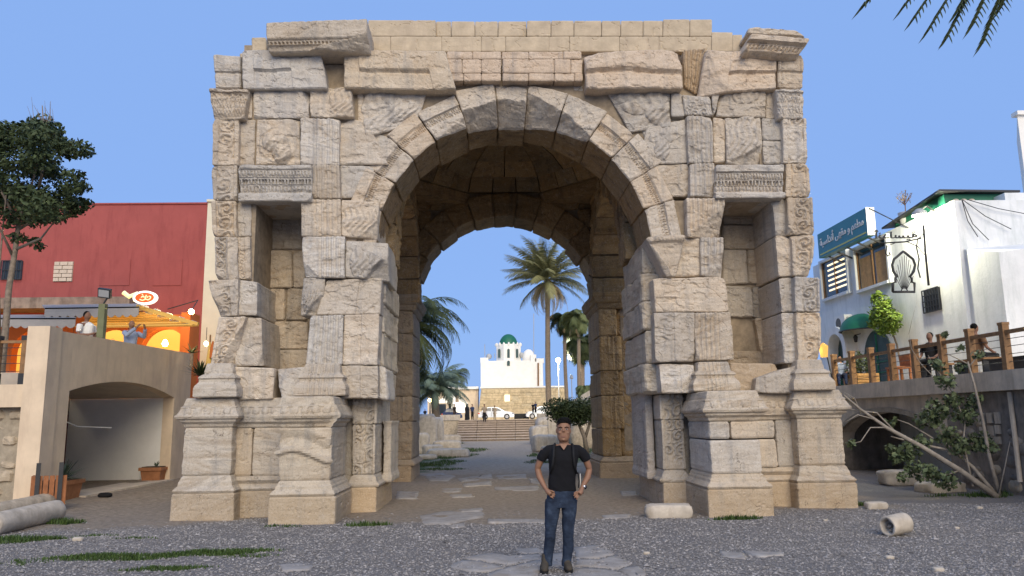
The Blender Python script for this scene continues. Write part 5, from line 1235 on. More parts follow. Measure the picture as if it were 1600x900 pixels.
for k in range(2):
    y_ = ya + .1 + k * (yb2 - ya) / 2; MB().box(WX - .045, WX - .022, y_, y_ + (yb2 - ya) * .36, zb_ + .05, zt_ - .35).build('timber_shutter', MATS['shutter_wood'], wb)
# barred window on the side wall near the corner
a, b = onW(1445, 470), onW(1471, 470); ya, yb2 = sorted((a[1], b[1])); zt_, zb_ = onW(1458, 451)[2], onW(1458, 487)[2]
MB().box(WX - .02, WX + .02, ya, yb2, zb_, zt_).build('window_recess', MATS['iron'], wb)
bb = MB()
for k in range(7): bb.bar((WX - .07, ya + (yb2 - ya) * k / 6, zb_), (WX - .07, ya + (yb2 - ya) * k / 6, zt_), .03)
for k in range(5): bb.bar((WX - .07, ya, zb_ + (zt_ - zb_) * k / 4), (WX - .07, yb2, zb_ + (zt_ - zb_) * k / 4), .03)
bb.build('window_grille', MATS['iron'], wb)
# arched doorways
def doorway(x0, x1, ytop, mat, nm, porch=0):
    a, b = onW(x0, 560), onW(x1, 560); ya, yb2 = sorted((a[1], b[1])); c_ = (ya + yb2) / 2; r = (yb2 - ya) / 2; zt_ = onW((x0 + x1) / 2, ytop)[2]; zs2 = zt_ - r * 1.0
    P = [(ya, RZ2), (yb2, RZ2)] + [(c_ + r * math.cos(math.pi * i / 14), zs2 + r * math.sin(math.pi * i / 14)) for i in range(15)]
    MB().prism(P, lambda u, v: (WX - .03, u, v), lambda u, v: (WX + .03, u, v)).build(nm, MATS[mat], wb)
    m = MB()
    for u in (.08, .5, .92): m.bar((WX - .045, ya + (yb2 - ya) * u, RZ2), (WX - .045, ya + (yb2 - ya) * u, zs2 + (r * .85 if u == .5 else 0)), .06, .03)
    for v in (.15, .5, .85): m.bar((WX - .045, ya, RZ2 + (zs2 - RZ2) * v), (WX - .045, yb2, RZ2 + (zs2 - RZ2) * v), .05, .03)
    m.build('door_rail', MATS['green_paint'] if mat == 'door_green' else MATS['iron'], wb)
    if porch:
        m = MB()
        for i in range(14):
            t0, t1 = math.pi * i / 14, math.pi * (i + 1) / 14
            f = lambda rr, t: (c_ + rr * math.cos(t), zs2 + rr * math.sin(t))
            p, q, p2, q2 = f(r + .02, t0), f(r + .02, t1), f(r + .3, t0), f(r + .3, t1)
            m.hexa([(WX - porch, p[0], p[1]), (WX - porch, q[0], q[1]), (WX, q[0], q[1]), (WX, p[0], p[1]), (WX - porch, p2[0], p2[1]), (WX - porch, q2[0], q2[1]), (WX, q2[0], q2[1]), (WX, p2[0], p2[1])])
        m.box(WX - porch, WX, ya - .28, ya - .02, RZ2, zs2).box(WX - porch, WX, yb2 + .02, yb2 + .28, RZ2, zs2); m.build('door_porch', MATS['white_plaster'], wb)
doorway(1352, 1396, 514, 'door_green', 'arched_door'); doorway(1312, 1336, 522, 'door_green', 'arched_door', .45)
# green dome awning, air conditioner, climber
a = onW(1356, 515); aw = tag(empty('dome_awning', (WX - .4, a[1] + .35, a[2])), 'dark green dome awning over the arched door', 'awning')
m = MB(); V = []; F = []; nn = 10
for i in range(nn + 1):
    for k in range(7):
        th, ph = math.pi * i / nn, math.pi / 2 * k / 6
        V.append((WX - .02 - .75 * math.sin(th) * math.cos(ph) * 1.0, a[1] + .35 - .95 * math.cos(th) * math.cos(ph), a[2] + .62 * math.sin(ph)))
F = [(i * 7 + k, (i + 1) * 7 + k, (i + 1) * 7 + k + 1, i * 7 + k + 1) for i in range(nn) for k in range(6)]
m.add(V, F).build('canvas', MATS['green_paint'], aw, True)
m = MB(); m.tube([(WX - .02 - .75 * math.sin(math.pi * i / 12), a[1] + .35 - .95 * math.cos(math.pi * i / 12), a[2]) for i in range(13)], .025, 6).build('rim', MATS['iron'], aw)
a = onW(1325, 505); ac = tag(empty('air_conditioner', (WX - .2, a[1], a[2] - .3)), 'white air conditioner box between the window and green awning', 'air conditioner')
MB().box(WX - .32, WX - .02, a[1] - .42, a[1] + .42, a[2] - .28, a[2] + .28).build('casing', MATS['white_paint'], ac)
MB().prism([(.2 * math.cos(2 * math.pi * i / 20), .2 * math.sin(2 * math.pi * i / 20)) for i in range(20)], lambda u, v: (WX - .335, a[1] + .1 + u, a[2] + v), lambda u, v: (WX - .318, a[1] + .1 + u, a[2] + v)).build('fan_grille', MATS['iron'], ac)
MB().prism([(.18 * math.cos(2 * math.pi * i / 20), .2 * math.sin(2 * math.pi * i / 20)) for i in range(20)], lambda u, v: (a[0] - .32 + .12 + u * .6, a[1] - .435, a[2] + v), lambda u, v: (a[0] - .32 + .12 + u * .6, a[1] - .422, a[2] + v)).build('side_fan', MATS['grey_metal'], ac)
def leaf_cloud(name, blobs_, n, size, mat, parent, seed=0, lobe=False, squash=.6, hang=0):
    """leaf-sized faces spread through several uneven clumps: (centre, radii)"""
    r = np.random.default_rng(seed); V = []; F = []; T = []
    vol = np.array([np.prod(b[1]) ** .6 for b in blobs_]); vol = vol / vol.sum()
    for (c_, rd), share in zip(blobs_, vol):
        k = int(n * share); d = r.standard_normal((k, 3)); d /= np.linalg.norm(d, axis=1)[:, None]
        rr2 = r.random(k) ** .45; P = np.array(c_) + d * rr2[:, None] * np.array(rd)
        for i in range(k):
            nrm = d[i] * .6 + r.standard_normal(3) * .7 + np.array([0, 0, .3]); nrm /= np.linalg.norm(nrm)
            u = np.cross(nrm, r.standard_normal(3)); u /= np.linalg.norm(u); w = np.cross(nrm, u); s = size * (.6 + .8 * r.random())
            if hang: u = u * (1 - hang) + np.array([0, 0, -1]) * hang; u /= np.linalg.norm(u)
            o = len(V); t = float(np.clip(.15 + .55 * r.random() + .25 * nrm[2], 0, 1))  # leaves facing up get a lighter tone: top light put into the colour
            if lobe:
                pts = [(-.9, 0), (-.3, .35), (-.1, .75), (.1, .35), (.45, .7), (.45, .25), (1, 0), (.45, -.25), (.45, -.7), (.1, -.35), (-.1, -.75), (-.3, -.35)]
                V += [tuple(P[i] + u * a_ * s + w * b_ * s + nrm * (.12 * s * (abs(b_) - .3))) for a_, b_ in pts]; F.append(tuple(range(o, o + 12))); T += [t] * 12
            else:
                V += [tuple(P[i] - u * s), tuple(P[i] + w * s * squash * .6 - nrm * s * .1), tuple(P[i] + u * s), tuple(P[i] - w * s * squash * .6 - nrm * s * .1)]; F.append((o, o + 1, o + 2, o + 3)); T += [t] * 4
    o = mesh_obj(name, V, F, MATS[mat], parent); set_tone(o, T); return o
b0 = onW(1384, 492, .35); cl_ = tag(empty('climbing_bush', (WX - .3, b0[1], RZ2)), 'bright yellow-green climber spilling over the green door', 'plant')
bl = []
for (x, y, r) in ((1384, 492, .42), (1370, 488, .34), (1396, 500, .35), (1380, 475, .32), (1366, 468, .2), (1378, 510, .34), (1392, 512, .28), (1364, 502, .25), (1372, 460, .14)):
    q = onW(x, y, .4); bl.append((q, (r * .7, r * 1.1, r)))
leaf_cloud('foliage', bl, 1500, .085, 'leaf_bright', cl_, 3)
MB().tube([(WX - .1, b0[1] - .3, RZ2), (WX - .15, b0[1] - .15, 4.0), tuple(b0)], .03, 6).build('stem', MATS['bark'], cl_)
a, b = onW(1352, 486), onW(1380, 474)
# ---- teal restaurant sign
TXT = ''.join(chr(q) for q in [0x0020, 0xFEE3, 0xFEC4, 0xFECC, 0xFEE2, 0x20, 0xFEED, 0x20, 0xFEE3, 0xFED8, 0xFEEC, 0xFEF0, 0x20, 0xFE83, 0xFEE7, 0xFEAA, 0xFEDF, 0xFEB4, 0xFEF4, 0xFE94][::-1])
def text_mesh(name, s, size, mat, parent, M, ext=.01, align='CENTER'):
    cu = bpy.data.curves.new(name, 'FONT'); cu.body = s; cu.size = size; cu.align_x = align; cu.align_y = 'CENTER'; cu.extrude = ext; cu.offset = size * .012
    to = bpy.data.objects.new('tmp', cu); COL.objects.link(to); dg = bpy.context.evaluated_depsgraph_get(); dg.update()
    me = bpy.data.meshes.new_from_object(to.evaluated_get(dg)); bpy.data.objects.remove(to); bpy.data.curves.remove(cu)
    me.transform(M); me.materials.clear(); me.materials.append(MATS[mat]); o = bpy.data.objects.new(name, me)
    return link(o, parent)
sx = WX - .75
A, B, C_, D_ = atX(1277, 359, sx), atX(1353, 333, sx), atX(1356, 372, sx), atX(1279, 400, sx)
yn, yf2 = (B[1] + C_[1]) / 2, (A[1] + D_[1]) / 2; zlo, zhi = (C_[2] + D_[2]) / 2, (A[2] + B[2]) / 2
sg_ = tag(empty('restaurant_sign', (sx, yn, zlo)), 'teal signboard with white Arabic lettering and a yellow line', 'sign')
MB().box(sx, sx + .28, yn, yf2, zlo, zhi).build('board', MATS['teal_sign'], sg_); MB().box(sx - .005, sx + .285, yn - .03, yn - .002, zlo - .01, zhi + .01).build('end_cap', MATS['white_paint'], sg_)
Lg = yf2 - yn; Hh = zhi - zlo
def tmat(cy, cz, x): return Matrix(((0, 0, -1, x), (-1, 0, 0, cy), (0, 1, 0, cz), (0, 0, 0, 1)))
tx = text_mesh('lettering', TXT, 1.0, 'white_paint', sg_, Matrix.Identity(4), .01)
bbx = np.array([v.co[:] for v in tx.data.vertices]); w = bbx[:, 0].max() - bbx[:, 0].min(); sc_ = Lg * .9 / w; cx_ = (bbx[:, 0].max() + bbx[:, 0].min()) / 2; cy_ = (bbx[:, 1].max() + bbx[:, 1].min()) / 2
hs_ = min(1.0, Hh * .66 / ((bbx[:, 1].max() - bbx[:, 1].min()) * sc_))
tx.data.transform(tmat((yn + yf2) / 2, zlo + Hh * .56, sx - .012) @ Matrix.Diagonal((sc_, sc_ * hs_, 1, 1)) @ Matrix.Translation((-cx_, -cy_, 0)))
MB().box(sx - .012, sx - .003, yn + .1, yf2 - .15, zlo + Hh * .09, zlo + Hh * .14).build('yellow_line', MATS['yellow_stripe'], sg_)
for k in range(5): y_ = yn + Lg * (k + .5) / 5; MB().bar((sx + .2, y_, zlo), (WX, y_, zlo - .25), .05).build('bracket', MATS['iron'], sg_)
MB().bar((sx + .1, yn, zhi), (WX, yn - 1.2, ztop - .2), .03).build('stay_rod', MATS['iron'], sg_)
# ---- wrought iron hanging sign
ip = 12.9
def IP(x, y): return np.array(atY(x, y, 20.6))
isg = tag(empty('iron_sign', tuple(IP(1415, 456))), 'black wrought iron keyhole sign with fan rays and script', 'sign')
def curve_px(pts, r, nm, mt='iron'): m = MB(); m.tube([IP(*q) for q in pts], r, 6); return m.build(nm, MATS[mt], isg, True)
L_half = [(1395, 456), (1395, 442), (1399, 441), (1399, 434), (1402, 433), (1396, 424), (1394, 414), (1397, 405), (1404, 399), (1411, 393)]
R_half = [(1411 + (1411 - x) * 1.05 + 1, y) for x, y in L_half][::-1]
curve_px(L_half + R_half + [(1395, 456)], .035, 'keyhole_frame')
for k in range(11):
    t = math.pi * (.1 + .8 * k / 10); x = 1413 - 15 * math.cos(t); y = 441 - 42 * math.sin(t) ** 1.0 * (.62 + .38 * math.sin(t)); curve_px([(1413 - 4 * math.cos(t), 453 - 4 * math.sin(t)), (x, y)], .008, 'ray')
curve_px([(1413 - 5 * math.cos(math.pi * k / 8), 456 - 6 * math.sin(math.pi * k / 8)) for k in range(9)], .015, 'fan_hub')
curve_px([(1443, 352), (1446, 395), (1451, 446)], .03, 'upright'); curve_px([(1440, 372), (1413, 378), (1374, 380)], .022, 'arm')
curve_px([(1442, 366), (1434, 374), (1432, 386), (1436, 405), (1434, 420), (1438, 434)], .018, 'scroll_stay'); curve_px([(1386, 384), (1384, 396), (1387, 400), (1391, 398), (1389, 394)], .02, 'hook')
curve_px([(1444, 398), (1434, 385), (1418, 378), (1400, 379), (1390, 383)], .012, 'arc_stay')
it = text_mesh('lettering', ''.join(chr(q) for q in [0xFE83, 0xFEE7, 0xFEAA, 0xFEDF, 0xFEB4, 0xFEF4, 0xFE94][::-1]), 1.0, 'iron', isg, Matrix.Identity(4), .02)
bbx = np.array([v.co[:] for v in it.data.vertices]); w = bbx[:, 0].max() - bbx[:, 0].min(); cA, cB = IP(1365, 372), IP(1434, 372); Wd = cB[0] - cA[0]; s_ = Wd / w; cc = IP(1399, 367)
it.data.transform(Matrix.Translation(tuple(cc)) @ Matrix(((-s_, 0, 0, 0), (0, 0, -1, 0), (0, s_ * .62, 0, 0), (0, 0, 0, 1))) @ Matrix.Translation((-(bbx[:, 0].max() + bbx[:, 0].min()) / 2, -(bbx[:, 1].max() + bbx[:, 1].min()) / 2, 0)))
# ---- street lamp on the roof edge
lp = onW(1437, 338, .5); sl_ = tag(empty('street_lamp', tuple(lp)), 'brilliant white street lamp at the roof edge of the white building', 'lamp')
MB().ell(lp, (.13, .16, .09), 14, 10).build('bulb', MATS['bulb_white'], sl_, True); MB().lathe((lp[0], lp[1], lp[2] + .03), [(.22, 0), (.2, .1), (.08, .2), (0, .22)], 14).build('shade', MATS['grey_metal'], sl_, True)
MB().tube([lp + np.array([0, 0, .2]), lp + np.array([.25, 0, .32]), lp + np.array([.55, 0, .1])], .03, 8).build('arm', MATS['iron'], sl_)
lit('street_lamp_light', (lp[0] - .1, lp[1] - .1, lp[2] - .15), 330, (1, .93, .66), .12)
# roof hut, pot plant, cables
rh = tag(empty('roof_hut', (WX + 1, WY + 1.2, ztop)), 'low green and timber hut with a flat roof on the white building', 'hut')
MB().box(WX + .1, WX + 2.0, WY + .6, WY + 3.5, ztop, ztop + .36).build('walls', MATS['green_paint'], rh); MB().hexa([(WX - .15, WY + .4, ztop + .4), (WX + 2.3, WY + .4, ztop + .36), (WX + 2.3, WY + 3.9, ztop + .36), (WX - .15, WY + 3.9, ztop + .1), (WX - .15, WY + .4, ztop + .46), (WX + 2.3, WY + .4, ztop + .42), (WX + 2.3, WY + 3.9, ztop + .42), (WX - .15, WY + 3.9, ztop + .16)]).build('roof', MATS['iron'], rh)
for k in range(6): MB().ell((WX + .25 + .12 * k, WY + .5, ztop + .07 + .05 * (k % 2)), (.1, .09, .07), 8, 6).build('sack', MATS['frag_stone'], rh, True)
q = onW(1416, 345, -.2); pp = tag(empty('roof_pot_plant', tuple(q)), 'thin dry plant in a grey pot on the roof edge', 'plant')
MB().lathe(tuple(q + np.array([0, 0, -.15])), [(.0, 0), (.16, 0), (.24, .42), (.22, .42), (.2, .36), (0, .36)], 14).build('pot', MATS['grey_metal'], pp, True)
tw = MB(); rs_ = random.Random(3)
tw.tube([q + np.array([0, 0, .2]), q + np.array([.02, 0, .6])], .015, 5)
for k in range(16):
    a_ = rs_.uniform(0, 6.28); tw.tube([q + np.array([.02, 0, .5 + .01 * k]), q + np.array([.25 * math.cos(a_), .25 * math.sin(a_), .7 + .3 * rs_.random()])], .007, 4)
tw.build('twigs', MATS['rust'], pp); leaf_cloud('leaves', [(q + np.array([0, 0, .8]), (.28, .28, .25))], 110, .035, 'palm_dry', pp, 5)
cb_ = tag(empty('overhead_cables', (WX, WY - .1, 7.5)), 'thin dark cables draped across the corner of the white building', 'cable')
for pts in ([(1512, 312), (1560, 326), (1602, 334)], [(1503, 312), (1520, 350), (1545, 375)], [(1503, 313), (1512, 345), (1528, 370)], [(1504, 312), (1540, 338), (1580, 358)]):
    MB().tube([np.array(atY(x, y, WY - .12)) for x, y in pts], .012, 5).build('cable', MATS['iron'], cb_)
# wall lantern at the terrace corner near the arch
q = atX(1287, 548, XR + .1); ln = tag(empty('wall_lantern', tuple(q)), 'glowing amber lantern beside the right pilaster', 'lamp')
MB().lathe((q[0], q[1], q[2] - .22), [(.0, 0), (.12, .0), (.17, .38), (.06, .46), (0, .5)], 6).build('glass', MATS['lantern_glass'], ln); MB().tube([(q[0] + .1, q[1], q[2] - .2), (q[0] + .25, q[1] + .1, q[2] - .9)], .02, 6).build('stem', MATS['iron'], ln)
lit('lantern_light', (q[0] - .3, q[1], q[2]), 10, (1, .6, .2))
q = onW(1337, 530, .2); l3 = tag(empty('door_lantern', tuple(q)), 'small black lantern between the two arched doors', 'lamp'); MB().lathe((q[0], q[1], q[2] - .12), [(0, 0), (.06, .02), (.09, .2), (.03, .28), (0, .3)], 6).build('body', MATS['iron'], l3); MB().tube([(q[0], q[1], q[2] + .15), (WX, q[1], q[2] + .2)], .015, 5).build('bracket', MATS['iron'], l3)
# far tower sliver at the right edge
tb = tag(empty('white_tower', (33, 50, 0)), 'tall white building sliver at the right edge of the picture', 'building')
a = atY(1589, 178, 45); MB().hexa([(a[0], 45, 0), (a[0] + 8, 45, 0), (a[0] + 9, 50, 0), (a[0] + 3.4, 50, 0), (a[0], 45, a[2]), (a[0] + 8, 45, a[2]), (a[0] + 9, 50, a[2]), (a[0] + 3.4, 50, a[2])]).build('wall', MATS['white_wash'], tb); MB().box(a[0] - .1, a[0] + 6, 44.8, 45.4, a[2] - .1, a[2] + .15).build('cornice', MATS['white_wash'], tb)
# planter box on terrace, low dark troughs
q = atX(1345, 585, XR + .8); tp = tag(empty('timber_planter', (q[0], q[1], RZ2)), 'timber plank planter with leafy shrub behind the right railing', 'planter')
for k in range(4): MB().box(q[0] - .35, q[0] + .35, q[1] - .5, q[1] + .5, RZ2 + .1 * k + .005, RZ2 + .1 * k + .09).build('plank', MATS['shutter_wood'], tp)
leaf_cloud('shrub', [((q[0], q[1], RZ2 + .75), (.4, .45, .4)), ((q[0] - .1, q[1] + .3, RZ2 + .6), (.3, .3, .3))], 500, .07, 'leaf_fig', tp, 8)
for i, (x0, x1) in enumerate(((1556, 1582), (1586, 1620))):
    a, b = atX(x0, 575, XR + .6), atX(x1, 575, XR + .6); tr_o = tag(empty('dark_trough', (XR + .6, (a[1] + b[1]) / 2, RZ2)), ['dark metal trough left of the last railing post', 'dark metal trough at the right edge behind the railing'][i], 'trough', 'dark troughs on the terrace')
    MB().box(XR + .45, XR + .8, min(a[1], b[1]), max(a[1], b[1]), RZ2, RZ2 + .3).build('box', MATS['iron'], tr_o); MB().box(XR + .43, XR + .82, min(a[1], b[1]) - .02, max(a[1], b[1]) + .02, RZ2 + .3, RZ2 + .33).build('rim', MATS['iron'], tr_o)
q = atX(1405, 583, XR + .9); st = tag(empty('timber_stool', (q[0], q[1], RZ2)), 'small brown slatted seat behind the right railing', 'seat')
MB().box(q[0] - .25, q[0] + .25, q[1] - .3, q[1] + .3, RZ2 + .42, RZ2 + .48).build('seat', MATS['bin_wood'], st); 
for dx in (-.2, .2):
    for dy in (-.25, .25): MB().box(q[0] + dx - .03, q[0] + dx + .03, q[1] + dy - .03, q[1] + dy + .03, RZ2, RZ2 + .42).build('leg', MATS['bin_wood'], st)
MB().box(q[0] + .2, q[0] + .25, q[1] - .3, q[1] + .3, RZ2 + .48, RZ2 + .85).build('backrest', MATS['bin_wood'], st)
# ================================================================ view through the arch
PZ = 1.72
plaza = tag(MB().box(-220, 240, 79.5, 400, PZ - .4, PZ).build('plaza', plain('plaza_paving', (.34, .30, .25), .9, .12, 1.5, .2, 20)), kind='structure')
st_ = tag(empty('stairway', (.5, 70, 0)), 'broad worn stone stairway beyond the arch', 'stairs')
ns = 9
plain('step_stone', (.46, .37, .29), .9, .15, 3, .4, 22)
for k in range(ns):
    y0_ = 65.3 + k * 1.6; z0, z1 = PZ * k / ns, PZ * (k + 1) / ns - .004
    xs = np.linspace(-2.75 - .04 * k, 3.75 + .09 * k, 5)
    for i in range(4): yy_ = y0_ + random.uniform(-.04, .04); MB().box(xs[i] + .01 + random.uniform(-.02, .02), xs[i + 1] - .01, yy_, y0_ + 1.6, z1 - .06, z1 + random.uniform(-.02, .0)).box(xs[i] + .02, xs[i + 1] - .02, yy_ + .14, y0_ + 1.5, z0 - .2, z1 - .062).build('step', MATS['step_stone'], st_)
for (x0, x1, lb) in ((-45, -2.95, 'low stone retaining wall left of the far stairs'), (4.75, 50, 'low stone retaining wall right of the far stairs')):
    w_ = tag(empty('retaining_wall', ((x0 + x1) / 2, 78.8, 0)), lb, 'wall')
    MB().box(x0, x1, 78.6, 79.6, -.2, PZ).build('wall_body', MATS['rubble_stone'], w_); MB().box(x0, x1, 78.5, 79.2, PZ + .005, PZ + .55).build('parapet', MATS['frag_stone'], w_)
# rows of fragments flanking the path
def frag(x, y, r, lb, seed, rot=0, sq=.4, tilt=0):
    p = gpt(x, y); boulder('carved_fragment', (p[0], p[1], r[2] * .85), r, lb, 'stone', 'marble fragments flanking the path', seed=seed, sq=sq, rot=rot, col=tint(v=.12))
fl_ = [(667, 702, (.62, .5, 1.15), 'tall upright pale fragment nearest the left inner pier', .2), (683, 697, (.45, .4, 1.05), 'slim upright fragment second from the left inner pier', .1), (700, 714, (1.0, .6, .22), 'low flat slab heading the left fragment row', .15), (699, 703, (.85, .6, .3), 'flat block second in the left fragment row', .1), (703, 693, (.8, .6, .35), 'flat block third in the left fragment row', .2), (705, 684, (.8, .6, .4), 'flat block fourth in the left fragment row', 0), (712, 678, (.8, .6, .4), 'farthest small block of the left fragment row', .3), (665, 718, (.5, .3, .12), 'flat pale stone on the grass by the left pier', .3),
       (852, 706, (.7, .6, .5), 'broken block at the front of the right fragment row', .2), (846, 694, (.8, .7, .7), 'pale block second in the right fragment row', .1), (858, 684, (1.2, .9, 1.0), 'large pale carved block behind the man', .2), (846, 680, (.8, .7, .6), 'pale block beside the stair foot at right', .4), (840, 672, (.7, .6, .5), 'small farthest block of the right fragment row', 0),
       (676, 712, (.5, .35, .3), 'squat broken stone on the grass before the upright fragments', .5), (656, 709, (.5, .4, .6), 'grey lump half hidden by the left inner pier', .2), (862, 716, (.45, .4, .3), 'squat stone in the grass just left of the man', .6), (835, 684, (.5, .4, .35), 'small rubble stone left of the right fragment row', .1)]
for i, (x, y, r, lb, rot) in enumerate(fl_): frag(x, y, r, lb, 40 + i, rot)
q = gpt(868, 694); pc = tag(empty('marble_stele', (q[0], q[1], 0)), 'upright pale marble stele behind the man', 'stone'); MB().box(q[0] - .5, q[0] + .6, q[1] - .3, q[1] + .3, 0, 2.2).build('shaft', MATS['frag_stone'], pc); MB().box(q[0] - .62, q[0] + .72, q[1] - .4, q[1] + .4, 2.2, 2.45).build('cap', MATS['frag_stone'], pc)
for i, (x, y, w) in enumerate(((895, 690, 2.2), (915, 700, 1.6), (905, 678, 3.0))):
    q = gpt(x, y); boulder('boulder', (q[0], q[1], .7), (w * .6, w * .45, 1.1 - .2 * i), ['grey boulder under the hedge, partly behind the man', 'small grey boulder nearest the right inner pier', 'far grey boulder below the hedge'][i], 'stone', 'boulders under the hedge', mat='rubble_stone', seed=60 + i, sq=.6)
# hedge with trunks
def tree_trunk(pts, rads, name='trunk', mat='bark', parent=None, n=8): return MB().tube(pts, rads, n).build(name, MATS[mat], parent, True)
q = gpt(915, 712); hY = q[1]
hg = tag(empty('clipped_tree', tuple(q)), 'dark rounded clipped tree in front of the right inner pier', 'tree')
def cl(px_, Y): return [(np.array(atY(x, y, Y)), (r[0], r[1], r[2])) for x, y, r in px_]
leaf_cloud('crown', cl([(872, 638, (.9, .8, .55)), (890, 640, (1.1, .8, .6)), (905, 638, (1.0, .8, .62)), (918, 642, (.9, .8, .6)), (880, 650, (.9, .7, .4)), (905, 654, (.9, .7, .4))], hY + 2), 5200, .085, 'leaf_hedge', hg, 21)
c_ = np.array(atY(897, 645, hY + 2)); tree_trunk([(c_[0] + .6, c_[1], 0), (c_[0] + .5, c_[1], .8), (c_[0] + .1, c_[1], 1.8)], [.14, .11, .07], parent=hg); tree_trunk([(c_[0] + .5, c_[1], .7), (c_[0] + .9, c_[1], 1.8)], [.09, .05], 'branch', parent=hg)
# picket fence right
pf = tag(empty('picket_fence', (9, 60, PZ)), 'pale picket fence running behind the clipped tree', 'fence')
A, B = np.array(atY(892, 632, 78)), np.array(atY(935, 608, 52))
for k in range(26):
    p = A + (B - A) * k / 25; MB().box(p[0] - .08, p[0] + .08, p[1] - .05, p[1] + .05, p[2] - 1.6, p[2] + .25).build('picket', MATS['frag_stone'], pf)
MB().bar(A + np.array([0, 0, -.2]), B + np.array([0, 0, -.2]), .06, .1).build('rail', MATS['frag_stone'], pf)
# ---- mosque
MY = 106.0
def MP(x, y, Y=MY): return np.array(atY(x, y, Y))
mq = tag(empty('domed_building', (3, MY + 6, PZ)), 'white domed building with green cupola on a stone base', 'building')
a, b = MP(743, 654), MP(881, 654)
zt1 = MP(800, 606)[2]; x0t, x1t = MP(752, 606)[0], MP(878, 606)[0]
MB().hexa([(a[0], MY, 0), (b[0] + 1.0, MY, 0), (b[0] + 1, MY + 14, 0), (a[0], MY + 14, 0), (x0t, MY + .6, zt1), (x1t + .6, MY + .6, zt1), (x1t + .6, MY + 14, zt1), (x0t, MY + 14, zt1)]).build('stone_base', plain('floodlit_mortar', (.5, .41, .27), .95, .2, 5, .5, 25), mq)  # warm floodlight is put into the mortar colour
rs_ = random.Random(8); z = PZ
sb = MB()
while z < zt1 - .25:
    h = rs_.uniform(.28, .45); x = a[0] + .3 + (z - PZ) * .15
    while x < b[0] + .6:
        w = rs_.uniform(.4, .9)
        if rs_.random() < .88 and x + w < b[0] + .8: sb.box(x, x + w - .06, MY + .55 * (z - 0) / zt1 - .03 - rs_.random() * .05, MY + 1.2, z, z + h - .05)
        x += w
    z += h
o = sb.build('base_stones', plain('floodlit_stone', (.56, .44, .27), .95, .3, 1.6, .6, 12), mq); o['kind'] = 'stuff'  # yellow of the floodlit base painted into the stone colour
MB().box(x0t - .15, x1t + .75, MY + .45, MY + 1.2, zt1 + .003, zt1 + .22).build('ledge', MATS['white_wash'], mq)
zw1 = MP(800, 598)[2]
def mbox(x0, y0_, x1, y1_, dy, dep, nm, mat='white_wash'):
    p, q_ = MP(x0, y0_, MY + dy), MP(x1, y1_, MY + dy); return MB().box(min(p[0], q_[0]), max(p[0], q_[0]), MY + dy, MY + dy + dep, min(p[2], q_[2]), max(p[2], q_[2])).build(nm, MATS[mat], mq)
mbox(751, 566, 849, 607, 1.6, 9, 'main_wall'); 
for (x0, y0_, x1) in ((750.5, 559, 763), (829, 554, 838), (836, 560, 850)): mbox(x0, y0_, x1, 567, 1.62, 3, 'parapet_step')
mbox(757, 564, 829, 567, 1.59, .4, 'coping')
tw_c = MP(794.5, 545, MY + 4); rw = (MP(814, 545, MY + 4)[0] - MP(775, 545, MY + 4)[0]) / 2
def octo(r, z0, z1, nm, mat): return MB().prism([(r * math.cos(R_(22.5 + 45 * k)), r * math.sin(R_(22.5 + 45 * k))) for k in range(8)], lambda u, v: (tw_c[0] + u, MY + 4 + v, z0), lambda u, v: (tw_c[0] + u, MY + 4 + v, z1)).build(nm, MATS[mat], mq)
zo0, zo1 = MP(795, 568, MY + 4)[2], MP(795, 539, MY + 4)[2]; octo(rw * 1.05, zo0 - .5, zo1, 'lantern_drum', 'white_wash')
for k in range(16):
    t = 2 * math.pi * k / 16; MB().ell((tw_c[0] + rw * 1.0 * math.cos(t), MY + 4 + rw * 1.0 * math.sin(t), zo1), (.16, .16, .26), 6, 5).build('merlon', MATS['white_wash'], mq)
zd = MP(795, 522, MY + 4)[2]; rd = (MP(809, 530, MY + 4)[0] - MP(780, 530, MY + 4)[0]) / 2
MB().lathe((tw_c[0], MY + 4, zo1 - .1), [(rd * math.cos(math.pi / 2 * i / 10), (zd - zo1 + .1) * math.sin(math.pi / 2 * i / 10)) for i in range(11)], 28).build('dome', MATS['green_paint'], mq, True)
def mwin(x, y, w, h, dy):
    p = MP(x, y, MY + dy); k = (MY + dy) / 1215; P = [(-w / 2, -h / 2), (w / 2, -h / 2)] + [(w / 2 * math.cos(math.pi * i / 8), h / 2 - w / 2 + w / 2 * math.sin(math.pi * i / 8)) for i in range(9)]
    MB().prism([(u * k, v * k) for u, v in P], lambda u, v: (p[0] + u, MY + dy - .05, p[2] + v), lambda u, v: (p[0] + u, MY + dy + .05, p[2] + v)).build('window', MATS['door_green'], mq)
fy = 4 - rw * 1.05 * math.cos(R_(22.5))
for x in (780, 794.5, 808): mwin(x, 552, 4.0, 14, fy - .02 if x == 794.5 else fy + .25)
mwin(794.5, 567.5, 4.5, 8, 1.55)
mbox(788.5, 617, 796.5, 627, .18, .3, 'lit_window', 'lit_window')
a1 = MP(812, 560, MY + 2); MB().ell((MP(826, 560, MY + 3)[0], MY + 3, MP(826, 560, MY + 3)[2]), (.9, .9, 1.3), 14, 8).build('small_dome', MATS['white_wash'], mq, True)
for x, y0_, y1_ in ((757.5, 538, 560), (834, 490, 560), (773, 552, 560)): MB().tube([MP(x, y1_, MY + 3), MP(x, y0_, MY + 3)], .05, 5).build('mast', MATS['grey_metal'], mq)
MB().ell(tuple(MP(764, 557, MY + 3)), (.4, .15, .4), 10, 8).build('dish', MATS['grey_metal'], mq, True); MB().ell(tuple(MP(815, 555, MY + 3)), (.35, .15, .4), 10, 8).build('dish', MATS['grey_metal'], mq, True)
MB().tube([MP(841, 567, MY + 1.5), MP(841, 606, MY + 1.5)], .12, 6).build('drain_pipe', MATS['rust'], mq)
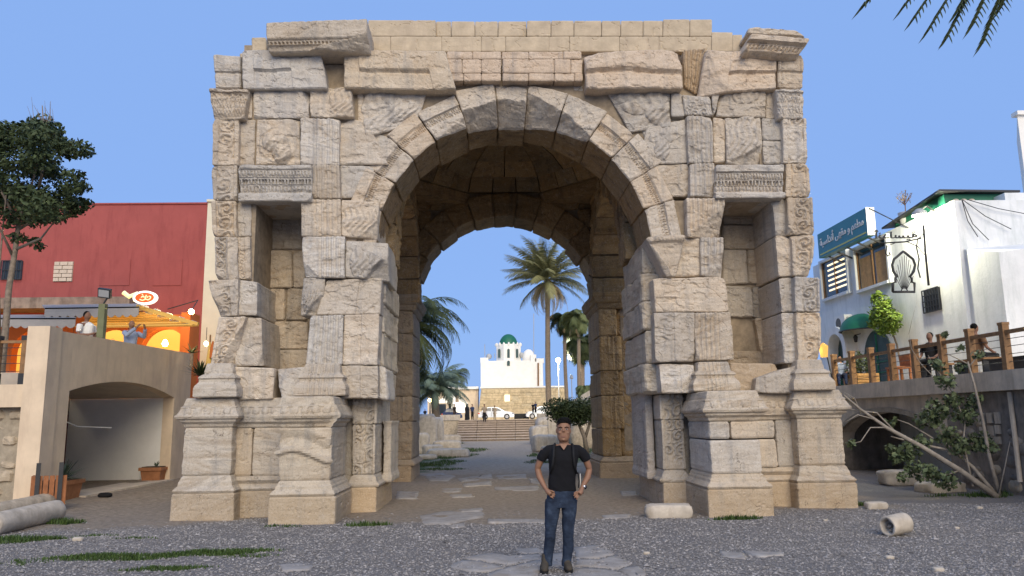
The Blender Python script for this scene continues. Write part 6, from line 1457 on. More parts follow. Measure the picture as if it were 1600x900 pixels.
# low house left of it
lh = tag(empty('low_house', (-4, MY + 3, PZ)), 'low ochre house with pale flat roof left of the domed building', 'building')
p, q_ = MP(668, 654, MY + 2), MP(747, 608, MY + 2); MB().box(p[0], q_[0], MY + 2, MY + 9, 0, q_[2]).build('wall', MATS['beige_render'], lh); MB().box(p[0] - .3, q_[0] + .05, MY + 1.6, MY + 9, q_[2], q_[2] + .35).build('roof_edge', MATS['white_wash'], lh)
for x in (690, 708): k_w = MP(x, 634, MY + 1.98); MB().box(k_w[0] - .6, k_w[0] + .6, MY + 1.9, MY + 2.05, PZ, PZ + 2.2).build('door', MATS['dark_glass'], lh)
tn = tag(empty('white_tent', (-4, 100, PZ)), 'small lit white tent canopy in front of the low house', 'tent')
c_ = MP(706, 622, 100); mtent = MB(); 
mtent.add([(c_[0] - 2, 98, c_[2] - .6), (c_[0] + 2, 98, c_[2] - .6), (c_[0] + 2, 102, c_[2] - .6), (c_[0] - 2, 102, c_[2] - .6), (c_[0], 100, c_[2] + .7)], [(0, 1, 4), (1, 2, 4), (2, 3, 4), (3, 0, 4)]).build('roof', MATS['tent_lit'], tn)
for dx in (-1.9, 1.9):
    for yy in (98.1, 101.9): MB().tube([(c_[0] + dx, yy, PZ), (c_[0] + dx, yy, c_[2] - .6)], .05, 6).build('pole', MATS['white_paint'], tn)
k_w = MP(716, 622, 97); MB().box(k_w[0] - .9, k_w[0] + .9, 97.5, 97.7, PZ + .9, PZ + 2.2).build('lit_panel', MATS['tent_lit'], tn)
# street lamp far
def far_lamp(x, ytop, Y, lb, glowm, nm='park_lamp', e=0, r=.3):
    p = np.array(atY(x, ytop, Y)); t = tag(empty(nm, (p[0], Y, PZ)), lb, 'lamp'); MB().tube([(p[0], Y, PZ), (p[0], Y, p[2] - .2)], [.07, .045], 8).build('pole', MATS['grey_metal'], t)
    MB().ell(tuple(p), (r, r, r * .9), 12, 10).build('globe', MATS[glowm], t, True); MB().lathe((p[0], Y, p[2] + r * .6), [(r * .8, 0), (r * .5, .15), (0, .2)], 10).build('cap', MATS['grey_metal'], t)
    if e: lit('park_lamp_light', (p[0], Y - .5, p[2]), e, (1, .92, .7), .3)
    return t
far_lamp(872, 563, 90, 'white glowing lamp post right of the domed building', 'bulb_white', e=3500, r=.28)
far_lamp(893, 590, 84, 'dark double lamp post below the far palms', 'grey_metal', r=.2)
far_lamp(672, 625, 62, 'small glowing lamp at the foot of the left palms', 'bulb_warm', r=.16)
# ---- palms
def frond(mb_, T, base, az, el, L_, droop, w, nl=40, seed=None, ll=.5, dry=0):
    r = random.Random(seed); pts = []; dx, dy = math.cos(az), math.sin(az); e = el
    x = z = 0.0; m = 12; p = np.array(base, float); side = np.array([-dy, dx, 0])
    for i in range(m + 1):
        pts.append(p.copy()); s = L_ / m; p = p + s * np.array([dx * math.cos(e), dy * math.cos(e), math.sin(e)]); e -= droop / m * (1 + i / m)
    n0 = len(mb_.v); mb_.tube(pts, [w * (1 - .8 * i / m) for i in range(m + 1)], 4, False); T += [.7 if not dry else .5] * (len(mb_.v) - n0)
    t0 = r.random() * .5
    for k in range(nl):
        t = .12 + .88 * k / nl; f = t * m; i = min(int(f), m - 1); q = pts[i] + (pts[i + 1] - pts[i]) * (f - i); d = pts[i + 1] - pts[i]; d /= np.linalg.norm(d); nrm = np.cross(side, d)
        l = ll * L_ * .5 * (math.sin(math.pi * min(1, t * .9 + .1)) ** .6) * r.uniform(.8, 1.1)
        for sg in (-1, 1):
            v = side * sg * .72 + d * .62 + nrm * r.uniform(.0, .35) + np.array([0, 0, -.25 - .5 * dry]); v /= np.linalg.norm(v); wv = np.cross(v, nrm); wv = wv / (np.linalg.norm(wv) + 1e-6) * l * .036
            o = len(mb_.v); mb_.v += [tuple(q - wv), tuple(q + wv), tuple(q + v * l * .6 + wv * .8 + np.array([0, 0, -.04 * l])), tuple(q + v * l + np.array([0, 0, -.15 * l]))]; mb_.f.append((o, o + 1, o + 2, o + 3)); tt = min(1, t0 + r.random() * .5); T += [tt] * 4
def palm(name, label, x, ycrown, Y, zb, n, L_, trad, mat='palm_green', seed=1, droop=1.6, els=(-.3, 1.35), skirt=0, ll=.5, lean=0, nl=40, group='palm trees beyond the arch', curve=0):
    p = np.array(atY(x, ycrown, Y)); root = tag(empty(name, (p[0] + lean, Y, zb)), label, 'palm', group); r = random.Random(seed)
    m = MB(); T = []
    for k in range(n): frond(m, T, p, 6.283 * (k * .382) + r.uniform(-.2, .2), els[0] + (els[1] - els[0]) * (k / n) ** .8 + r.uniform(-.1, .1), L_ * r.uniform(.85, 1.08), droop * r.uniform(.7, 1.2), .035, nl, seed * 100 + k, ll)
    o = m.build('crown', MATS[mat], root); set_tone(o, T)
    if skirt:
        m = MB(); T = []
        for k in range(skirt): frond(m, T, p - np.array([0, 0, .25]), 6.283 * k * .382 + .3, r.uniform(-1.0, -.1), L_ * r.uniform(.6, .85), r.uniform(.9, 1.6), .03, 20, seed * 77 + k, ll * .6, 1)
        o = m.build('dry_fronds', MATS['palm_dry'], root); set_tone(o, T)
    H = p[2] - zb; pts = []; rd_ = []
    for i in range(27):
        t = i / 26; pts.append((p[0] + lean * (1 - t) + .06 * math.sin(t * 5 + seed), Y, zb + H * t)); rd_.append(trad * (1.15 - .3 * t + (.06 if i % 2 else 0) + (.35 * max(0, t - .93) / .07)))
    MB().tube(pts, rd_, 10).build('trunk', MATS['palm_bark'], root, True)
    return root
palm('date_palm', 'tall date palm with dry hanging fronds right of the dome', 854, 438, 74, PZ - 1.5, 50, 5.1, .25, 'palm_olive', seed=3, droop=.62, els=(-.25, 1.5), skirt=40, ll=.42, nl=46)
palm('date_palm', 'big date palm leaning in behind the left inner pier', 632, 512, 46, 0, 50, 4.9, .3, 'palm_shadow', seed=5, droop=1.7, els=(-.5, 1.2), skirt=6, ll=.42)
palm('date_palm', 'short grey-green palm beside the left stairs', 680, 612, 60, .6, 44, 3.3, .32, 'palm_grey', seed=6, droop=1.3, els=(.1, 1.4), ll=.5)
palm('date_palm', 'small dark palm far behind left of the dome', 714, 586, 98, PZ, 30, 2.4, .2, 'palm_shadow', seed=7, droop=1.6, els=(-.4, 1.2), ll=.6, nl=18)
palm('fan_palm', 'slim fan palm second right of the tall date palm', 882, 499, 80, PZ, 36, 2.3, .18, 'palm_shadow', seed=8, droop=2.2, els=(-1.2, 1.3), ll=.9, skirt=8)
palm('fan_palm', 'slim fan palm with pale hanging skirt nearest the right pier', 903, 497, 70, PZ - 1, 30, 2.2, .17, 'palm_green', seed=9, droop=2.2, els=(-1.0, 1.3), skirt=22, ll=.8)
palm('fan_palm', 'lower bushy green palm behind the slim fan palms', 908, 535, 88, PZ, 44, 2.9, .28, 'palm_shadow', seed=10, droop=2.0, els=(-1.0, 1.3), ll=.9)
palm('fan_palm', 'small low palm beside the picket fence', 918, 610, 66, PZ - .6, 30, 1.6, .2, 'palm_green', seed=12, droop=1.8, els=(-.3, 1.3), ll=.8)
# overhead palm at the top right, trunk out of frame
ov = tag(empty('overhead_palm', (9.6, 9.6, 0)), 'drooping palm frond tips hanging in at the top right corner', 'palm')
m = MB(); T = []; c_ = np.array([8.6, 9.4, 8.6])
tips = [((1346, 10), 5), ((1478, 62), 6), ((1536, 68), 7), ((1425, 32), 8), ((1565, 12), 9), ((1450, 48), 10), ((1520, 40), 11), ((1410, 12), 12), ((1495, 20), 13)]
for (tx_, ty_), sd in tips:
    tip = np.array(atY(tx_, ty_, 8.6)); d = tip - c_; pts = [c_ + d * t + np.array([0, 0, .9 * math.sin(math.pi * t) ** 1.0 * .8]) for t in np.linspace(0, 1, 12)]
    n0 = len(m.v); m.tube(pts, [.03 * (1 - .8 * i / 11) for i in range(12)], 4, False); T += [.3] * (len(m.v) - n0); r = random.Random(sd)
    for k in range(44):
        t = .3 + .7 * k / 44; f = t * 11; i = min(int(f), 10); q = pts[i] + (pts[i + 1] - pts[i]) * (f - i); dd = pts[i + 1] - pts[i]; dd /= np.linalg.norm(dd); sd_ = np.cross(dd, (0, 0, 1)); sd_ /= np.linalg.norm(sd_)
        for sg in (-1, 1):
            v = sd_ * sg * .55 + dd * .75 + np.array([0, 0, -.25]); v /= np.linalg.norm(v); l = .40 * r.uniform(.8, 1.1) * (1.1 - .5 * t); wv = np.cross(v, (0, 1, 0)); wv = wv / np.linalg.norm(wv) * .015
            o = len(m.v); m.v += [tuple(q - wv), tuple(q + wv), tuple(q + v * l * .6 + wv), tuple(q + v * l)]; m.f.append((o, o + 1, o + 2, o + 3)); T += [r.random() * .6] * 4
o = m.build('fronds', MATS['palm_shadow'], ov); set_tone(o, T); MB().tube([(c_[0] + 1.2, c_[1] + .2, 0), (c_[0] + .7, c_[1] + .1, 4), tuple(c_)], [.28, .24, .2], 10).build('trunk', MATS['palm_bark'], ov, True)
# ---- tree at the left edge
TYl = 20.0
tl = tag(empty('broadleaf_tree', (atY(6, 540, TYl)[0], TYl, TZ)), 'dark leafy tree at the left edge in front of the red building', 'tree')
def TP(x, y, dy=0): return np.array(atY(x, y, TYl + dy))
tree_trunk([TP(0, 600), TP(8, 520), TP(14, 450), TP(24, 390), TP(30, 340)], [.10, .085, .075, .065, .05], parent=tl)
rs_ = random.Random(2)
for a_, b_ in (((24, 390), (90, 340)), ((27, 360), (120, 300)), ((30, 345), (60, 250)), ((28, 350), (-20, 260)), ((26, 370), (75, 385)), ((60, 300), (66, 165)), ((20, 400), (-10, 340)), ((0, 560), (10, 300))):
    mid = ((a_[0] + b_[0]) / 2 + rs_.uniform(-8, 8), (a_[1] + b_[1]) / 2 + rs_.uniform(-8, 8)); dy = rs_.uniform(-.8, .8)
    tree_trunk([TP(*a_), TP(*mid, dy * .5), TP(*b_, dy)], [.04, .028, .012], 'branch', parent=tl, n=6)
bl = []
for k in range(64):
    t_ = rs_.random(); x = -70 + 205 * rs_.random() ** .85; mid_ = 285 - .35 * max(0, 40 - x) * .2; hgt = 95 * math.sqrt(max(.02, 1 - ((x - 25) / 125) ** 2))
    y = mid_ + rs_.uniform(-1, .62) * hgt; r = rs_.uniform(.26, .5) * (1.1 if abs(x - 25) < 60 else .7)
    bl.append((TP(x, y, rs_.uniform(-1.3, 1.3)), (r * 1.1, r * 1.2, r * .75)))
for (x, y, r) in ((55, 378, .2), (30, 372, .25), (62, 387, .13), (135, 318, .2), (120, 330, .22), (142, 240, .12), (75, 340, .25)): bl.append((TP(x, y, 0), (r, r, r * .7)))
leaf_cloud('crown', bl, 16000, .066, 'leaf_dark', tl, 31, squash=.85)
tw = MB()
for k in range(14):
    x, y = rs_.uniform(50, 85), rs_.uniform(185, 200); tw.tube([TP(x, y), TP(x + rs_.uniform(-14, 8), y - rs_.uniform(10, 38))], [.008, .003], 4)
tw.build('bare_twigs', MATS['bark'], tl)
# ---- fig tree at right
FY = 17.3
fb = gpt(1560, 776); fg = tag(empty('fig_tree', tuple(fb)), 'sprawling fig tree with pale bare branches leaning over to the arch', 'tree')
def FP(x, y, Y): return np.array(atY(x, y, Y))
brs = [([(1560, 778, 16.6), (1500, 735, 16.7), (1440, 698, 16.8), (1385, 668, 16.9), (1345, 640, 17.0), (1318, 617, 17.0)], [.085, .075, .065, .05, .035, .02]), ([(1558, 776, 16.7), (1520, 730, 16.9), (1490, 705, 17.0), (1430, 692, 17.1), (1392, 682, 17.2)], [.06, .05, .04, .03, .015]), ([(1562, 776, 16.7), (1546, 715, 16.7), (1535, 655, 16.7), (1522, 600, 16.7), (1512, 565, 16.7)], [.06, .05, .042, .032, .02]),
       ([(1515, 570, 16.7), (1495, 560, 16.8), (1478, 552, 16.8)], [.02, .015, .01]), ([(1515, 572, 16.7), (1528, 556, 16.7)], [.018, .01]), ([(1400, 676, 16.9), (1370, 645, 17), (1330, 640, 17.1), (1322, 628, 17.1)], [.025, .02, .015, .008]), ([(1365, 655, 16.9), (1340, 648, 16.8), (1320, 660, 16.8)], [.02, .014, .008]), ([(1385, 668, 16.9), (1360, 668, 16.8), (1345, 690, 16.7), (1330, 693, 16.7)], [.02, .016, .012, .006]),
       ([(1490, 705, 17), (1450, 680, 17.3), (1420, 662, 17.5), (1400, 655, 17.5)], [.03, .022, .015, .01]), ([(1520, 760, 16.7), (1505, 690, 16.9), (1508, 660, 17), (1492, 620, 17)], [.03, .025, .02, .012]), ([(1500, 735, 16.7), (1470, 745, 16.5), (1430, 740, 16.4)], [.02, .014, .008]), ([(1492, 620, 17), (1480, 600, 17), (1462, 575, 17.1), (1450, 555, 17.1)], [.016, .013, .01, .006]), ([(1345, 645, 17), (1335, 622, 17), (1316, 612, 17)], [.016, .012, .006]), ([(1560, 776, 16.6), (1572, 720, 16.6), (1578, 690, 16.6)], [.02, .014, .008]), ([(1420, 520, 17.0), (1424, 545, 17), (1440, 570, 17), (1460, 590, 17), (1480, 610, 17)], [.005, .008, .01, .013, .016]), ([(1433, 470, 17.0), (1425, 500, 17), (1420, 522, 17)], [.003, .005, .006])]
for pts, rd_ in brs: tree_trunk([FP(*q) for q in pts], [.8 * r for r in rd_], 'branch', 'fig_bark', fg, 8)
bl = []
for (x, y, Y, r) in ((1500, 575, 16.8, .16), (1478, 595, 16.9, .25), (1465, 570, 17, .2), (1488, 625, 17, .22), (1470, 640, 17.2, .35), (1450, 655, 17.3, .3), (1510, 650, 17, .3), (1530, 690, 17, .32), (1520, 625, 16.9, .22), (1480, 680, 17, .3), (1420, 705, 16.9, .28), (1405, 715, 16.8, .22), (1432, 735, 16.6, .25), (1390, 700, 16.9, .15), (1450, 740, 16.5, .28), (1480, 750, 16.5, .25), (1330, 694, 16.7, .12), (1393, 660, 17.2, .14), (1528, 555, 16.7, .14), (1500, 545, 16.7, .10), (1545, 700, 16.8, .2), (1440, 690, 17, .2), (1410, 745, 16.5, .15), (1500, 700, 16.8, .25), (1476, 522, 16.8, .1)):
    bl.append((FP(x, y, Y), (r, r, r * .8)))
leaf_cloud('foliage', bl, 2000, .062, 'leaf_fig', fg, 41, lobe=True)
# litter of dry leaves and stones at its foot
grass([(1545, 776, .5, .25, 260, .14), (1490, 775, .6, .2, 200, .1), (1585, 772, .4, .2, 200, .15)], 'weeds', 'dry weeds at the foot of the fig tree')
grass([(662, 727, 1.2, 1.4, 1400, .14), (735, 704, 1.0, 2.5, 900, .18), (690, 734, .8, .5, 500, .1), (722, 712, .8, 1.5, 500, .14), (842, 712, .5, 2, 500, .15), (925, 705, 1.5, 2, 800, .2), (700, 722, .7, 1.2, 700, .12), (845, 722, .6, 1.2, 500, .12), (690, 716, .8, 1.2, 600, .14), (855, 700, .8, 2.5, 500, .2), (712, 694, .5, 3, 400, .2)], 'grass', 'green grass beside the path beyond the arch')
# ================================================================ people and vehicles
plain('skin', (.25, .132, .08), .55, .08, 6, .08, 120, spec=.35); plain('skin_dark', (.22, .12, .08), .55, .08, 6, .05, 120); plain('hair', (.006, .0055, .005), .75, .4, 60, .8, 140, spec=.12)
plain('black_tee', (.007, .007, .009), .9, .15, 8, .3, 90); plain('strap_black', (.012, .012, .013), .7, .15, 8, .2, 90); plain('boot_suede', (.06, .05, .038), .9, .2, 10, .4, 90); plain('white_tee', (.72, .72, .70), .9, .06, 8, .2, 60); plain('blue_shirt', (.30, .36, .48), .9, .12, 8, .2, 60); plain('navy_cloth', (.03, .045, .10), .9, .15, 8, .2, 60); plain('brown_jacket', (.14, .08, .045), .85, .2, 8, .3, 60); plain('tan_cloth', (.30, .24, .17), .9, .15, 8, .2, 60); plain('lip', (.30, .13, .10), .5, .05, 5, 0); plain('eye_white', (.55, .53, .50), .3, .05, 5, 0); plain('eye_dark', (.012, .009, .008), .2, .05, 5, 0)
def jeans_mat():
    t = NT('jeans'); g = t.geo(rand=False); n = t.noise(g, 9, 5, .6); n2 = t.noise(g, 160, 2, .5)
    c = t.ramp(n, [(.3, (.011, .017, .032)), (.55, (.025, .038, .066)), (.75, (.06, .085, .13))]); t.color(c).rough(.9)
    gs = t.geo((4, 4, 18), rand=False); b = t.bump(t.noise(gs, 3, 4, .6), .35, .03); t.bump(n2, .2, .004, b)
jeans_mat()
def loft(mb_, rings, n=20):      # rings: (cx, cy, cz, rx, ry)
    o = len(mb_.v)
    for (x, y, z, rx, ry) in rings:
        for k in range(n):
            w = 2 * math.pi * k / n; cx, sx_ = math.cos(w), math.sin(w); e = .85
            mb_.v.append((x + rx * math.copysign(abs(cx) ** e, cx), y + ry * math.copysign(abs(sx_) ** e, sx_), z))
    for i in range(len(rings) - 1):
        for k in range(n): mb_.f.append((o + i * n + k, o + i * n + (k + 1) % n, o + (i + 1) * n + (k + 1) % n, o + (i + 1) * n + k))
    up = rings[-1][2] > rings[0][2]
    a = [o + k for k in range(n)]; b = [o + (len(rings) - 1) * n + k for k in range(n)]
    mb_.f.append(tuple(a[::-1])); mb_.f.append(tuple(b)); return mb_
def remesh(name, mb_, vox, mat, parent=None, smooth=4, wrinkle=0, wf=14):
    bm = bmesh.new(); me0 = bpy.data.meshes.new('tmp'); me0.from_pydata(mb_.v, [], mb_.f); bm.from_mesh(me0); bmesh.ops.recalc_face_normals(bm, faces=bm.faces); bm.to_mesh(me0); bm.free()
    ob = bpy.data.objects.new('tmp', me0); COL.objects.link(ob)
    m = ob.modifiers.new('r', 'REMESH'); m.mode = 'VOXEL'; m.voxel_size = vox; m.use_smooth_shade = True
    if smooth: s = ob.modifiers.new('s', 'SMOOTH'); s.iterations = smooth; s.factor = .5
    dg = bpy.context.evaluated_depsgraph_get(); dg.update(); me = bpy.data.meshes.new_from_object(ob.evaluated_get(dg)); bpy.data.objects.remove(ob); bpy.data.meshes.remove(me0)
    if wrinkle and len(me.vertices):
        co = np.empty(len(me.vertices) * 3); me.vertices.foreach_get('co', co); co = co.reshape(-1, 3); nr = np.empty(len(me.vertices) * 3); me.vertices.foreach_get('normal', nr); nr = nr.reshape(-1, 3)
        d = fbm(co[:, 0] * wf * .7, co[:, 1] * wf * .7, co[:, 2] * wf + co[:, 0] * wf * .6, 5, 3); co = co + nr * (wrinkle * d)[:, None]; me.vertices.foreach_set('co', co.reshape(-1)); me.update()
    me.materials.clear(); me.materials.append(MATS[mat]); me.polygons.foreach_set('use_smooth', [True] * len(me.polygons)); me.name = name
    return link(bpy.data.objects.new(name, me), parent)
# ---------------------------------------------------------------- the man in front of the arch
HY = 9.55
def H(x, y, d=0): return np.array(atY(x, y, HY + d))       # pixel -> point in his plane, d forward negative
k1 = H(880, 700)[2] - H(880, 701)[2]                          # metres per pixel
def ring(x, y, rx, ry, d=0): p = H(x, y, d); return (p[0], p[1], p[2], rx * k1, ry * k1)
# skin: head, neck, arms, hands as one mesh
b = MB()
hc = H(880.5, 671, -.01); hw = .0765
loft(b, [ring(880.5, 690, 6.0, 6.0, -.02), ring(880.5, 687.5, 8.2, 8.0, -.02), ring(880.5, 684, 9.6, 10.2, -.01), ring(880.5, 679, 10.4, 11.6, 0), ring(880.5, 673, 10.7, 12.4, .005), ring(880.5, 667, 10.9, 12.8, .01), ring(880.5, 661, 10.5, 12.2, .012), ring(880.5, 657, 8.4, 9.6, .015), ring(880.5, 655, 4.5, 5, .015)])
b.tube([H(881, 700, .03), H(881, 692, .02), H(880.5, 684, .02)], [.064, .060, .058], 14)                                   # neck
nb = H(880.5, 671, -.085); b.tube([nb + np.array([0, .008, .018]), nb + np.array([0, -.006, -.012]), nb + np.array([0, -.016, -.026])], [.008, .012, .014], 8)   # nose
for s in (-1, 1):
    e = H(880.5 + s * 10.9, 673, .01); b.ell(tuple(e), (.010, .020, .030), 8, 8)                                          # ear
    b.tube([H(880.5 + s * 2, 667.6, -.085), H(880.5 + s * 8, 667.8, -.068)], [.009, .008], 6)                              # brow ridge
    b.ell(tuple(H(880.5 + s * 6, 676, -.068)), (.02, .018, .018), 8, 6)                                                    # cheekbone
b.ell(tuple(H(880.5, 687, -.078)), (.022, .016, .014), 8, 6)                                                               # chin
loft(b, [ring(880.5, 706, 16, 9, .03), ring(880.5, 698, 20, 10, .03), ring(880.5, 694, 12, 9, .03)])                      # upper chest
# arms: shoulder -> elbow -> wrist ; fingers
def arm(pts, rad): b.tube([H(*q) for q in pts], [r * k1 for r in rad], 14)
arm([(851, 703, .02), (846, 715, .02), (841, 728, .04), (840, 733, .05), (843, 745, .03), (849, 757, -.02), (853, 764, -.05)], [5.6, 5.9, 5.3, 5.0, 5.2, 4.0, 3.3])
arm([(909, 703, .02), (914, 715, .02), (919.5, 729, .04), (920.5, 734, .05), (918, 746, .02), (912, 757, -.03), (909, 764, -.06)], [5.6, 5.9, 5.3, 5.0, 5.2, 4.0, 3.3])
# hand in pocket (his right): palm then fingers slipping into the pocket, thumb outside
b.tube([H(853, 764, -.05), H(857, 769, -.075), H(861, 772, -.085)], [3.3 * k1, 4.3 * k1, 4.0 * k1], 10)
for i, (a_, c_) in enumerate((((861, 769), (867, 770.5)), ((862, 771.5), (868, 773.5)), ((862, 774), (867, 776.5)), ((860, 776), (865, 779)))): b.tube([H(*a_, -.085), H((a_[0] + c_[0]) / 2, (a_[1] + c_[1]) / 2 - .3, -.095), H(*c_, -.08)], [1.35 * k1, 1.25 * k1, 1.0 * k1], 7)
b.tube([H(857, 766, -.085), H(862, 767, -.11), H(866.5, 769, -.115)], [1.5 * k1, 1.4 * k1, 1.1 * k1], 7)
# hand on hip (his left): palm down, four fingers forward, thumb back
b.tube([H(909, 764, -.06), H(907, 769, -.09), H(905, 772, -.105)], [3.3 * k1, 4.2 * k1, 4.0 * k1], 10)
for i, (p0, p1, p2) in enumerate((((903, 768.5), (899, 769), (896.5, 771)), ((902.5, 770.5), (898, 772.5), (896, 775)), ((903, 773), (899, 776), (897.5, 778.5)), ((904.5, 775), (901.5, 778.5), (900.5, 781)))): b.tube([H(*p0, -.105), H(*p1, -.122), H(*p2, -.118)], [1.35 * k1, 1.25 * k1, .95 * k1], 7)
b.tube([H(908, 768, -.07), H(911, 769.5, -.02), H(911.5, 771, .02)], [1.5 * k1, 1.3 * k1, 1.0 * k1], 7)
man = remesh('person', b, .0055, 'skin', None, 3)
tag(man, 'man in black t-shirt and blue jeans standing with hands at hips before the arch', 'person')
# face details
for s in (-1, 1):
    MB().ell(tuple(H(880.5 + s * 4.9, 670.6, -.0875)), (.0125, .006, .006), 10, 6).build('eye', MATS['eye_white'], man, True); MB().ell(tuple(H(880.5 + s * 4.9, 670.6, -.0925)), (.0058, .004, .0058), 8, 6).build('iris', MATS['eye_dark'], man, True)
    MB().tube([H(880.5 + s * 1.9, 668.0, -.101), H(880.5 + s * 5, 667.0, -.098), H(880.5 + s * 8.2, 668.4, -.080)], [.0045, .005, .003], 6).build('eyebrow', MATS['hair'], man, True)
MB().tube([H(876.8, 682.2, -.091), H(880.5, 682.0, -.099), H(884.2, 682.2, -.091)], [.0025, .0048, .0025], 6).build('mouth', MATS['lip'], man, True)
# hair
hb = MB()
loft(hb, [ring(880.5, 674.5, 10.8, 9.6, .045), ring(880.5, 671, 11.1, 10.8, .04), ring(880.5, 668, 11.3, 11.8, .032), ring(880.7, 663, 11.5, 12.2, .024), ring(881, 658.5, 11.0, 12.2, .008), ring(881.5, 654.5, 8.8, 10.2, 0), ring(882, 652, 4.6, 5.6, .0)])
hb.tube([H(871.2, 663, -.05), H(875, 660.5, -.072), H(880, 659.2, -.078), H(886, 660, -.072), H(889.8, 663, -.05)], [.008, .010, .010, .010, .008], 8)
for k_h in range(16): a_h = H(872 + k_h * 1.1, 656.5 - 1.8 * math.sin(math.pi * k_h / 15), -.055 + .02 * (k_h % 3)); hb.tube([a_h, a_h + np.array([.006, -.008, .014 + .006 * (k_h % 2)])], [.011, .006], 6)
hair = remesh('hair', hb, .0055, 'hair', man, 2, .007, 70)
# t-shirt with sleeves and V neck
sh = MB()
loft(sh, [ring(878, 767, 22.6, 13.6, .0), ring(878, 758, 21.8, 13.4, 0), ring(878.5, 745, 21.4, 13.2, .0), ring(879.5, 732, 22.0, 13.8, 0), ring(880, 718, 23.8, 15.2, 0), ring(880, 709, 26, 14.6, .01), ring(880.5, 701, 25.5, 12.5, .02), ring(880.5, 697, 18.5, 10.6, .03), ring(880.5, 694.2, 11.2, 9.2, .035)])
for pts, rad_ in (([(868, 701.5, .03), (858, 703.5, .02), (851, 708.5, .02), (846.5, 715, .02), (845, 719, .025)], [7.5, 8.6, 8.8, 8.2, 8.0]), ([(893, 701.5, .03), (903, 703.5, .02), (910, 708.5, .02), (914.5, 715, .02), (916, 719, .025)], [7.5, 8.6, 8.8, 8.2, 8.0])): sh.tube([H(*q) for q in pts], [r * k1 for r in rad_], 16)
tee = remesh('t_shirt', sh, .007, 'black_tee', man, 4, .007, 11)
# V of skin at the neckline, as a thin patch that follows the chest
def patch(px_, d, nm, mt, par): 
    P = [H(x, y, d + dd) for x, y, dd in px_]; n = len(P); m = MB(); off = np.array([0, .006, 0]); m.add([tuple(p) for p in P] + [tuple(p + off) for p in P], [tuple(range(n)), tuple(range(n, 2 * n))[::-1]] + [(i, (i + 1) % n, n + (i + 1) % n, n + i) for i in range(n)]); return m.build(nm, MATS[mt], par)
patch([(873.5, 693, .0), (876, 693.4, -.012), (880.5, 693.8, -.02), (885, 693.4, -.012), (887.5, 693, 0), (884.5, 698, -.03), (881, 703, -.042), (877, 698, -.03)], -.062, 'neckline', 'skin', man)
for s in (-1, 1): MB().tube([H(880.5 + s * 13.5, 694, .0), H(880.5 + s * 15, 700, -.085), H(880.5 + s * 15.5, 712, -.112), H(880.5 + s * 17, 726, -.108), H(880.5 + s * 20.5, 740, -.05)], [.016, .017, .017, .016, .012], 6).build('backpack_strap', MATS['strap_black'], man, True)
MB().tube([H(903, 738, -.05), H(905, 752, -.04), H(904, 762, -.0)], .008, 6).build('hanging_strap', MATS['strap_black'], man); MB().tube([H(906.5, 740, .0), H(907, 764, .02)], .005, 6).build('hanging_strap', MATS['white_paint'], man)
bp = MB(); loft(bp, [ring(880, 760, 16, 9, .16), ring(880, 735, 18, 11, .17), ring(880, 705, 16, 9, .16)]); remesh('backpack', bp, .012, 'strap_black', man, 3)
# jeans
jn = MB()
loft(jn, [ring(876, 793, 19.5, 12.5, .0), ring(877, 784, 23.4, 13.8, .0), ring(877.5, 775, 23.4, 13.6, 0), ring(878, 766, 22.2, 13.0, 0), ring(878, 763.5, 21.8, 12.6, 0)])
def leg(c): loft(jn, [ring(*q) for q in c][::-1])
leg([(864, 780, 12.6, 12.4, 0), (863, 800, 12.0, 12.2, 0), (861, 820, 9.6, 10.8, -.005), (860, 838, 8.3, 9.6, -.01), (858.5, 852, 8.4, 9.4, .0), (857, 866, 7.8, 8.8, .01), (855.5, 878, 7.6, 8.6, .01), (855, 884, 8.0, 9.0, .01)])
leg([(890, 780, 12.4, 12.4, 0), (889.5, 800, 11.6, 12.2, 0), (887.5, 820, 9.4, 10.8, -.005), (888, 838, 8.3, 9.6, -.01), (888, 852, 8.4, 9.4, 0), (886.5, 866, 7.8, 8.8, .01), (885, 878, 7.5, 8.6, .01), (885, 884, 7.9, 9.0, .01)])
jeans = remesh('jeans', jn, .0075, 'jeans', man, 3, .008, 13)
MB().tube([H(857 + 42 * t, 766.2 + .6 * math.sin(t * 3.1), -.095 * math.sin(math.pi * t) ** .5 - .0) for t in np.linspace(.02, .98, 12)], .007, 6).build('belt_edge', MATS['strap_black'], man)
# boots
for (x, tx_) in ((853, -2.5), (886, 1.5)):
    f = MB(); base = H(x, 893, 0); gz_ = gz(base[0], base[1]) + .03
    loft(f, [(base[0] + tx_ * k1 * 1.2, base[1] - .035, gz_ + .0, .048, .135), (base[0] + tx_ * k1 * 1.2, base[1] - .035, gz_ + .03, .050, .138), (base[0] + tx_ * k1 * .8, base[1] - .02, gz_ + .055, .045, .115), (base[0] + tx_ * k1 * .3, base[1] + .01, gz_ + .085, .044, .075), (base[0], base[1] + .02, gz_ + .14, .046, .058), (base[0], base[1] + .02, gz_ + .17, .046, .056)])
    bt = remesh('boot', f, .007, 'boot_suede', man, 3, .004, 25)
    MB().prism([(.052 * math.cos(2 * math.pi * i / 20), .142 * math.sin(2 * math.pi * i / 20)) for i in range(20)], lambda u, v: (base[0] + tx_ * k1 * 1.2 + u, base[1] - .035 + v, gz_ - .03), lambda u, v: (base[0] + tx_ * k1 * 1.2 + u, base[1] - .035 + v, gz_ - .002)).build('sole', MATS['rubber'], bt)
wp = H(912.5, 760.5, -.03); wa = H(909.5, 766, -.05) - H(916, 754, -.01); wa /= np.linalg.norm(wa)
MB().tube([wp - wa * .012, wp + wa * .012], .036, 16).build('watch_strap', MATS['rubber'], man); MB().ell(tuple(wp + np.array([.0, -.034, .004])), (.019, .01, .019), 14, 8).build('watch_face', MATS['chrome'], man, True)

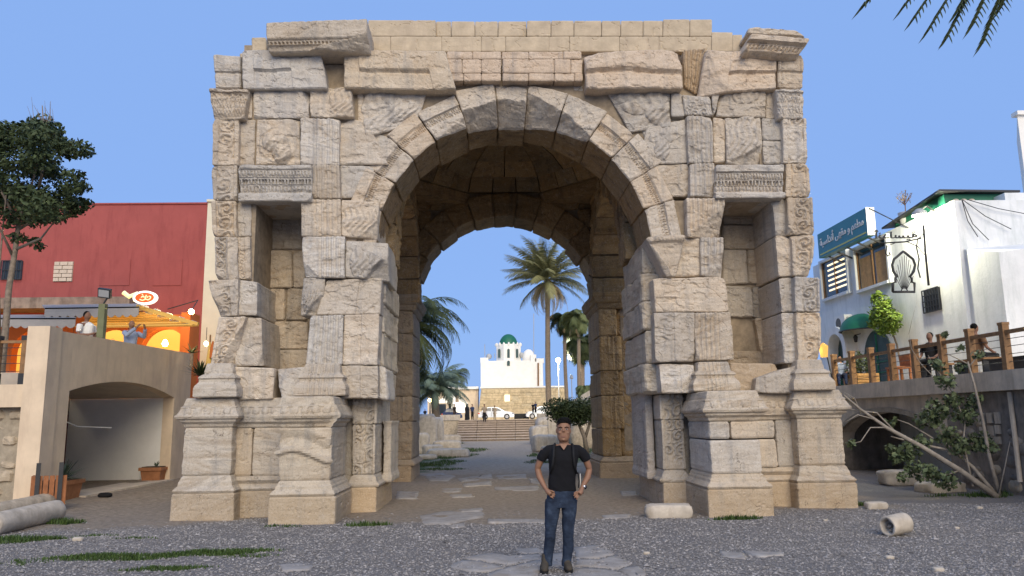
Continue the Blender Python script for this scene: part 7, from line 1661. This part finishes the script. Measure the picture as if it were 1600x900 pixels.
# ---------------------------------------------------------------- other people
def figure(label, foot, h, face, top, bottom, hairm='hair', skin='skin_dark', pose='stand', robe=None, group=None, vox=None, arms='down', cat='person', beard=False):
    """a person of height h standing (or sitting) at foot, turned by angle `face` (0 looks to -Y)"""
    x, y, z = foot; ca_, sa_ = math.cos(face), math.sin(face); u = h / 1.75; vox = vox or .022
    def W(a, b_, c_): return np.array([x + (a * ca_ - b_ * sa_) * u, y + (a * sa_ + b_ * ca_) * u, z + c_ * u])
    hip = .92 if pose == 'stand' else .50; dz = hip - .92
    def T(mb_, pts, rad): mb_.tube([W(*q) for q in pts], [r * u for r in rad], 10)
    sk = MB(); sk.ell(tuple(W(0, -.01, 1.62 + dz)), (.078 * u, .092 * u, .115 * u), 12, 10); T(sk, [(0, .01, 1.42 + dz), (0, 0, 1.58 + dz)], [.055, .055]); sk.ell(tuple(W(0, -.1, 1.60 + dz)), (.016 * u, .02 * u, .022 * u), 6, 5)
    if arms == 'down': A = {-1: [(-.2, 0, 1.38), (-.25, .02, 1.12), (-.24, -.08, .88), (-.235, -.1, .78)], 1: [(.2, 0, 1.38), (.25, .02, 1.12), (.24, -.08, .88), (.235, -.1, .78)]}
    elif arms == 'phone': A = {-1: [(-.2, 0, 1.38), (-.26, -.02, 1.12), (-.12, -.25, 1.12), (-.04, -.32, 1.16)], 1: [(.2, 0, 1.38), (.26, -.02, 1.12), (.12, -.25, 1.12), (.04, -.32, 1.16)]}
    elif arms == 'camera': A = {-1: [(-.2, 0, 1.38), (-.28, -.2, 1.28), (-.14, -.38, 1.48), (-.08, -.42, 1.56)], 1: [(.2, 0, 1.38), (.28, -.2, 1.28), (.16, -.38, 1.48), (.1, -.42, 1.56)]}
    else: A = {-1: [(-.2, 0, 1.38), (-.26, -.05, 1.12), (-.2, -.28, 1.0), (-.16, -.36, 1.0)], 1: [(.2, 0, 1.38), (.26, -.05, 1.12), (.2, -.28, 1.0), (.16, -.36, 1.0)]}
    for s in (-1, 1):
        q = [(a, b_, c_ + dz) for a, b_, c_ in A[s]]; T(sk, q, [.05, .042, .034, .03])
        e = np.array(q[-1]); d = e - np.array(q[-2]); d = d / np.linalg.norm(d)
        for f_ in range(4): T(sk, [tuple(e + d * .0 + np.array([(f_ - 1.5) * .018, 0, 0])), tuple(e + d * (.085 - .008 * abs(f_ - 1.4)) + np.array([(f_ - 1.5) * .02, 0, -.01]))], [max(.011, vox * .75 / u), max(.009, vox * .7 / u)])
        T(sk, [tuple(e), tuple(e + d * .05 + np.array([-s * .035, 0, 0]))], [max(.012, vox * .75 / u), max(.01, vox * .7 / u)])
    if pose == 'stand' and not robe: T(sk, [(-.1, 0, .12), (-.1, .0, .06)], [.04, .04]); T(sk, [(.1, 0, .12), (.1, .0, .06)], [.04, .04])
    T(sk, [(0, .0, 1.05 + dz), (0, .0, 1.45 + dz)], [.1, .1]); T(sk, [(-.2, 0, 1.38 + dz), (.2, 0, 1.38 + dz)], [.05, .05])
    if pose == 'stand' and not robe:
        for s in (-1, 1): T(sk, [(s * .1, 0, .1), (s * .09, 0, .9), (0, 0, 1.1)], [.04, .06, .08])
    p = remesh('person', sk, vox, skin, None, 2); tag(p, label, 'person', group)
    if robe:
        r = MB(); r.lathe(tuple(W(0, 0, 0)), [(.28 * u, .02), (.27 * u, .4 * u), (.24 * u, .9 * u), (.25 * u, 1.2 * u), (.22 * u, 1.36 * u), (.12 * u, 1.46 * u), (.13 * u, 1.6 * u), (.1 * u, 1.72 * u), (.0, 1.76 * u)], 16); r.f.append(tuple(range(len(r.v) - 9 * 16, len(r.v) - 8 * 16))[::-1])
        remesh('robe', r, vox, robe, p, 2, .02, 6); return p
    t = MB(); Wr = lambda a, b_, c_, rx, ry: (*W(a, b_, c_ + dz), rx * u, ry * u)
    loft(t, [Wr(0, 0, .88, .17, .12), Wr(0, 0, 1.05, .165, .115), Wr(0, 0, 1.25, .19, .125), Wr(0, 0, 1.38, .2, .11), Wr(0, .01, 1.46, .1, .08)], 14)
    for s in (-1, 1): q = [(a, b_, c_ + dz) for a, b_, c_ in A[s]]; m_2 = tuple((np.array(q[0]) * .25 + np.array(q[1]) * .75)); T(t, [q[0], m_2], [.078, .066]); 
    if arms in ('camera', 'long'): 
        for s in (-1, 1): q = [(a, b_, c_ + dz) for a, b_, c_ in A[s]]; T(t, [q[0], q[1], q[2]], [.075, .06, .05])
    remesh('shirt', t, vox, top, p, 2, .006, 10)
    j = MB(); loft(j, [Wr(0, 0, .78, .165, .12), Wr(0, 0, .92, .172, .122), Wr(0, 0, .96, .165, .118)], 14)
    for s in (-1, 1):
        if pose == 'stand': T(j, [(s * .09, 0, .84), (s * .1, -.01, .5), (s * .1, .01, .1)], [.1, .075, .06])
        else: T(j, [(s * .1, 0, .5), (s * .14, -.42, .50), (s * .14, -.44, .1)], [.1, .08, .06])
    remesh('trousers', j, vox, bottom, p, 2, .006, 10)
    for s in (-1, 1):
        yy = -.05 if pose == 'stand' else -.5; f = MB(); f.ell(tuple(W(s * (.1 if pose == 'stand' else .14), yy, .05)), (.05 * u, .13 * u, .05 * u), 10, 6); f.build('shoe', MATS['rubber'], p, True)
    if hairm:
        hb_ = MB(); hb_.ell(tuple(W(0, .02, 1.655 + dz)), (.086 * u, .095 * u, .098 * u), 12, 8); remesh('hair', hb_, vox, hairm, p, 1, .004, 30)
    return p
q = atX(137, 487, -10.9); figure('man in white t-shirt looking down at his phone behind the left parapet', (-10.9, q[1], 2.985), q[2] - 2.985 + .02, R_(70), 'white_tee', 'navy_cloth', pose='stand', arms='phone', vox=.016)
q = atX(206, 501, -10.55); figure('man in light blue shirt raising a camera behind the left parapet', (-10.55, q[1], 2.985), q[2] - 2.985 + .02, R_(60), 'blue_shirt', 'navy_cloth', pose='stand', arms='camera', hairm=None, skin='skin', vox=.016)
q = atX(1453, 532, XR + .75); sA = figure('seated person in dark clothes nearest the middle of the right terrace', (q[0], q[1], RZ2), 1.7, R_(-60), 'dark_cloth', 'dark_cloth', pose='sit', arms='lap', vox=.02)
q2 = atX(1525, 532, XR + .75); sB = figure('seated person in brown jacket by the right railing post', (q2[0], q2[1], RZ2), 1.7, R_(100), 'brown_jacket', 'dark_cloth', pose='sit', arms='lap', vox=.02)
for i, (qq, lb) in enumerate(((q, 'dark bench under the seated person in dark clothes'), (q2, 'dark bench under the person in the brown jacket'))):
    bn_ = tag(empty('bench', (qq[0], qq[1], RZ2)), lb, 'bench', 'benches on the right terrace'); MB().box(qq[0] - .25, qq[0] + .25, qq[1] - .6, qq[1] + .6, RZ2 + .36, RZ2 + .41).build('seat', MATS['wood'], bn_)
    for dy in (-.5, .5): MB().box(qq[0] - .22, qq[0] + .22, qq[1] + dy - .03, qq[1] + dy + .03, RZ2, RZ2 + .36).build('leg', MATS['iron'], bn_)
q = atX(1314, 583, XR + .35); figure('man in blue shirt low behind the railing beside the right pilaster', (q[0], q[1], RZ2), 1.35, R_(-20), 'blue_shirt', 'navy_cloth', pose='sit', arms='lap', vox=.02)
for i, (x, yf_, Y, hh, top, bot, robe, lb, fc) in enumerate([(757, 659, 76.5, 1.72, 'tan_cloth', 'dark_cloth', None, 'person in dark clothes standing at the top of the far stairs', 0), (730, 654, 82, 1.68, None, None, 'dark_cloth', 'person in a long black robe on the far plaza', .3), (738, 654, 84, 1.7, 'navy_cloth', 'dark_cloth', None, 'person in dark clothes right of the black robe', .6), (710, 654, 85, 1.75, 'dark_cloth', 'dark_cloth', None, 'dark clad person left of the black robe', 1), (773, 652, 89, 1.6, 'tan_cloth', 'tan_cloth', None, 'person in tan clothes standing in front of the white car', 2.8),
                                                  (833, 650, 79.2, 1.1, 'dark_cloth', 'dark_cloth', None, 'dark clad person seated left on the far right parapet', .4), (837, 650, 79.3, 1.2, 'navy_cloth', 'dark_cloth', None, 'dark clad person seated right on the far right parapet', -.3), (664, 652, 80, 1.2, 'dark_cloth', 'dark_cloth', None, 'dark clad person seated on the far left parapet', 0)]):
    p_ = np.array(atY(x, yf_, Y)); zz = PZ + (.55 if Y < 80 and i >= 5 else 0)
    if i == 0: zz = PZ * 8 / 9
    figure(lb, (p_[0], Y, zz), hh, fc, top, bot, robe=robe, vox=.04, group='people on the far plaza')
q = gpt(872, 690); figure('person in black partly hidden right behind the man', (q[0] + .15, 52, 0), 2.45, 0, 'dark_cloth', 'dark_cloth', vox=.03)
# ---------------------------------------------------------------- vehicles
def car(label, x0, x1, Y, paint, L_=4.5, H_=1.45, rev=False):
    a = np.array(atY(x0, 650, Y)); s = (np.array(atY(x1, 650, Y))[0] - a[0]) / L_
    root = tag(empty('parked_car', (a[0] + L_ * s / 2, Y, PZ)), label, 'car', 'cars parked on the plaza')
    def X(u): return a[0] + (L_ - u if rev else u) * s
    low = [(0.05, .28), (0, .55), (.06, .85), (.5, .95), (1.2, .98), (3.3, .96), (4.1, .86), (4.42, .68), (4.48, .45), (4.4, .26)]
    MB().prism(low, lambda u, v: (X(u), Y, PZ + v), lambda u, v: (X(u), Y + 1.75, PZ + v)).build('body', MATS[paint], root)
    cab = [(.35, .93), (.85, 1.32), (1.3, 1.44), (2.1, 1.45), (2.6, 1.36), (3.3, .95)]
    MB().prism(cab, lambda u, v: (X(u), Y + .12 + (v - .93) * .25, PZ + v), lambda u, v: (X(u), Y + 1.63 - (v - .93) * .25, PZ + v)).build('cabin', MATS[paint], root)
    for poly in ([(.75, .98), (1.02, 1.30), (1.62, 1.37), (1.62, .98)], [(1.7, .98), (1.7, 1.37), (2.1, 1.37), (2.5, 1.28), (2.98, .98)]):
        MB().prism(poly, lambda u, v: (X(u), Y + .105 + (v - .93) * .25, PZ + v), lambda u, v: (X(u), Y + .16 + (v - .93) * .25, PZ + v)).build('window', MATS['dark_glass'], root)
    for u in (.85, 3.55):
        w = MB().prism([(.33 * math.cos(2 * math.pi * i / 20), .33 * math.sin(2 * math.pi * i / 20)) for i in range(20)], lambda p, v: (X(u) + p, Y - .03, PZ + .33 + v), lambda p, v: (X(u) + p, Y + .2, PZ + .33 + v)).build('wheel', MATS['rubber'], root)
        MB().prism([(.2 * math.cos(2 * math.pi * i / 16), .2 * math.sin(2 * math.pi * i / 16)) for i in range(16)], lambda p, v: (X(u) + p, Y - .05, PZ + .33 + v), lambda p, v: (X(u) + p, Y - .01, PZ + .33 + v)).build('rim', MATS['chrome'], w)
    MB().box(min(X(4.2), X(4.46)), max(X(4.2), X(4.46)), Y - .01, Y + .2, PZ + .62, PZ + .76).build('headlight', MATS['chrome'], root); MB().box(min(X(0), X(.2)), max(X(0), X(.2)), Y - .01, Y + .2, PZ + .66, PZ + .8).build('tail_light', MATS['red_sign'], root)
    for u in (1.66,): MB().box(X(u) - .01, X(u) + .01, Y - .008, Y + .01, PZ + .4, PZ + .95).build('door_gap', MATS['rubber'], root)
car('white saloon car parked in front of the stone base', 747, 804, 91, 'car_paint'); car('dark car partly hidden left of the robed person', 690, 722, 96, 'navy_cloth'); car('silver car half hidden behind the central palm trunk', 822, 868, 90, 'car_paint', rev=True)
tb_ = tag(empty('low_table', (atY(815, 645, 92)[0], 92, PZ)), 'low dark market table right of the white car', 'table'); p_ = atY(815, 645, 92); MB().box(p_[0] - .9, p_[0] + .9, 92, 93, PZ + .6, PZ + .66).build('top', MATS['iron'], tb_); 
for dx in (-.8, .8):
    for dy in (.1, .9): MB().box(p_[0] + dx - .03, p_[0] + dx + .03, 92 + dy - .03, 92 + dy + .03, PZ, PZ + .6).build('leg', MATS['iron'], tb_)
MB().box(p_[0] - .85, p_[0] + .85, 91.99, 92.01, PZ + .05, PZ + .6).build('cloth_front', MATS['dark_cloth'], tb_)
